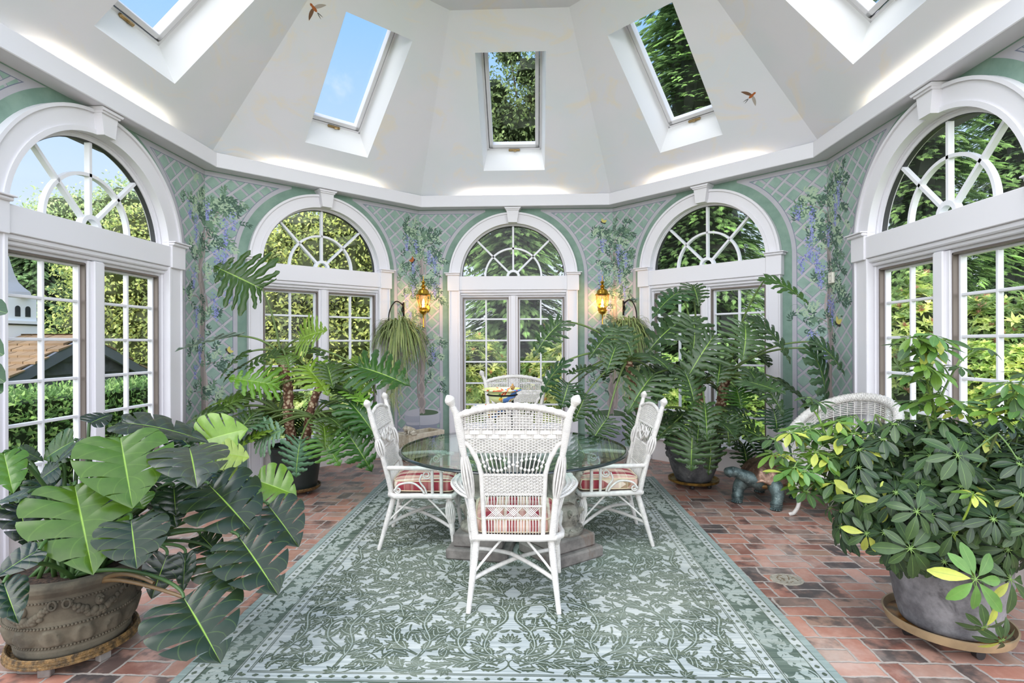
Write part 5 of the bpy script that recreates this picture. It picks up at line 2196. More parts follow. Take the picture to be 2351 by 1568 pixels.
def wisteria(kl, tr, clusters, flowers, pot=None, lim=(.30, .30), zlow=.3):
    o = Orn()
    T = curve2(tr, 10)
    n = len(T)
    w = np.linspace(.05, .02, n) * (1 + .12 * np.sin(np.linspace(0, 30, n)))
    o.strip(T, w, w, TRK, .5)
    o.strip(T + [.012, 0], w * .3, w * .3, TRL, 1.0)
    for ph in (0, 2.2):                       # the twining second stems
        P = T + np.stack([.05 * np.sin(np.linspace(0, 9, n) + ph), np.zeros(n)], -1)
        o.strip(P, .011, .011, TRK if ph else TRL, 1.5)
    for (c, z, r, k) in clusters:
        b = np.array([np.interp(z - .1, T[:, 1], T[:, 0]), min(z - .12, T[-1, 1])])
        o.strip(curve2([b, (b + np.array([c, z])) / 2 + [0, .05], (c, z)], 8), .007, .005, TRK, .8)
        for i in range(k):
            q = (c + rm.gauss(0, r * .5), z + rm.gauss(0, r * .45))
            if -lim[0] < q[0] < lim[1] and q[1] < 3.24:
                spray(o, q, rm.choice((rm.uniform(-.6, .9), rm.uniform(2.2, 3.8))), rm.uniform(.09, .17), rm.randint(4, 6), rm.choice((LD, LD, LM, LP)))
        for i in range(2):
            tendril(o, (c + rm.uniform(-r, r), z + rm.uniform(-r, r)), rm.uniform(0, 6))
    for (c, z, L) in flowers:
        raceme(o, (c, z), L)
    if pot:
        c0, z0, z1, hw = pot
        zr = z1 - .03
        an = np.linspace(0, 2 * PI, 49)

        def ell(rx, rz, cz, ci, h):
            x = np.linspace(-rx, rx, 33)
            dz = rz * np.sqrt(np.maximum(0, 1 - (x / rx) ** 2))
            o.items.append((np.stack([c0 + x, cz + dz], -1), np.stack([c0 + x, cz - dz], -1), ci, h))
        x = np.linspace(-hw, hw, 41)
        lip = np.sqrt(np.maximum(0, 1 - (x / hw) ** 2)) * .045

        def body(xw, zt, zb_, ci, h):
            x = np.linspace(-xw, xw, 41)
            l_ = np.sqrt(np.maximum(0, 1 - (x / xw) ** 2)) * .045
            o.items.append((np.stack([c0 + x, zt - l_ * .0], -1), np.stack([c0 + x, zb_ - l_], -1), ci, h))
        body(hw * .78, z1 - .12, z0 + .05, PD, 1.0)
        body(hw * .93, z1 - .02, z1 - .17, PD, 1.5)
        body(hw * .90, z1 - .02, z1 - .155, PLT, 1.8)
        body(hw, z1 - .02, z1 - .115, PT, 2.2)
        ell(hw, .055, z1 - .02, PLT, 2.8)
        ell(hw * .86, .042, z1 - .022, PS, 3.2)
        for i in (0,):
            t_ = curve2([(c0 + .012, z1 - .035), (c0 + .0, z1 + .2), (c0 + .01, z1 + .5)], 8)
            o.strip(t_, np.linspace(.038, .03, len(t_)), np.linspace(.038, .03, len(t_)), TRK, 4)
            for ph in (-1, 1):
                t_ = curve2([(c0 - .03 * ph, z1 - .04), (c0 + .05 * ph, z1 + .12), (c0 - .04 * ph, z1 + .3), (c0 + .03 * ph, z1 + .5)], 8)
                o.strip(t_, .011, .011, TRL, 4.4)
    split_items(o)
    mb = MB()
    o.to_mb(mb, pier_map(kl), .00045)
    ob = mb.build('painted_wisteria', MUR, None)
    ob.parent = walls[kl]
    ob.matrix_parent_inverse = walls[kl].matrix_world.inverted()
    ob['label'] = 'painted grey trunk, green leaves and lilac flowers'
    return ob


def butterfly(o, p, s, ang, col):
    for w in (.6, -.6):
        o.leaf(p, ang + w, s, s * .55, col, w * .3, 0, h=7)
        o.leaf(p, ang + w * 2.6, s * .7, s * .5, BLK, 0, 0, h=6.6)
    o.leaf(p, ang + PI, s * .5, s * .1, BLK, 0, 0, h=7.4)


wisteria(-2, [(-.07, .3), (-.04, .8), (-.03, 1.2), (-.06, 1.5), (-.03, 1.9), (-.10, 2.25), (-.03, 2.55), (.05, 2.75)],
         [(-.02, 2.95, .20, 22), (.16, 2.95, .2, 20), (-.16, 2.9, .16, 14), (.05, 2.65, .18, 18), (-.2, 2.45, .14, 9), (.06, 2.25, .13, 8), (-.22, 2.0, .12, 7), (.02, 1.75, .16, 10), (-.16, 1.45, .13, 8), (.12, 1.3, .14, 9), (-.14, 1.0, .12, 8), (.16, .9, .13, 7), (.22, 3.0, .12, 8)],
         [(-.16, 2.85, .3), (-.26, 2.95, .16), (.02, 3.02, .2), (.2, 2.88, .3), (.28, 2.95, .2), (.12, 2.55, .26), (.2, 2.55, .26), (-.2, 2.3, .22), (.1, 2.05, .3), (.22, 2.08, .14), (-.16, 1.9, .24), (-.1, 1.6, .3), (-.18, 1.3, .16)], None, (.33, .36))
wisteria(-1, [(.03, .42), (.0, .8), (.05, 1.3), (.06, 1.7), (.0, 2.1), (.04, 2.45), (.02, 2.75)],
         [(-.16, 3.05, .16, 16), (.02, 2.95, .18, 16), (.2, 2.9, .16, 14), (-.06, 2.72, .16, 14), (.16, 2.6, .18, 18), (-.18, 2.5, .14, 10), (.1, 2.35, .18, 16), (-.14, 2.2, .14, 10), (.2, 2.1, .13, 8), (-.12, 1.85, .12, 7), (.22, 1.3, .12, 9), (.18, .95, .1, 6), (.2, 1.55, .1, 6)],
         [(-.2, 3.0, .22), (-.05, 2.95, .2), (.22, 2.72, .24), (.14, 2.8, .2), (-.1, 2.7, .22), (-.1, 2.35, .2), (.22, 2.35, .2), (-.2, 2.2, .2), (-.15, 2.0, .18), (.2, 1.45, .2)],
         (.03, .02, .56, .275), (.30, .31))
wisteria(0, [(.0, .42), (.03, .8), (.0, 1.3), (.04, 1.7), (.0, 2.1), (.05, 2.45), (.02, 2.75)],
         [(-.16, 3.0, .15, 13), (.06, 2.95, .18, 16), (.18, 3.0, .15, 14), (-.02, 2.72, .16, 14), (.16, 2.65, .16, 14), (-.16, 2.6, .13, 9), (.16, 2.4, .16, 12), (-.12, 2.3, .14, 10), (.18, 2.15, .13, 9), (-.1, 1.95, .12, 7), (-.2, 1.3, .1, 6), (-.18, .95, .1, 6)],
         [(-.14, 2.95, .2), (.1, 2.85, .3), (.22, 2.75, .24), (.12, 2.5, .2), (-.16, 2.5, .24), (-.18, 2.3, .18), (.2, 2.3, .2), (-.06, 2.1, .2), (-.2, 1.6, .2)],
         (-.02, .02, .56, .275), (.30, .30))
wisteria(1, [(.03, .3), (.06, .7), (.04, 1.1), (.08, 1.5), (.03, 1.9), (.06, 2.2), (.0, 2.5), (.05, 2.75)],
         [(-.24, 2.95, .14, 8), (-.06, 2.95, .18, 16), (.12, 3.05, .18, 18), (.2, 2.85, .16, 14), (.02, 2.7, .18, 18), (-.16, 2.6, .15, 11), (.14, 2.5, .16, 13), (.2, 2.2, .13, 9), (-.02, 2.1, .12, 8), (.24, 1.9, .12, 9), (-.16, 1.75, .14, 11), (.1, 1.7, .12, 8), (-.06, 1.4, .1, 5), (.2, 2.05, .1, 8)],
         [(-.14, 2.92, .34), (-.28, 2.95, .16), (.16, 2.98, .32), (.22, 3.1, .26), (.03, 2.7, .24), (-.16, 2.62, .28), (-.10, 2.5, .28), (-.24, 2.42, .2), (-.06, 2.32, .26), (.04, 2.0, .2), (.1, 1.95, .3), (-.14, 1.62, .22), (-.02, 1.5, .22)], None, (.36, .33))

# small insects painted on the trellis, swallows painted on the ceiling
def insect(name, kl, p, s, ang, col, label):
    o = Orn()
    butterfly(o, p, s, ang, col)
    mb = MB()
    o.to_mb(mb, pier_map(kl), .00045)
    k = kl if p[0] < 0 else kl + 1
    ob = mb.build(name, MUR)
    ob.parent = walls[k]
    ob.matrix_parent_inverse = walls[k].matrix_world.inverted()
    ob['label'] = label


insect('painted_butterfly', -1, (-.10, 2.64), .07, 2.4, ORG, 'small brown butterfly')
insect('painted_butterfly', 0, (-.13, 3.16), .06, 1.2, YEL, 'small yellow butterfly')
insect('painted_butterfly', 1, (.20, 1.68), .085, 1.2, YEL, 'yellow and black butterfly')
insect('painted_dragonfly', -2, (.22, 1.42), .06, .6, YEL, 'yellow dragonfly')


def swallow(px, py, k, ang, s, label):
    o = Orn()
    r_ = ray(px, py)
    th = -k * PI / 4
    n = np.array([-math.sin(th), math.cos(th)])
    tt = np.array([math.cos(th), math.sin(th)])
    lam = (ZC + R_IN - 1.5 - n @ CAM[:2]) / (r_[2] + n @ r_[:2])
    q = CAM + r_ * lam
    s0, rr0 = tt @ q[:2], n @ q[:2]
    o.leaf((-.0, 0), 0, s * .62, s * .2, ORG, 0, 0, n=8, h=2)                # body
    o.leaf((s * .45, 0), 0, s * .22, s * .16, TRK + 11, 0, 0, h=3)           # head
    for sg in (-1, 1):
        o.leaf((s * .32, 0), sg * 1.9, s * .85, s * .24, 14 if sg > 0 else 15, -sg * .6 + .9 * sg, 0, n=9, h=1.5)
        o.leaf((.0, 0), PI + sg * .22, s * .5, s * .045, BLK, -sg * .1, 0, h=1)
    def fn(u, v, h):
        c, d = math.cos(ang), math.sin(ang)
        U, Vv = u * c - v * d, u * d + v * c
        S_ = s0 + U
        R_ = rr0 - Vv / math.sqrt(2) - h * .7
        Z_ = ZC + R_IN - rr0 + Vv / math.sqrt(2) - h * .7
        return np.stack([tt[0] * S_ + n[0] * R_, tt[1] * S_ + n[1] * R_, Z_], -1)
    mb = MB()
    o.to_mb(mb, fn, .0006)
    ob = mb.build('painted_swallow', MUR + [simple('paint_wing_brown', (120, 88, 66), .75), simple('paint_wing_grey', (178, 168, 160), .75)], ceil)
    ob['label'] = label


swallow(728, 28, -1, 2.6, .15, 'brown swallow painted left of the middle')
swallow(1719, 226, 1, .45, .14, 'brown swallow painted at the right')
# ------------------------------------------------------------------ leaf shapes
def frame_to(pos, d, nrm):
    """matrix that puts a leaf's base at pos, midrib along d, upper face towards nrm"""
    y = unit(np.asarray(d, float))
    z = np.asarray(nrm, float) - y * (np.asarray(nrm, float) @ y)
    z = unit(z)
    x = np.cross(y, z)
    Mx = np.eye(4)
    Mx[:3, 0], Mx[:3, 1], Mx[:3, 2], Mx[:3, 3] = x, y, z, pos
    return Mx


def heart(n, L, Wd, sinus=.16, full=.34):
    """right-hand margin of a heart-shaped leaf, from the sinus at the stalk round to the tip"""
    t = np.linspace(0, 1, n)
    cp = np.array([(0.0, 0), (.10, -.07), (.26, -.12), (.42, -.06), (.5, .08), (.5, .26), (.44, .46), (.31, .68), (.15, .87), (0.0, 1.0)])
    k = np.linspace(0, 1, len(cp))
    cp[1:5, 1] *= sinus / .12
    from_ = np.stack([np.interp(t, k, cp[:, 0]), np.interp(t, k, cp[:, 1])], -1)
    # smooth
    for _ in range(3):
        from_[1:-1] = (from_[:-2] + 2 * from_[1:-1] + from_[2:]) / 4
    return from_ * [Wd, L]


def split_leaf(L, Wd, lobes=7, cut=.45, gap=.35, droop=.25, fold=.18, wave=.02, sinus=.14, holes=False, jag=0.0, seed=0, sub=5, rows=9, curl=0.0):
    """pinnately split leaf; lies in xy with its midrib on +y. Returns vertices, quads, uv (across, along)"""
    r = random.Random(seed)
    Vs, Fs, Us = [], [], []
    base = 0
    Ncol = lobes * sub + 1
    edge = heart(Ncol, L, Wd, sinus)
    u = np.linspace(0, 1, Ncol)
    mid = np.stack([np.zeros(Ncol), L * np.clip(u * 1.05 - .05, 0, 1) ** 1.15], -1)
    v = np.linspace(0, 1, rows)
    for sg in (-1, 1):
        for k in range(lobes):
            c = np.arange(k * sub, (k + 1) * sub + 1)
            e = edge[c].copy()
            m = mid[c].copy()
            cut_k = cut * r.uniform(.8, 1.25) + (.35 if k == lobes - 1 else 0) + (.25 if k == 0 and not jag else 0)
            w = np.linspace(-1, 1, sub + 1)
            gk = gap * r.uniform(.75, 1.2)
            ln = r.uniform(.93, 1.05) if jag == 0 else r.uniform(.85, 1.08)
            P = np.zeros((rows, sub + 1, 2))
            em, mm = e.mean(0), m.mean(0)
            for i, vv in enumerate(v):
                g = min(1, max(0, (vv - cut_k) / max(.05, (1 - cut_k))))
                if holes:
                    g = math.sin(PI * g) ** 1.5
                s = 1 - gk * (g ** (.6 if jag else .35))
                if jag:
                    s *= 1 + jag * math.sin(vv * 17 + k * 2.1 + seed)
                row = m * (1 - vv) + e * vv
                cen = mm * (1 - vv) + em * vv
                row = cen + (row - cen) * np.where(np.abs(w)[:, None] > 0, s, 1)
                # lobes sweep towards the tip and round off at the margin
                row[:, 1] += .06 * L * vv * vv * (1 - k / lobes)
                if vv > .8:
                    q = (vv - .8) / .2
                    row -= (em - mm) * (np.abs(w) ** 3 * ((.10 if jag else .035) if not holes and cut_k < .95 else .0) * q)[:, None]
                P[i] = mm * 0 + row * 1.0
                P[i, :, 0] *= (ln if vv > .5 else 1)
            X, Y = P[..., 0], P[..., 1]
            Z = fold * X - .55 * fold * X * X / max(Wd * .5, 1e-6)
            Z = Z + wave * L * np.sin(w * PI * .5 + PI / 2)[None, :] * (v[:, None] * (1.2 - v[:, None])) * 2 * (1 if not holes else .6)
            Z = Z - droop * L * (np.clip(Y / L, -.3, 1.2)) ** 2 - (droop * .7 + r.uniform(-.05, .08)) * X * X / max(Wd, 1e-6) * 1.1
            Z = Z + wave * L * .5 * r.uniform(-1, 1) * v[:, None] ** 2
            if curl:
                Z = Z - curl * v[:, None] ** 2 * Wd * .3
            Vs.append(np.stack([X * sg, Y, Z], -1).reshape(-1, 3))
            uu = np.broadcast_to(v[:, None] * sg, X.shape)
            vv_ = np.broadcast_to(u[c][None, :], X.shape)
            Us.append(np.stack([uu, vv_], -1).reshape(-1, 2))
            nn = sub + 1
            i = np.arange(rows - 1)[:, None] * nn
            j = np.arange(sub)[None, :]
            F = np.stack([i + j, i + j + 1, i + nn + j + 1, i + nn + j], -1).reshape(-1, 4)
            if sg > 0:
                F = F[:, ::-1]
            Fs.append(F + base)
            base += len(X.reshape(-1))
    return np.vstack(Vs), np.vstack(Fs), np.vstack(Us)


class Plant:
    def __init__(self, root, origin):
        self.root, self.o = root, np.array(origin, float)
        self.fo, self.st = MB(), MB()

    def leaf(self, geo, pos, d, nrm, col):
        V, F, U = geo
        V = xf(V, frame_to(np.asarray(pos) - self.o, d, nrm))
        self.fo.add(V, F, 0, np.array(col), U)

    def stalk(self, P, r0, r1, col, n=8):
        P = np.asarray(P, float) - self.o
        self.st.tube(P, np.linspace(r0, r1, len(P)), n, col=np.array(col), cap=False)

    def done(self, leafm, foliage='foliage', stem='leaf_stalk'):
        f = self.fo.build(foliage, leafm, self.root, smooth=True)
        s = self.st.build(stem, M['stem'], self.root, smooth=True)
        return f, s


def vary(c, r, s=.12):
    b = np.array(lin(c))
    return np.clip(b * (1 + r.gauss(0, s)), .003, .9)


def ring_pot(mb, prof, n=64, mod=None, mi=0, sc=(1, 1)):
    """turned pot with wall thickness; sc squashes it to an oval"""
    p = list(prof)
    inn = [(max(.01, r - .022), z) for r, z in p[::-1] if z > p[0][1] + .05]
    full = [(.001, p[0][1])] + p + inn + [(.001, inn[-1][1])]
    pr = np.array(full)
    mb.lathe(pr, n, mod=mod, mi=mi, mat=TR((0, 0, 0), (0, 0, 0), (sc[0], sc[1], 1)))


# ------------------------------------------------------------------ monstera in the carved urn, lower left
MC = fl(172, 1468, .05)
MC[2] = 0
rz_ = 0.0
s1 = thing('plant_saucer', 'brown woven saucer under the carved urn at lower left', 'saucer', (MC[0], MC[1], 0))
s1.scale = (.87, .87, 1)
mb = MB()
mb.lathe([(.001, .045), (.27, .045), (.295, .05), (.302, .062), (.296, .07), (.302, .08), (.294, .088), (.284, .08), (.27, .062), (.001, .06)], 64)
for i in range(3):
    an = np.linspace(0, 2 * PI, 65)
    mb.tube(np.stack([(.302 - .004 * i) * np.cos(an), (.302 - .004 * i) * np.sin(an), np.full(65, .056 + i * .014)], -1), .008, 6, cap=False)
mb.build('tray', M['saucer_wood'], s1, smooth=True, sharp=.9)
for a in (-1.35, -.35, 1.2, 2.6, 3.9):
    mb = MB()
    mb.box((-.022, -.03, 0), (.022, .03, .05), 0, TR((.25 * math.cos(a), .25 * math.sin(a), 0), (0, 0, a)), bev=.004)
    mb.build('foot', M['stone_plinth'], s1)

UZ = .063
p1 = thing('potted_monstera', 'large monstera in a carved brown stone urn, lower left foreground', 'potted plant', (MC[0], MC[1], UZ))
mb = MB()
prof = [(.235, 0), (.246, .02), (.25, .05), (.243, .062), (.252, .075), (.266, .12), (.278, .165), (.284, .178), (.282, .2), (.292, .25), (.300, .292), (.306, .305), (.310, .322), (.322, .336), (.334, .352), (.336, .372), (.325, .384), (.312, .386)]
pz = np.unique(np.concatenate([np.linspace(0, .386, 60), [q[1] for q in prof]]))
pp = np.stack([np.interp(pz, [q[1] for q in prof], [q[0] for q in prof]), pz], -1)


def urnmod(a, z, r):
    # upright acanthus leaves in the lower band
    u = (a * 13 / (2 * PI)) % 1 - .5
    band = np.clip((z - .072) / .01, 0, 1) * np.clip((.168 - z) / .012, 0, 1)
    hz = np.clip((z - .07) / .1, 0, 1)
    wid = .16 + .24 * np.sin(PI * hz ** .7)
    lf = np.clip((wid - np.abs(u)) / .08, 0, 1) * band
    rib = .004 * np.cos(u * 60) * lf
    return (.017 * lf + rib) * (z > .06) * (r > .2)


ring_pot(mb, [tuple(q) for q in pp], 160, urnmod)
urn = mb.build('carved_urn', M['stone_brown'], p1, smooth=True, sharp=1.2)
urn.scale = (.93, .93, .97)
for z, R_, n, r in ((.069, .252, 110, .0068), (.175, .286, 120, .007), (.300, .306, 130, .006)):
    mb = MB()
    for i in range(n):
        a = 2 * PI * i / n
        mb.ball((R_ * math.cos(a), R_ * math.sin(a), z), r, 6, 5)
    mb.build('beaded_band', M['stone_brown'], urn, smooth=True)
mb = MB()
for s in range(6):                               # fruit swags hung between small faces
    a0, a1 = s * PI / 3 + .12, (s + 1) * PI / 3 - .12
    for q in range(34):
        t = (q + .5) / 34
        a = a0 + (a1 - a0) * t + rnd.uniform(-.02, .02)
        z = .283 - .075 * math.sin(PI * t) + rnd.uniform(-.012, .012)
        th = .010 + .009 * math.sin(PI * t)
        R_ = float(np.interp(z, pz, pp[:, 0])) + .004
        mb.ball((R_ * math.cos(a), R_ * math.sin(a), z), th, 7, 6)
    for sgn in (0, 1):                           # bow loops
        a = s * PI / 3 + (.09 if sgn else -.09)
        R_ = .302
        mb.tube([((R_ + .006) * math.cos(a + .05 * math.sin(t)), (R_ + .006) * math.sin(a + .05 * math.sin(t)), .285 + .02 * math.cos(t)) for t in np.linspace(0, 6.28, 14)], .006, 5)
    a = s * PI / 3 + PI / 6
    mb.ball((.297 * math.cos(a), .297 * math.sin(a), .265), .026, 10, 8, 0, (.8, .8, 1.1))
    mb.ball((.318 * math.cos(a), .318 * math.sin(a), .262), .010, 8, 6)
    for e in (-.03, .03):
        mb.ball((.312 * math.cos(a + e), .312 * math.sin(a + e), .274), .008, 6, 5)
mb.build('fruit_swag', M['stone_brown'], urn, smooth=True)
mb = MB()
mb.lathe([(.001, .342), (.2, .338), (.275, .326)], 40)
mb.build('soil', M['soil'], p1, smooth=True)

GD, GM, GL, GY = (40, 58, 34), (54, 88, 34), (78, 114, 30), (160, 182, 84)
P = Plant(p1, (MC[0], MC[1], UZ))
rl = random.Random(3)
MTOP = np.array([MC[0], MC[1], .41])


def mleaf(bx, by, bd, tx, ty, td, wpx, col, cut=.45, gap=.38, face=(0, -1, .55), droop=.12, holes=False, seed=1, stalk=True, fold=.16, lobes=6):
    b, t = at(bx, by, bd), at(tx, ty, td)
    L = np.linalg.norm(t - b) * 1.02
    Wd = wpx * bd / F_PX
    toc = unit(CAM - b)
    nrm = toc * face[1] * -1 + np.array([face[0], 0, face[2]])
    g = split_leaf(L, Wd, lobes, cut * .8, gap * .62, droop, fold, .02, .14, holes, 0, seed, 5, 12)
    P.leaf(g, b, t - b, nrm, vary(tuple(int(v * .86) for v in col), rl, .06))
    if stalk:
        root_ = MTOP + np.array([rl.uniform(-.14, .14), rl.uniform(-.12, .12), -.03])
        up = (b - root_)
        c1 = root_ + up * .4 + np.array([0, 0, .14])
        c2 = b - unit(t - b) * .02 + np.array([0, 0.03, .05])
        P.stalk(bez(root_, c1, c2, b, 16), .011, .0065, vary((62, 92, 46), rl))


Z1 = lambda x, y: (x / 2.3475, 900 + y / 2.3475)
def ML(b, t, w, bd, td, col, **k):
    (x0, y0), (x1, y1) = Z1(*b), Z1(*t)
    mleaf(x0, y0, bd, x1, y1, td, w / 2.3475, col, **k)


ML((648, 245), (714, 592), 450, 2.52, 2.36, GL, cut=.5, gap=.16, holes=True, seed=11, face=(0, -1, .75))
ML((402, 505), (497, 952), 500, 2.42, 2.26, GL, cut=.38, gap=.22, seed=12, face=(-.1, -1, .6))
ML((705, 690), (738, 935), 370, 2.40, 2.30, GD, cut=.5, gap=.32, seed=13, face=(0, -1, .8))
ML((990, 1110), (1190, 1428), 520, 2.35, 2.22, GD, cut=.34, gap=.36, seed=14, face=(.1, -1, .9))
ML((1290, 785), (1500, 1065), 430, 2.58, 2.46, GD, cut=.34, gap=.36, seed=15, face=(.15, -1, .8))
ML((1125, 500), (1375, 745), 430, 2.72, 2.62, GD, cut=.36, gap=.36, seed=16, face=(.1, -1, .9))
ML((1445, 610), (1612, 815), 300, 2.88, 2.8, GD, cut=.36, gap=.34, seed=17, face=(.2, -1, .7))
ML((650, 165), (1110, 190), 270, 2.72, 2.78, (58, 68, 54), cut=.45, gap=.34, seed=18, face=(0, -.45, 1), droop=.22)
ML((1020, 300), (1062, 432), 400, 2.62, 2.42, (76, 84, 70), cut=.4, gap=.3, seed=19, face=(0, -.2, 1), droop=.28)
ML((1075, 270), (1322, 190), 320, 2.95, 3.0, (120, 160, 46), cut=.42, gap=.3, seed=20, face=(0, -1, .5))
ML((1190, 330), (1342, 345), 190, 2.9, 2.95, GY, cut=.45, gap=.3, seed=21, face=(0, -1, .6))
ML((1180, 430), (1330, 460), 150, 2.9, 2.9, GY, cut=.4, gap=.34, seed=22, face=(0, -.7, .8))
ML((1378, 475), (1592, 540), 290, 3.0, 2.98, (112, 152, 48), cut=.42, gap=.32, seed=23, face=(.1, -1, .8))
ML((400, 262), (222, 355), 210, 2.66, 2.62, (54, 86, 34), cut=.42, gap=.3, seed=24, face=(-.2, -1, .7))
ML((440, 270), (270, 390), 160, 2.6, 2.55, (60, 70, 56), cut=.5, gap=.3, seed=25, face=(-.1, -.3, 1))
ML((20, 330), (70, 520), 190, 2.35, 2.25, (86, 126, 42), cut=.6, gap=.2, seed=26, face=(.1, -1, .5))
ML((150, 545), (-30, 590), 100, 2.4, 2.35, (84, 98, 84), cut=.7, gap=.2, seed=27, face=(0, -.4, 1))
ML((210, 850), (-30, 985), 170, 2.2, 2.08, (38, 54, 42), cut=.6, gap=.2, seed=28, face=(0, -.7, 1))
ML((20, 1030), (90, 1225), 190, 2.18, 2.08, (26, 50, 28), cut=.5, gap=.25, seed=29, face=(-.2, -1, .4))
ML((900, 880), (812, 1115), 190, 2.5, 2.44, (24, 44, 32), cut=.6, gap=.2, seed=30, face=(0, -1, .4))
ML((1150, 870), (1262, 1062), 300, 2.72, 2.66, (52, 70, 30), cut=.36, gap=.34, seed=31, face=(0, -1, .5))
ML((1000, 870), (985, 1075), 110, 2.6, 2.55, (40, 66, 46), cut=.5, gap=.2, seed=32, face=(0, -1, .4))
ML((1080, 770), (1190, 880), 170, 2.8, 2.75, (40, 62, 34), cut=.4, gap=.3, seed=33, face=(0, -1, .5))
ML((850, 440), (1065, 455), 150, 2.7, 2.72, (58, 86, 60), cut=.6, gap=.2, seed=34, face=(0, -.5, 1))
ML((1190, 430), (1420, 575), 170, 2.9, 2.85, (40, 64, 54), cut=.5, gap=.3, seed=35, face=(.1, -.5, 1))
ML((480, 170), (600, 110), 170, 2.85, 2.95, (34, 52, 42), cut=.5, gap=.3, seed=36, face=(0, -.5, 1))
ML((930, 210), (1040, 300), 160, 2.9, 2.84, (40, 66, 34), cut=.45, gap=.3, seed=37, face=(0, -1, .5))
ML((740, 560), (770, 620), 160, 2.6, 2.55, (96, 140, 46), cut=.6, gap=.2, seed=38, face=(0, -1, .4))
ML((100, 600), (160, 830), 200, 2.45, 2.4, (28, 42, 32), cut=.5, gap=.3, seed=39, face=(0, -.7, .8))
ML((320, 400), (200, 470), 180, 2.6, 2.58, (34, 56, 34), cut=.6, gap=.2, seed=40, face=(0, -.8, .8))
ML((100, 310), (240, 360), 150, 2.6, 2.65, (52, 76, 52), cut=.6, gap=.2, seed=41, face=(0, -.3, 1))
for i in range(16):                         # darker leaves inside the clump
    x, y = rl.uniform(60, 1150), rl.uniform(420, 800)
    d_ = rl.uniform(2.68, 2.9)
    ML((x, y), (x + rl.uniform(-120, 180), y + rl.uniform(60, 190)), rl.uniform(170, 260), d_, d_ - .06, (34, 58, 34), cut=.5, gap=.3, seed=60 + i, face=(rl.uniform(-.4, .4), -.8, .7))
for i in range(22):                         # bare stalks and aerial roots
    a = rl.uniform(-1.2, 1.0)
    q = MTOP + np.array([rl.uniform(-.15, .2), rl.uniform(-.12, .12), -.04])
    e = q + np.array([math.sin(a) * rl.uniform(.2, .5), rl.uniform(-.15, .2), rl.uniform(.15, .45)])
    P.stalk(bez(q, q * .5 + e * .5 + np.array([0, 0, .08]), e, n=12), .010, .006, vary((66, 92, 50), rl))
for (a, b) in (((600, 965), (1000, 1110)), ((640, 930), (830, 1030))):
    b_, e = at(*Z1(*a), 2.44), at(*Z1(*b), 2.36)
    P.stalk(bez(MTOP + np.array([.2, -.1, -.04]), b_, e, n=14), .012, .007, vary((104, 84, 56), rl))
P.done(M['monstera'])

# ------------------------------------------------------------------ tree philodendrons
def philo_leaf(L, Wd, seed, droop=.22, lobes=9):
    return split_leaf(L, Wd * 1.04, lobes, .11, .55, droop, .16, .05, .22, False, .24, seed, 4, 12)


class Philo(Plant):
    def add(self, crown, base, tip, W, col, r, facing=(0, -.4, 1), droop=.2, sag=.12):
        base, tip, crown = (np.asarray(q, float) for q in (base, tip, crown))
        L = np.linalg.norm(tip - base)
        g = philo_leaf(L, W, r.randint(0, 9999), droop + r.uniform(0, .14))
        facing = np.array(facing, float) + np.array([r.uniform(-.45, .45), r.uniform(-.3, .35), r.uniform(-.1, .3)])
        self.leaf(g, base, tip - base, facing, vary(col, r, .12))
        up = np.array([0, 0, 1.0])
        dist = np.linalg.norm(base - crown)
        c1 = crown + (base - crown) * .3 + up * (sag * dist + .12 * dist)
        c2 = crown + (base - crown) * .75 + up * (sag * dist)
        self.stalk(bez(crown, c1, c2, base, 16), .0125, .007, vary((96, 118, 62), r))

    def radial(self, crown, n, r, rmin, rmax, Lr, cols, elev=(-.1, .9), back=True, azr=(0, 6.283), wr=(.75, .95)):
        for i in range(n):
            az = azr[0] + (azr[1] - azr[0]) * ((i * .618034) % 1) + r.uniform(-.2, .2)
            if abs((az - 4.6 + PI) % (2 * PI) - PI) < .55 and r.random() < .75:
                continue
            el = r.uniform(*elev)
            rad = r.uniform(rmin, rmax)
            d = np.array([math.cos(az) * math.cos(el), math.sin(az) * math.cos(el), math.sin(el)])
            base = np.asarray(crown) + d * rad
            out = np.array([math.cos(az), math.sin(az), 0]) * math.cos(el * .6) + np.array([0, 0, r.uniform(-.75, .1)])
            L = r.uniform(*Lr)
            self.add(crown, base, base + unit(out) * L, L * r.uniform(*wr), r.choice(cols), r, np.array([0, -.25, 1]) + d * .3, r.uniform(.1, .34))

    def trunk(self, P_, r0, r1, name='trunk'):
        Q = catmull(np.asarray(P_, float), 10) - self.o
        t = np.linspace(0, 1, len(Q))
        mb = MB()
        rr_ = (r0 + (r1 - r0) * t) * (1 + .10 * np.sin(t * 60))
        mb.tube(Q, rr_, 14)
        # dark stubs and dry scales between the leaf scars
        for i in range(len(Q) * 2):
            k = rnd.randrange(len(Q))
            a = rnd.random() * 6.28
            p = Q[k] + np.array([math.cos(a), math.sin(a), 0]) * rr_[k] * .97
            mb.ball(p, r0 * .22, 6, 5, 0, (1, 1, .6))
        return mb.build(name, M['scar'], self.root, smooth=True)


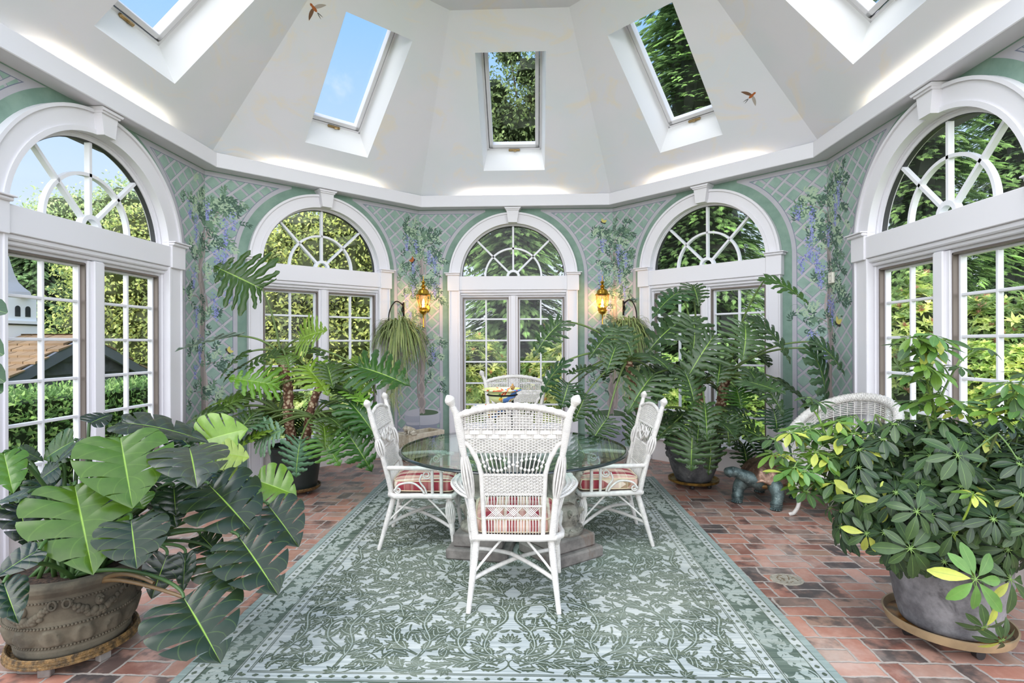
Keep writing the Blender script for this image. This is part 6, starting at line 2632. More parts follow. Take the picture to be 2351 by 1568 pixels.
# left plant, in a black plastic pot
LC = fl(680, 1118, .05)
LC[2] = 0
s2 = thing('plant_saucer', 'round brown saucer under the black pot of the left tree philodendron', 'saucer', (LC[0], LC[1], 0))
mb = MB()
mb.lathe([(.001, .04), (.22, .04), (.235, .05), (.24, .075), (.232, .075), (.222, .055), (.001, .052)], 56)
mb.build('tray', M['saucer_wood'], s2, smooth=True, sharp=.8)
for a in (-.5, 1.1, 2.6, 4.2):
    mb = MB()
    mb.ball((.18 * math.cos(a), .18 * math.sin(a), .021), .021, 10, 8)
    mb.build('caster', M['caster'], s2, smooth=True)
p2 = thing('potted_philodendron', 'tall tree philodendron in a black plastic pot, in front of the back left window', 'potted plant', (LC[0], LC[1], .054))
mb = MB()
ring_pot(mb, [(.19, 0), (.2, .01), (.222, .16), (.245, .36), (.255, .362), (.262, .38), (.262, .42), (.256, .425)], 56)
mb.build('pot', M['black_plastic'], p2, smooth=True, sharp=.6)
mb = MB()
mb.lathe([(.001, .40), (.15, .395), (.237, .375)], 32)
mb.build('soil', M['soil'], p2, smooth=True)
rp = random.Random(17)
P = Philo(p2, (LC[0], LC[1], .054))
LD_ = 5.45
base0 = np.array([LC[0], LC[1], .42])
crownA = at(645, 815, 5.35)
P.trunk([base0 + [-.03, 0, 0], at(662, 960, 5.4), at(662, 900, 5.38), at(655, 860, 5.36), crownA], .05, .042)
crownB = at(735, 880, 5.5)
P.trunk([base0 + [.08, .03, 0], at(712, 950, 5.48), crownB], .045, .036)
crownC = at(640, 950, 5.45)
crownD = at(720, 960, 5.35)
G1, G2, G3 = (76, 104, 34), (108, 138, 40), (54, 78, 32)
A_ = lambda c, b, t, w, col, bd=5.3, td=5.25, f=(0, -.5, 1), dr=.18: P.add(c, at(*b, bd), at(*t, td), w * bd / F_PX, col, rp, f, dr)
A_(crownA, (602, 664), (488, 606), 165, (54, 84, 30), 5.3, 5.2, (.3, -.9, .4), .05)
A_(crownA, (545, 772), (400, 792), 150, (128, 146, 132), 5.2, 4.95, (0, -.15, 1), .10)
A_(crownA, (690, 778), (740, 752), 120, G2, 5.25, 5.1, (0, -.9, .5), .1)
A_(crownA, (640, 812), (556, 835), 70, G3, 5.2, 5.1)
A_(crownA, (822, 842), (938, 868), 150, (46, 82, 30), 5.2, 5.05, (0, -.7, .6), .15)
A_(crownA, (702, 840), (755, 890), 110, G2, 5.1, 4.95)
A_(crownB, (640, 885), (520, 862), 95, (104, 150, 46), 5.15, 5.05, (0, -.9, .5))
A_(crownC, (560, 915), (466, 940), 90, G1, 5.3, 5.15)
A_(crownD, (690, 1010), (672, 1095), 105, (78, 118, 84), 5.05, 4.95, (0, -1, .5), .12)
A_(crownC, (590, 1010), (640, 985), 95, (96, 128, 96), 5.15, 5.0, (0, -1, .4))
A_(crownD, (790, 985), (858, 1072), 110, (52, 92, 34), 5.1, 5.0, (.2, -.8, .5), .3)
A_(crownD, (800, 920), (868, 990), 110, (52, 92, 38), 5.15, 5.0, (.2, -.8, .5), .3)
A_(crownD, (740, 1000), (775, 1065), 105, (92, 140, 60), 5.0, 4.9, (0, -1, .6), .2)
P.radial(crownC, 18, rp, .22, .5, (.26, .36), (G1, G2, G2, G3), (-.2, .6), azr=(1.8, 4.3))
P.radial(crownD, 26, rp, .25, .52, (.26, .36), (G1, G2, G3, (88, 128, 84)), (-.4, .3))
P.radial(crownB, 22, rp, .25, .52, (.28, .38), (G1, G2, G3, (112, 158, 54)), (-.15, .7), azr=(-1.5, 2.0))
P.radial(crownA, 5, rp, .2, .4, (.25, .33), (G1, G3), (-.3, .4))
P.done(M['philo'])

# right plant, larger, in a dark carved pot
RC_ = fl(1592, 1103, .05)
RC_[2] = 0
s3 = thing('plant_saucer', 'brass coloured saucer under the carved pot of the right philodendron', 'saucer', (RC_[0], RC_[1], 0))
mb = MB()
mb.lathe([(.001, .045), (.23, .045), (.255, .055), (.26, .08), (.252, .08), (.24, .06), (.001, .057)], 56)
mb.build('tray', M['brass_saucer'], s3, smooth=True, sharp=.8)
for a in (-1.9, -.9, .6, 2.2):
    mb = MB()
    mb.ball((.19 * math.cos(a), .19 * math.sin(a), .0235), .0235, 10, 8)
    mb.build('caster', M['caster'], s3, smooth=True)
p3 = thing('potted_philodendron', 'huge spreading philodendron in a dark carved pot, in front of the back right window', 'potted plant', (RC_[0], RC_[1], .058))


def swagmod(a, z, r):
    u = (a * 6 / (2 * PI)) % 1
    zc = .30 - .07 * np.sin(PI * u)
    return .02 * np.exp(-((z - zc) / .02) ** 2) * (r > .15) * (1 + .5 * np.sin(a * 60))


mb = MB()
pz2 = np.linspace(0, .47, 40)
pr2 = np.interp(pz2, [0, .02, .12, .2, .36, .42, .43, .47], [.17, .185, .225, .248, .272, .28, .298, .298])
ring_pot(mb, [tuple(q) for q in np.stack([pr2, pz2], -1)], 96, swagmod)
pot3 = mb.build('carved_pot', M['stone_dark'], p3, smooth=True, sharp=1.0)
mb = MB()
for i in range(12):
    a = i * PI / 6
    mb.ball((.276 * math.cos(a), .276 * math.sin(a), .33), .02, 8, 6)
    mb.ball((.268 * math.cos(a + .26), .268 * math.sin(a + .26), .27), .018, 8, 6)
mb.build('carved_rosette', M['stone_dark'], pot3, smooth=True)
mb = MB()
mb.lathe([(.001, .45), (.15, .445), (.274, .42)], 32)
mb.build('soil', M['soil'], p3, smooth=True)
P = Philo(p3, (RC_[0], RC_[1], .058))
rp = random.Random(29)
base0 = np.array([RC_[0], RC_[1], .49])
cA = at(1442, 830, 5.1)
cB = at(1665, 868, 5.45)
cC = at(1606, 885, 5.3)
cD = at(1600, 960, 5.3)
P.trunk([base0 + [-.08, -.02, -.02], at(1520, 985, 5.4), at(1462, 930, 5.25), at(1452, 880, 5.15), cA], .05, .036)
P.trunk([base0 + [.06, 0, -.02], at(1640, 985, 5.5), at(1655, 930, 5.48), cB], .058, .046)
P.trunk([base0 + [0, .05, -.02], at(1606, 940, 5.35), cC], .046, .036)
H1, H2, H3 = (50, 74, 40), (64, 88, 52), (44, 68, 30)
B_ = lambda c, b, t, w, col, bd=5.1, td=5.0, f=(0, -.4, 1), dr=.25: P.add(c, at(*b, bd), at(*t, td), w * bd / F_PX, col, rp, f, dr)
B_(cB, (1758, 640), (1868, 668), 120, (56, 88, 34), 5.1, 4.9, (0, -.5, 1), .32)
B_(cC, (1565, 668), (1492, 698), 95, (56, 92, 50), 5.2, 5.1, (0, -.5, 1), .3)
B_(cC, (1590, 655), (1612, 690), 80, H3, 5.2, 5.05)
B_(cC, (1570, 735), (1478, 775), 130, H1, 5.05, 4.9, (-.2, -.6, 1), .35)
B_(cC, (1590, 730), (1612, 800), 130, H2, 5.0, 4.8, (0, -.7, .8), .35)
B_(cA, (1420, 752), (1345, 792), 120, H1, 5.0, 4.85, (-.2, -.6, 1), .35)
B_(cA, (1420, 755), (1462, 800), 110, H2, 4.95, 4.8, (0, -.7, .8), .35)
B_(cA, (1292, 738), (1214, 795), 95, H1, 4.95, 4.85, (-.2, -.6, 1), .32)
B_(cA, (1298, 830), (1222, 885), 85, (48, 82, 46), 4.95, 4.85, (-.2, -.6, 1), .32)
B_(cA, (1305, 880), (1292, 930), 95, (40, 72, 38), 4.9, 4.8, (-.1, -.9, .6), .3)
B_(cA, (1345, 905), (1322, 965), 80, H3, 4.95, 4.85, (-.1, -.9, .6), .3)
B_(cA, (1395, 960), (1352, 1010), 90, H1, 4.9, 4.8, (-.2, -.7, .8), .3)
B_(cB, (1735, 735), (1840, 805), 130, H1, 5.05, 4.85, (.2, -.7, .8), .3)
B_(cB, (1710, 745), (1722, 812), 140, H2, 4.95, 4.75, (0, -.8, .8), .3)
B_(cB, (1858, 800), (1952, 925), 140, (52, 80, 48), 5.1, 5.0, (.3, -.6, .8), .32)
B_(cB, (1870, 785), (1960, 838), 95, (58, 84, 54), 5.15, 5.0, (.1, -.4, 1), .3)
B_(cB, (1720, 850), (1765, 900), 110, H1, 5.0, 4.85, (.1, -.7, .8), .35)
B_(cB, (1690, 890), (1705, 935), 90, (58, 104, 34), 5.2, 5.1, (0, -1, .2), .2)
B_(cC, (1640, 770), (1580, 850), 130, H2, 4.95, 4.75, (-.1, -.8, .8), .3)
B_(cC, (1500, 860), (1440, 925), 120, H2, 4.9, 4.7, (-.2, -.6, 1), .35)
B_(cC, (1570, 850), (1610, 925), 110, H1, 4.9, 4.75, (0, -.8, .8), .3)
B_(cD, (1590, 985), (1585, 1075), 130, H2, 4.85, 4.7, (0, -.9, .6), .2)
B_(cD, (1630, 1005), (1640, 1090), 90, H3, 4.9, 4.8, (.1, -.9, .6), .2)
B_(cD, (1480, 955), (1440, 1010), 110, H1, 4.95, 4.85, (-.2, -.7, .8), .3)
B_(cD, (1665, 960), (1680, 1020), 90, H1, 4.95, 4.85, (.1, -.9, .6), .3)
B_(cB, (1775, 940), (1792, 985), 95, (44, 78, 48), 5.1, 5.0, (.1, -.9, .6), .35)
B_(cD, (1705, 1020), (1728, 1078), 80, (34, 62, 32), 5.3, 5.2, (.1, -.9, .5), .3)
B_(cD, (1745, 1010), (1770, 1050), 70, (38, 68, 36), 5.3, 5.2, (.1, -.9, .5), .3)
P.radial(cC, 13, rp, .3, .62, (.30, .42), (H1, H2, H3), (-.2, .7))
P.radial(cD, 22, rp, .25, .5, (.28, .38), (H1, H2, H3), (-.5, .5), azr=(2.6, 6.6))
P.radial(cB, 9, rp, .3, .6, (.30, .42), (H1, H2, H3), (-.1, .6))
P.radial(cA, 10, rp, .2, .42, (.26, .36), (H1, H2, H3), (-.4, .5))
P.done(M['philo'])

# ------------------------------------------------------------------ schefflera, lower right
SCP = fl(2174, 1424, .09)
SCP[2] = 0
s4 = thing('plant_saucer', 'wide tan saucer on casters under the schefflera pot, lower right', 'saucer', (SCP[0], SCP[1], 0))
s4.scale = (.9, .9, 1)
mb = MB()
mb.lathe([(.001, .062), (.27, .062), (.292, .07), (.305, .105), (.308, .115), (.298, .116), (.285, .082), (.2, .078), (.001, .078)], 64)
tray = mb.build('tray', M['saucer_tan'], s4, smooth=True, sharp=.8)
mb = MB()
mb.lathe([(.001, .0795), (.284, .0825)], 48)
mb.build('rust_stain', M['rust_water'], tray)
for a in (-1.5, -.1, 1.4, 3.0):
    mb = MB()
    mb.tube([(-.018, 0, .026), (.018, 0, .026)], .026, 16, cap=True)
    mb.box((-.012, -.014, .03), (.012, .014, .066), 0)
    w_ = mb.build('caster', M['caster'], s4, smooth=True, sharp=.6)
    w_.location = (.2 * math.cos(a), .2 * math.sin(a), 0)
    w_.rotation_euler = (0, 0, a)
p4 = thing('potted_schefflera', 'bushy schefflera in a mottled grey stone pot, lower right foreground', 'potted plant', (SCP[0], SCP[1], .083))
mb = MB()
pz4 = np.linspace(0, .34, 30)
pr4 = np.interp(pz4, [0, .015, .1, .2, .28, .31, .34], [.215, .225, .25, .268, .278, .285, .285])


def facemod(a, z, r):
    return .016 * np.exp(-((z - .26) / .035) ** 2) * np.clip(np.sin(a * 5) ** 3, 0, 1) * (r > .2) * (1 + .4 * np.sin(a * 70) * np.sin(z * 300))


ring_pot(mb, [tuple(q) for q in np.stack([pr4, pz4], -1)], 128, facemod)
pot4 = mb.build('stone_pot', M['stone_grey'], p4, smooth=True, sharp=1.0)
pot4.scale = (.9, .9, 1.02)
mb = MB()
mb.lathe([(.001, .32), (.15, .315), (.235, .3)], 32)
mb.build('soil', M['soil'], p4, smooth=True)


def leaflet(L, Wd, droop, r):
    n, m = 7, 3
    t = np.linspace(0, 1, n)
    w = Wd * .5 * np.sin(PI * np.clip(t * .96 + .02, 0, 1) ** 1.25) ** .75
    x = np.linspace(-1, 1, m)
    X = w[:, None] * x
    Y = (L * t)[:, None] * np.ones(m)
    Z = np.abs(X) * .22 - droop * L * (t ** 2)[:, None]
    i = np.arange(n - 1)[:, None] * m
    j = np.arange(m - 1)[None, :]
    F = np.stack([i + j, i + j + 1, i + m + j + 1, i + m + j], -1).reshape(-1, 4)
    U = np.stack([np.broadcast_to(x, X.shape), np.broadcast_to(t[:, None], X.shape)], -1).reshape(-1, 2)
    return np.stack([X, Y, Z], -1).reshape(-1, 3), F, U


P = Plant(p4, (SCP[0], SCP[1], .083))
rs = random.Random(41)
STOP = np.array([SCP[0], SCP[1], .42])
SD, SM, SLt, SY = (46, 66, 42), (62, 86, 48), (98, 130, 50), (172, 180, 80)


def umbrella(c, axis, L, n, col, r, cup=.25, yellow=.0, frm=None):
    c = np.asarray(c, float)
    ax = unit(np.asarray(axis, float))
    e1 = unit(np.cross(ax, [.31, .52, .2]))
    e2 = np.cross(ax, e1)
    a0 = r.uniform(0, 6.28)
    for i in range(n):
        a = a0 + 2 * PI * i / n + r.uniform(-.12, .12)
        rad = e1 * math.cos(a) + e2 * math.sin(a)
        l = L * r.uniform(.78, 1.12)
        d = rad - ax * (cup + r.uniform(-.12, .3))
        s = c + rad * L * .16
        g = leaflet(l, l * r.uniform(.36, .44), r.uniform(.05, .25), r)
        k = r.random()
        P.leaf(g, s, d, ax, vary(SY if k < yellow else col, r, .1))
        P.stalk([c, s], .0022, .0016, vary((110, 140, 70), r), 5)
    if frm is not None:
        q = np.asarray(frm, float)
        mid = (q + c) / 2 + np.array([0, 0, .05])
        P.stalk(bez(q, mid, c, n=8), .0042, .0026, vary((96, 124, 66), r), 6)


# main stems
tips = []
for i in range(11):
    a = i * 2.4
    e = STOP + np.array([math.cos(a) * rs.uniform(.1, .5), math.sin(a) * rs.uniform(.08, .4), rs.uniform(.35, .75)])
    Q = bez(STOP + np.array([math.cos(a) * .08, math.sin(a) * .08, -.05]), STOP + np.array([math.cos(a) * .1, math.sin(a) * .1, .25]), e, n=14)
    P.stalk(Q, .012, .006, vary((92, 104, 62), rs))
    tips.append(Q)
cen = np.array([SCP[0] + .02, SCP[1] + .02, .72])
rad_ = np.array([.60, .52, .43])
cnt = 0
while cnt < 430:
    d = np.array([rs.gauss(0, 1), rs.gauss(0, 1), rs.gauss(0, 1)])
    d /= np.linalg.norm(d)
    if d[2] < -.62 or (d[1] > .55 and rs.random() < .7):
        continue
    k = rs.uniform(.55, 1.02)
    c = cen + d * rad_ * k
    if c[2] > 1.05 and k > .9 and rs.random() < .35:
        continue
    T_ = rs.choice(tips)
    ax = d * .9 + np.array([0, -.25, .75])
    umbrella(c, ax, rs.uniform(.07, .105), rs.randint(7, 9), SD if rs.random() < .6 else SM, rs, .34, .0 if rs.random() < .9 else .2, T_[rs.randrange(6, 14)] if rs.random() < .55 else c - ax * .12)
    cnt += 1
# hand placed whorls seen in front
for (x, y, d, L, col, yl, ax) in ((2198, 1045, 2.45, .12, SM, 0, (0, -.9, .6)), (2105, 1175, 2.4, .11, SM, 0, (-.1, -.9, .5)), (2240, 1330, 2.28, .13, (92, 132, 62), .15, (0, -1, .25)),
                                  (2290, 1180, 2.4, .12, SM, 0, (.2, -.9, .5)), (2030, 1150, 2.55, .10, SM, .15, (-.3, -.9, .3)), (2090, 1260, 2.4, .12, SM, 0, (-.2, -.9, .2)),
                                  (2320, 1330, 2.4, .12, SM, .2, (.2, -.9, .3)), (2235, 1135, 2.35, .06, SLt, .4, (0, -.4, 1)), (1990, 1225, 2.6, .09, SM, .2, (-.4, -.8, .2)),
                                  (1965, 1140, 2.65, .10, SM, .15, (-.4, -.8, .3)), (2300, 1470, 2.35, .09, SM, .3, (.1, -.9, -.4)), (2260, 1440, 2.3, .08, SM, .4, (0, -.9, -.5))):
    q = at(x, y, d)
    umbrella(q, ax, L, 8, col, rs, .15, yl, cen + (q - cen) * .45)
for (a, b) in (((2190, 1232), (2235, 1135)), ((2190, 1232), (2240, 1330))):
    P.stalk(bez(at(*a, 2.45), at((a[0] + b[0]) / 2 + 8, (a[1] + b[1]) / 2, 2.4), at(*b, 2.32), n=8), .005, .004, vary((150, 176, 70), rs))
# tall leader and the low branch reaching left
for (pts, n_, Ls) in (([(2150, 1010, 2.75), (2145, 940, 2.75), (2128, 870, 2.72), (2120, 800, 2.7), (2112, 770, 2.7)], 9, .10),
                      ([(2140, 960, 2.75), (2170, 890, 2.8), (2205, 822, 2.85)], 3, .09),
                      ([(2060, 1040, 2.8), (1960, 1030, 2.9), (1880, 1010, 2.95), (1800, 1000, 3.0)], 9, .10),
                      ([(1960, 1060, 2.85), (1860, 1060, 2.9), (1790, 1065, 2.95)], 7, .095),
                      ([(1900, 1010, 2.95), (1880, 960, 3.0), (1862, 935, 3.0)], 2, .08),
                      ([(1990, 1000, 2.9), (1960, 990, 2.95), (1985, 962, 2.95)], 2, .09),
                      ([(2000, 1090, 2.8), (1900, 1110, 2.85), (1830, 1100, 2.9)], 7, .095),
                      ([(2260, 980, 2.6), (2310, 930, 2.55), (2345, 880, 2.5)], 5, .1)):
    Q = catmull([at(*q) for q in pts], 6)
    P.stalk(Q, .008, .0035, vary((112, 142, 62), rs))
    for i in range(n_ * 2):
        k = int((len(Q) - 1) * (.25 + .75 * i / (n_ * 2 - 1)))
        o = np.array([rs.uniform(-.09, .09), rs.uniform(-.08, .06), rs.uniform(-.05, .06)])
        umbrella(Q[k] + o, (rs.uniform(-.3, .3), -.25, 1), Ls * rs.uniform(.8, 1.15), rs.randint(6, 8), rs.choice((SM, SLt, SLt, (84, 122, 60))), rs, .2, .05 if rs.random() < .8 else .3, Q[max(0, k - 2)])
P.done(M['schef'])

# ------------------------------------------------------------------ plant beyond the left edge of the picture
fp_ = at(-330, 1230, 2.6)
p5 = thing('potted_fig', 'dark leaved plant entering at the left edge beside the leftmost window', 'potted plant', (fp_[0], fp_[1], 0))
mb = MB()
ring_pot(mb, [(.14, 0), (.15, .01), (.19, .28), (.2, .3), (.2, .33)], 40)
mb.build('pot', M['stone_cream'], p5, smooth=True, sharp=.8)
mb = MB()
mb.lathe([(.001, .31), (.17, .30)], 24)
mb.build('soil', M['soil'], p5, smooth=True)
P = Plant(p5, (fp_[0], fp_[1], 0))
ru = random.Random(8)
tp = at(-60, 600, 2.4)
P.stalk(catmull([(fp_[0], fp_[1], .3), (fp_[0] + .02, fp_[1], .9), tp + [0, 0, -.1], tp + [0, 0, .2]], 8), .014, .008, lin((92, 84, 62)))
for (bx, by, tx, ty) in ((-40, 700, 14, 712), (-50, 770, 6, 806), (-45, 830, 10, 868), (-30, 880, 6, 895), (-70, 650, -100, 720), (-80, 720, -150, 800), (-70, 800, -150, 850), (-60, 560, -20, 500), (-60, 560, -120, 520), (-70, 880, -140, 960)):
    b, t = at(bx - 14, by, 2.35), at(tx - 14, ty, 2.3)
    g = leaflet(np.linalg.norm(t - b) + .02, .1, .1, ru)
    P.leaf(g, b, t - b, (0, -.8, .5), vary((40, 70, 38), ru))
    P.stalk([tp + [0, 0, -.2 - (by - 700) / 600], b], .004, .003, lin((80, 100, 50)))
P.done(M['schef'])
# ------------------------------------------------------------------ brass wall lanterns
def lantern(label, px, side, light=True):
    c = at(px, 690, 7.42)
    k = 0
    s = .00588
    root = thing('wall_lantern', label, 'lamp', tuple(c), 0, 'brass wall lanterns')
    Z = lambda y: (690 - y) * s
    mb = MB()
    # cap: finial, turned knops and dome
    mb.lathe([(.001, Z(633)), (.006, Z(636)), (.003, Z(640)), (.007, Z(643)), (.004, Z(645)), (.022, Z(646)), (.028, Z(648)), (.02, Z(650)), (.013, Z(654)),
              (.03, Z(655.5)), (.036, Z(657)), (.026, Z(659)), (.022, Z(662)), (.05, Z(664)), (.072, Z(668)), (.078, Z(673)), (.095, Z(675.5)), (.101, Z(676.5)), (.096, Z(678)), (.06, Z(677))], 32)
    cap = mb.build('cap', M['brass'], root, smooth=True, sharp=.7)
    mb = MB()
    mb.lathe([(.086, Z(678)), (.088, Z(685)), (.082, Z(693)), (.068, Z(701)), (.05, Z(708))], 32)
    mb.build('glass_shade', M['lamp_glass'], root, smooth=True)
    mb = MB()
    for i in range(6):
        a = i * PI / 3 + .3
        mb.tube([(r * math.cos(a), r * math.sin(a), Z(y)) for r, y in ((.089, 678), (.091, 685), (.085, 693), (.071, 701), (.053, 708))], .0032, 6)
    mb.build('cage_rib', M['brass_dull'], root, smooth=True)
    mb = MB()
    mb.lathe([(.05, Z(707)), (.056, Z(709)), (.05, Z(711)), (.056, Z(714)), (.05, Z(718)), (.03, Z(721)), (.012, Z(722.5)), (.009, Z(724)), (.008, Z(747)), (.013, Z(749)), (.013, Z(751)), (.001, Z(753))], 28)
    for i in range(16):
        a = i * PI / 8
        mb.ball((.054 * math.cos(a), .054 * math.sin(a), Z(712.5)), .01, 7, 5)
    mb.build('base_cup', M['brass'], root, smooth=True, sharp=.7)
    mb = MB()
    mb.tube([(0, 0, Z(709)), (0, 0, Z(702))], .011, 12)
    mb.build('candle_sleeve', simple('ivory_candle', (240, 230, 205), .5), root, smooth=True)
    mb = MB()
    mb.lathe([(.004, Z(702)), (.013, Z(699)), (.016, Z(696)), (.011, Z(691)), (.003, Z(687)), (.001, Z(686))], 16)
    mb.build('bulb', M['flame'], root, smooth=True)
    mb = MB()
    wy = R_IN - c[1] - .002
    mb.tube(catmull([(0, 0, Z(719)), (0, wy * .4, Z(722)), (0, wy * .75, Z(712)), (0, wy, Z(705))], 6), .009, 8)
    mb.ball((0, wy - .008, Z(705)), .045, 16, 10, 0, (1, .25, 1.4))
    mb.build('wall_bracket', M['brass'], root, smooth=True)
    l = bpy.data.lights.new('candle_light', 'POINT')
    l.energy, l.color, l.shadow_soft_size = 5, (1, .62, .3), .03
    lo = bpy.data.objects.new('candle_light', l)
    COL.objects.link(lo)
    lo.parent = root
    lo.location = (0, 0, Z(694))
    return root


lantern('lit brass lantern left of the middle window', 972, -1)
lantern('lit brass lantern right of the middle window', 1383, 1)

# ------------------------------------------------------------------ hanging spider plants on iron brackets
def blade(mb, p, d0, L, w, droop, col, r, n=9):
    t = np.linspace(0, 1, n)
    d = unit(np.asarray(d0, float))
    h = np.array([d[0], d[1], 0])
    P = np.array(p) + d * (L * t)[:, None] * (1 - .35 * t[:, None]) - np.array([0, 0, 1]) * (droop * L * t ** 2)[:, None]
    T = unit(np.gradient(P, axis=0))
    B = unit(np.cross(T, np.array([0, 0, 1.0]) + h * .2 + 1e-3))
    ww = w * .5 * (np.sin(PI * np.clip(t, .04, 1) ** .5 * .98) ** .6)
    Nn = np.cross(B, T)
    V = np.stack([P - B * ww[:, None] + Nn * ww[:, None] * .3, P, P + B * ww[:, None] + Nn * ww[:, None] * .3], 1).reshape(-1, 3)
    i = np.arange(n - 1)[:, None] * 3
    j = np.arange(2)[None, :]
    F = np.stack([i + j, i + j + 1, i + 3 + j + 1, i + 3 + j], -1).reshape(-1, 4)
    U = np.stack([np.broadcast_to(np.array([-1, 0, 1.0]) * 1.0, (n, 3)), np.broadcast_to(t[:, None], (n, 3))], -1).reshape(-1, 2)
    mb.add(V, F, 0, np.array(col), U)


def blade_mat():
    t = NT('striped_spider_blade')
    t.obj()
    u, v = t.uv()
    col = t.attr()
    c = t.mix(u.abs().step(.55, .8) * .75, col, (206, 210, 158))
    b = t.pbsdf(c, .4, 0, None, .4)
    tl = t.n('ShaderNodeBsdfTranslucent')
    t.put(tl.inputs[0], c)
    mx = t.n('ShaderNodeMixShader', {0: .25, 1: b, 2: tl.outputs[0]})
    return t.done(mx.outputs[0])


M['blade'] = blade_mat()


def hanging(label, label2, cx, cy, d, sgn, seed, wall_px):
    r = random.Random(seed)
    c = at(cx, cy, d)
    root = thing('spider_plant', label, 'hanging plant', tuple(c), 0, 'hanging spider plants')
    mb = MB()
    mb.lathe([(.001, -.16), (.09, -.16), (.11, -.08), (.13, 0), (.135, .005), (.125, .005), (.001, -.02)], 32)
    mb.build('basket', M['black_plastic'], root, smooth=True, sharp=.8)
    mb = MB()
    for i in range(520):
        a = r.uniform(0, 6.283)
        q = r.random()
        el = r.uniform(.15, 1.3) if q < .7 else r.uniform(-.3, .3)
        L = r.uniform(.30, .60)
        p = (math.cos(a) * r.uniform(.0, .10), math.sin(a) * r.uniform(0, .10), r.uniform(-.02, .03))
        blade(mb, p, (math.cos(a) * math.cos(el), math.sin(a) * math.cos(el), math.sin(el)), L, r.uniform(.014, .022), r.uniform(.45, 1.15),
              vary((84, 112, 46) if r.random() < .6 else (150, 166, 92), r, .22), r)
    mb.build('foliage', M['blade'], root, smooth=True)
    mb = MB()
    for i in range(26):                    # trailing runners with small pale plantlets
        a = r.uniform(0, 6.283)
        R_ = r.uniform(.02, .17)
        e = np.array([math.cos(a) * R_ - sgn * -.02, math.sin(a) * R_ * .6, -r.uniform(.45, 1.02)])
        Q = bez((math.cos(a) * .08, math.sin(a) * .08, .0), (math.cos(a) * .22, math.sin(a) * .2, -.1), (e[0], e[1], e[2] * .6), e, 10)
        mb.tube(Q, .0018, 4, cap=False, col=np.array(lin((180, 184, 130))))
        for q in range(16):
            b = r.uniform(0, 6.283)
            k = Q[r.randrange(4, 10)]
            blade(mb, k, (math.cos(b), math.sin(b), r.uniform(-.4, .7)), r.uniform(.07, .16), .007, r.uniform(.7, 1.6), vary((166, 176, 112), r, .12), r, 6)
    mb.build('trailing_runner', M['blade'], root, smooth=True)
    # bracket on the wall
    bx, by = wall_px
    r0_ = ray(bx, by)
    th_ = -sgn * PI / 4
    n_w = np.array([-math.sin(th_), math.cos(th_)])
    w = CAM + r0_ * ((R_IN - .012 - n_w @ CAM[:2]) / (n_w @ r0_[:2]))
    br = thing('plant_bracket', label2, 'bracket', tuple(w), 0, 'iron plant brackets')
    mb = MB()
    ex = cx + (892 - 916 if sgn < 0 else 1462 - 1440)
    Q = [w + np.array([0, -.01, -.06]), w + np.array([0, -.03, 0])] + [at(bx + (ex - bx) * f, y, 7.5 + (d - 7.5) * f) for f, y in ((.2, by - 8), (.5, by - 12), (.78, by - 2), (.95, by + 14), (1.0, by + 32))]
    mb.tube(catmull([q - w for q in Q], 7), .0085, 8)
    mb.build('arm', M['black_iron'], br, smooth=True)
    mb = MB()
    mb.tube(catmull([(0, -.03, .03), (0, -.05, .0), (sgn * .015, -.045, -.05), (0, -.02, -.09), (0, -.01, -.12)], 7), .007, 8)
    mb.ball((0, -.035, .03), .015, 8, 6)
    mb.box((-.012, -.004, -.14), (.012, .006, .06), 0, TR((0, 0, 0), (0, 0, th_)), bev=.002)
    mb.build('wall_plate', M['black_iron'], br, smooth=True, sharp=.7)
    return root


hanging('spider plant with long striped blades hanging left of the middle window', 'curved black iron bracket carrying the spider plant left of the middle window', 916, 752, 7.12, -1, 51, (927, 704))
hanging('spider plant half hidden behind the large philodendron, right of the middle window', 'curved black iron bracket carrying the spider plant right of the middle window', 1440, 752, 7.05, 1, 52, (1431, 700))

# ------------------------------------------------------------------ cast stone trough with a frog on its rim
A, B, Cc = fl(924, 992, .345), fl(940, 1000, .345), fl(1021, 986, .345)
ux = unit(Cc - B)
uy = np.array([-ux[1], ux[0], 0])
L_, W_ = np.linalg.norm(Cc - B), .30
ang = math.atan2(ux[1], ux[0])
H_ = .345
root = thing('stone_trough', 'cream cast stone planter trough on the floor behind the left wicker chair', 'planter', (B[0], B[1], 0), ang)
mb = MB()
mb.box((0, 0, .04), (L_, W_, .07), 0, bev=.008)
t_ = .04
for lo, hi in (((0, 0, .069), (L_, t_, H_)), ((0, W_ - t_, .069), (L_, W_, H_)), ((0, t_ - .001, .069), (t_, W_ - t_ + .001, H_ - .001)), ((L_ - t_, t_ - .001, .069), (L_, W_ - t_ + .001, H_ - .001))):
    mb.box(lo, hi, 0, bev=.006)
tr = mb.build('trough_body', M['stone_cream'], root, smooth=True, sharp=.5)
for q in ((0, 0), (L_ - .08, 0), (0, W_ - .08), (L_ - .08, W_ - .08)):
    mb = MB()
    mb.box((q[0], q[1], 0), (q[0] + .08, q[1] + .08, .041), 0, bev=.006)
    mb.build('foot', M['stone_cream'], root, smooth=True, sharp=.5)
mb = MB()
for i in range(9):
    x = .06 + (L_ - .12) * i / 8
    mb.tube(spiral((x, -.004, .23), .03, .006, 1.3, i, 'xz', 24), .006, 6)
    mb.tube(spiral((x, -.004, .14), .024, .006, 1.2, i + 2, 'xz', 20), .005, 6)
for i in range(5):
    y = .05 + (W_ - .1) * i / 4
    mb.tube(spiral((-.003, y, .2), .028, .006, 1.3, i, 'yz', 24), .006, 6)
mb.build('scroll_relief', M['stone_cream'], tr, smooth=True)
mb = MB()
mb.box((t_, t_, .24), (L_ - t_, W_ - t_, .26))
mb.build('soil', M['soil'], root)

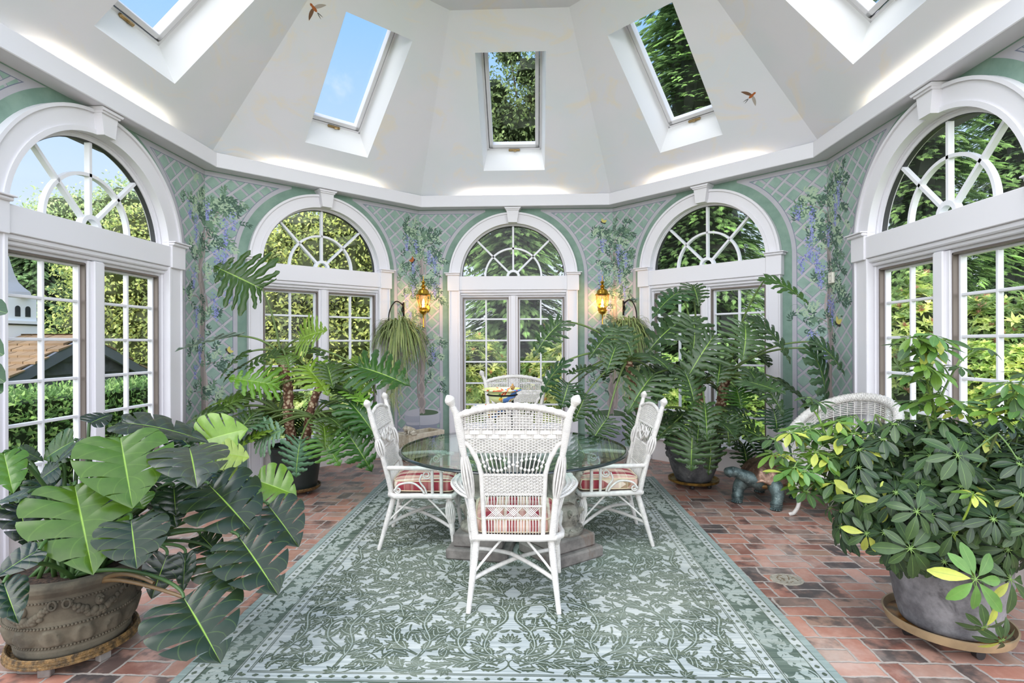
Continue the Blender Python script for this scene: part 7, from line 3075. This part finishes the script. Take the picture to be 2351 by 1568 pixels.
fr_ = B + ux * .075 + uy * .06
root = thing('stone_frog', 'small cream stone frog sitting on the corner of the trough', 'figurine', (fr_[0], fr_[1], H_ - .002), ang + math.radians(160))
mb = MB()
# one continuous body grown along a spine: rump, back, head, muzzle
SP = catmull([(-.075, 0, .022), (-.05, 0, .035), (-.01, 0, .052), (.03, 0, .07), (.055, 0, .078), (.085, 0, .074), (.1, 0, .07)], 5)
rr2 = np.interp(np.linspace(0, 1, len(SP)), [0, .2, .45, .65, .8, .93, 1], [.012, .034, .038, .031, .033, .022, .006])
mb.tube(SP, rr2, 16)
for s in (-1, 1):
    mb.ball((.062, s * .02, .1), .0125, 10, 8)
    mb.tube(catmull([(-.05, s * .03, .03), (-.01, s * .06, .045), (.02, s * .062, .03), (-.03, s * .066, .012), (-.05, s * .062, .008), (-.01, s * .075, .006), (.02, s * .08, .005)], 5),
            np.interp(np.linspace(0, 1, 31), [0, .25, .5, .8, 1], [.02, .022, .016, .01, .006]), 10)
    mb.tube(catmull([(.035, s * .028, .06), (.05, s * .045, .04), (.045, s * .042, .015), (.06, s * .046, .006)], 5), np.linspace(.014, .007, 16), 8)
    for q in (-.012, 0, .012):
        mb.tube([(.055, s * .046, .006), (.078, s * .046 + q, .004)], .004, 6)
mb.build('body', M['frog'], root, smooth=True)

# ------------------------------------------------------------------ bronze tortoise
hd = math.atan2(-.39, -.36)
root = thing('tortoise_sculpture', 'bronze tortoise standing on the bricks between the right philodendron and the schefflera', 'sculpture', (2.46, .93, 0), hd)
mb = MB()
t = np.linspace(0, PI / 2, 14)
n = 48
an = np.linspace(0, 2 * PI, n, endpoint=False)
V = []
for q in t:
    rr_ = math.sin(q) ** .8
    zz = math.cos(q)
    bump = 1 + .05 * np.cos(an * 6) * math.sin(q * 2) + .03 * np.cos(an * 11 + 1) * math.sin(q * 4)
    V.append(np.stack([.30 * rr_ * np.cos(an) * bump - .02, .225 * rr_ * np.sin(an) * bump, .225 + .19 * zz * (1 + .05 * np.cos(an * 6) * math.sin(q * 3)) + .02 * (rr_ ** 6) * np.cos(an) - .012 * (rr_ ** 8) * np.cos(an * 12)], -1))
V = np.vstack(V)
i = np.arange(len(t) - 1)[:, None] * n
j = np.arange(n)[None, :]
mb.add(V, np.stack([i + j, i + n + j, i + n + (j + 1) % n, i + (j + 1) % n], -1).reshape(-1, 4))
# flared rim of the shell
R0 = V[-n:]
R1 = R0 + np.stack([np.cos(an) * .012, np.sin(an) * .012, np.full(n, -.018)], -1)
R2 = R0 * [.9, .9, 1] - [0, 0, .03]
j = np.arange(n)
k = (j + 1) % n
mb.add(np.vstack([R0, R1, R2]), np.vstack([np.stack([j, n + j, n + k, k], -1), np.stack([n + j, 2 * n + j, 2 * n + k, n + k], -1)]))
mb.build('shell', M['shell'], root, smooth=True)
mb = MB()
mb.ball((-.02, 0, .185), .2, 24, 12, 0, (1.3, .98, .30))
mb.build('underside', simple('ochre_bronze_belly', (132, 104, 62), .5, .5), root, smooth=True)
mb = MB()
Q = catmull([(.13, 0, .20), (.22, -.02, .225), (.275, -.065, .255), (.32, -.12, .287), (.355, -.165, .307), (.392, -.20, .298), (.412, -.222, .284)], 6)
mb.tube(Q, np.interp(np.linspace(0, 1, len(Q)), [0, .3, .55, .72, .86, .95, 1], [.085, .064, .045, .046, .048, .034, .012]), 18)
for s in (-1, 1):
    mb.ball((.366 + s * .030, -.18 + s * .030, .325), .010, 8, 6)
    for (x0, y0, x1, y1, w) in ((.19, .15, .245, .175, .056), (-.19, .15, -.27, .165, .056)):
        L2 = catmull([(x0 * .7, s * y0 * .7, .2), (x0, s * y0, .185), ((x0 + x1) / 2, s * (y0 + y1) / 2 + s * .015, .12), (x1, s * y1, .05), (x1 + .008, s * y1, .0)], 6)
        mb.tube(L2, np.interp(np.linspace(0, 1, len(L2)), [0, .3, .6, .8, .86, .93, 1], [.07, w * 1.15, w * .88, w * .80, w * .9, w * .82, w * .86]), 16)
        for q in range(5):
            a = -.9 + q * .45
            mb.ball((x1 + .045 * math.cos(a) + .006, s * y1 + .045 * math.sin(a), .012), .014, 8, 6, 0, (1.2, .8, .85))
        for zq in (.045, .062):
            m2 = np.linspace(0, 2 * PI, 20)
            mb.tube(np.stack([x1 + .003 + .05 * np.cos(m2), s * y1 + .05 * np.sin(m2), np.full(20, zq)], -1), .005, 5, cap=False)
mb.ball((-.02, 0, .2), .18, 20, 10, 0, (1.25, .95, .32))
mb.tube(bez((-.2, 0, .2), (-.34, 0, .18), (-.37, .01, .11), n=8), np.linspace(.03, .006, 8), 8)
mb.build('body', M['verdigris'], root, smooth=True)

# ------------------------------------------------------------------ rounded wicker armchair by the rightmost window
root = thing('wicker_tub_chair', 'rounded white wicker armchair with rolled edge, behind the schefflera', 'chair', (2.88, .36, 0), math.radians(120), 'white wicker armchairs')
W = M['wicker']
th = np.linspace(-2.25, 2.25, 61)          # 0 is the middle of the back (towards local -y)
plan = lambda a, k=1.0: np.stack([.34 * k * np.sin(a), -.32 * k * np.cos(a) + .02 + .10 * np.maximum(0, np.abs(a) - 1.6) ** 1.0, np.zeros_like(a)], -1)
topz = lambda a: .66 + .36 * np.clip(np.cos(a * .62), 0, 1) ** 1.5
mb = MB()
for i in range(34):
    f = (i + .5) / 34
    z = .43 + (topz(th) - .45) * f
    P = plan(th, 1 + .10 * f)
    P[:, 2] = z
    out = unit(plan(th) + [0, 0, 1e-6])
    P = P + out * (.005 * np.cos(np.arange(61) * PI / 1.5 + PI * i))[:, None]
    if 14 < i < 26:                        # open curl band
        continue
    mb.tube(P, .0048, 5, cap=False)
for i in range(0, 61, 2):
    a = np.full(8, th[i])
    f = np.linspace(0, 1, 8)
    P = plan(a)
    P = P * (1 + .10 * f)[:, None]
    P[:, 2] = .42 + (topz(a) - .44) * f
    mb.tube(P, .0045, 5, cap=False)
mb.build('woven_back', W, root, smooth=True)
mb = MB()
for i in range(1, 60, 2):
    a = th[i]
    f = 20 / 34
    c0 = plan(np.array([a]), 1 + .10 * f)[0]
    z0 = .43 + (topz(np.array([a]))[0] - .45) * f
    tx = np.array([math.cos(a), math.sin(a), 0])
    for R_ in (.026, .016):
        q = np.linspace(0, 2 * PI, 17)
        mb.tube(c0 + tx * (R_ * np.cos(q))[:, None] + np.array([0, 0, 1.0]) * (z0 + 1.25 * R_ * np.sin(q))[:, None], .0042, 5, cap=False)
mb.build('curl_band', W, root, smooth=True)
mb = MB()
E_ = plan(th, 1.12)
E_[:, 2] = topz(th)
rope(mb, E_, .026, .015, 4, 26, 7, 1.0, .012)
mb.tube(E_, .026, 10)
for i in range(0, 61, 1):
    pass
for s in (0, -1):
    e = E_[s]
    mb.tube(catmull([e, e + [0, .05, -.01], e + [0, .07, -.06], e + [0, .04, -.14], e + [0, .02, -.24]], 5), .024, 10)
mb.build('rolled_edge', W, root, smooth=True)
mb = MB()
mb.lathe([(.001, .41), (.30, .41), (.335, .42), (.34, .44), (.33, .455), (.001, .46)], 48, (0, .03, 0))
for i in range(40):
    a = 2 * PI * i / 40
    q = np.linspace(0, 2 * PI, 13)
    o = np.array([.335 * math.cos(a), .335 * math.sin(a) + .03, .385])
    tx = np.array([-math.sin(a), math.cos(a), 0])
    mb.tube(o + tx * (.024 * np.cos(q))[:, None] + np.array([0, 0, 1.0]) * (.026 * np.sin(q))[:, None], .005, 5, cap=False)
for zq in (.355, .41):
    q = np.linspace(0, 2 * PI, 49)
    mb.tube(np.stack([.335 * np.cos(q), .335 * np.sin(q) + .03, np.full(49, zq)], -1), .009, 6, cap=False)
mb.build('seat', W, root, smooth=True, sharp=.8)
for sx, sy in ((-1, 1), (1, 1), (-1, -1), (1, -1)):
    mb = MB()
    Q = catmull([(sx * .22, sy * .2 + .03, .41), (sx * .255, sy * .245 + .03, .28), (sx * .245, sy * .235 + .03, .12), (sx * .27, sy * .26 + .03, .035), (sx * .30, sy * .285 + .03, .014)], 6)
    wrapped(mb, Q, [.024, .026, .02, .016, .017], 10)
    mb.build('leg', W, root, smooth=True, sharp=1.0)

# ------------------------------------------------------------------ small wall control
r_ = ray(1912, 638)
thk = -2 * PI / 4
nk = np.array([-math.sin(thk), math.cos(thk)])
lam = (R_IN - nk @ CAM[:2]) / (nk @ r_[:2])
q = CAM + r_ * lam
root = thing('wall_thermostat', 'small cream control box on the painted trellis left of the rightmost window', 'thermostat', (q[0], q[1], q[2]), thk, None)
mb = MB()
mb.box((-.043, -.026, -.055), (.043, .0, .055), 0, bev=.006)
mb.build('housing', simple('cream_plastic', (228, 224, 210), .45), root, smooth=True, sharp=.5)
mb = MB()
mb.box((-.012, -.029, .018), (.012, -.025, .024), 0)
mb.box((-.006, -.031, -.036), (.006, -.025, -.026), 0, bev=.002)
mb.build('button', simple('grey_button', (150, 148, 142), .5), root)
# ------------------------------------------------------------------ sky and sun
W = bpy.data.worlds.new('sky')
SC.world = W
W.use_nodes = True
nt = W.node_tree
nt.nodes.clear()


class WT(NT):
    def __init__(self):
        self.t = nt


w = WT()
tc = w.n('ShaderNodeTexCoord')
sp = w.n('ShaderNodeSeparateXYZ', {0: tc.outputs['Generated']})
zz = S(w, sp.outputs[2])
col = w.ramp(zz.mx(0.0), [(0, (228, 234, 240)), (.25, (200, 222, 247)), (.5, (150, 198, 249)), (1, (120, 172, 240))])
cl = w.noise(tc.outputs['Generated'], 2.6, 6, .6, .4)
col = w.mix(cl.step(.56, .72), col, (255, 255, 255))
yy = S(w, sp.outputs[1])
haze_or_fill = yy.step(-.15, -.85) * zz.step(.95, .2)       # added brightening of the sky behind the viewer, fills the room
col = w.mix(haze_or_fill, col, (249, 249, 253))
rear_neutral = yy.step(.1, -.35) * .7                       # added whitening of the rear sky, takes the blue cast off the room
col = w.mix(rear_neutral, col, (238, 241, 249))
bg = w.n('ShaderNodeBackground', {'Color': col, 'Strength': haze_or_fill * .9 + (yy.step(.15, -.3) * .75 + .6)})  # strength raised behind the viewer to light the interior
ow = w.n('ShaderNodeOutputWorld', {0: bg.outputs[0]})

sun = bpy.data.lights.new('sun', 'SUN')
sun.energy = 1.0
sun.angle = math.radians(40)
sun.color = (1, .96, .88)
so = bpy.data.objects.new('sun', sun)
COL.objects.link(so)
so.rotation_euler = (math.radians(28), 0, math.radians(-48))

SC.view_settings.view_transform = 'Standard'
SC.view_settings.look = 'None'
SC.view_settings.gamma = 1
SC.view_settings.use_curve_mapping = False
SC.view_settings.exposure = 0.97
cy = SC.cycles
cy.max_bounces = 7
cy.adaptive_threshold = 0.02
cy.diffuse_bounces = 4
cy.glossy_bounces = 3
cy.transmission_bounces = 4
cy.transparent_max_bounces = 12
cy.caustics_reflective = False
cy.caustics_refractive = False
cy.sample_clamp_indirect = 6
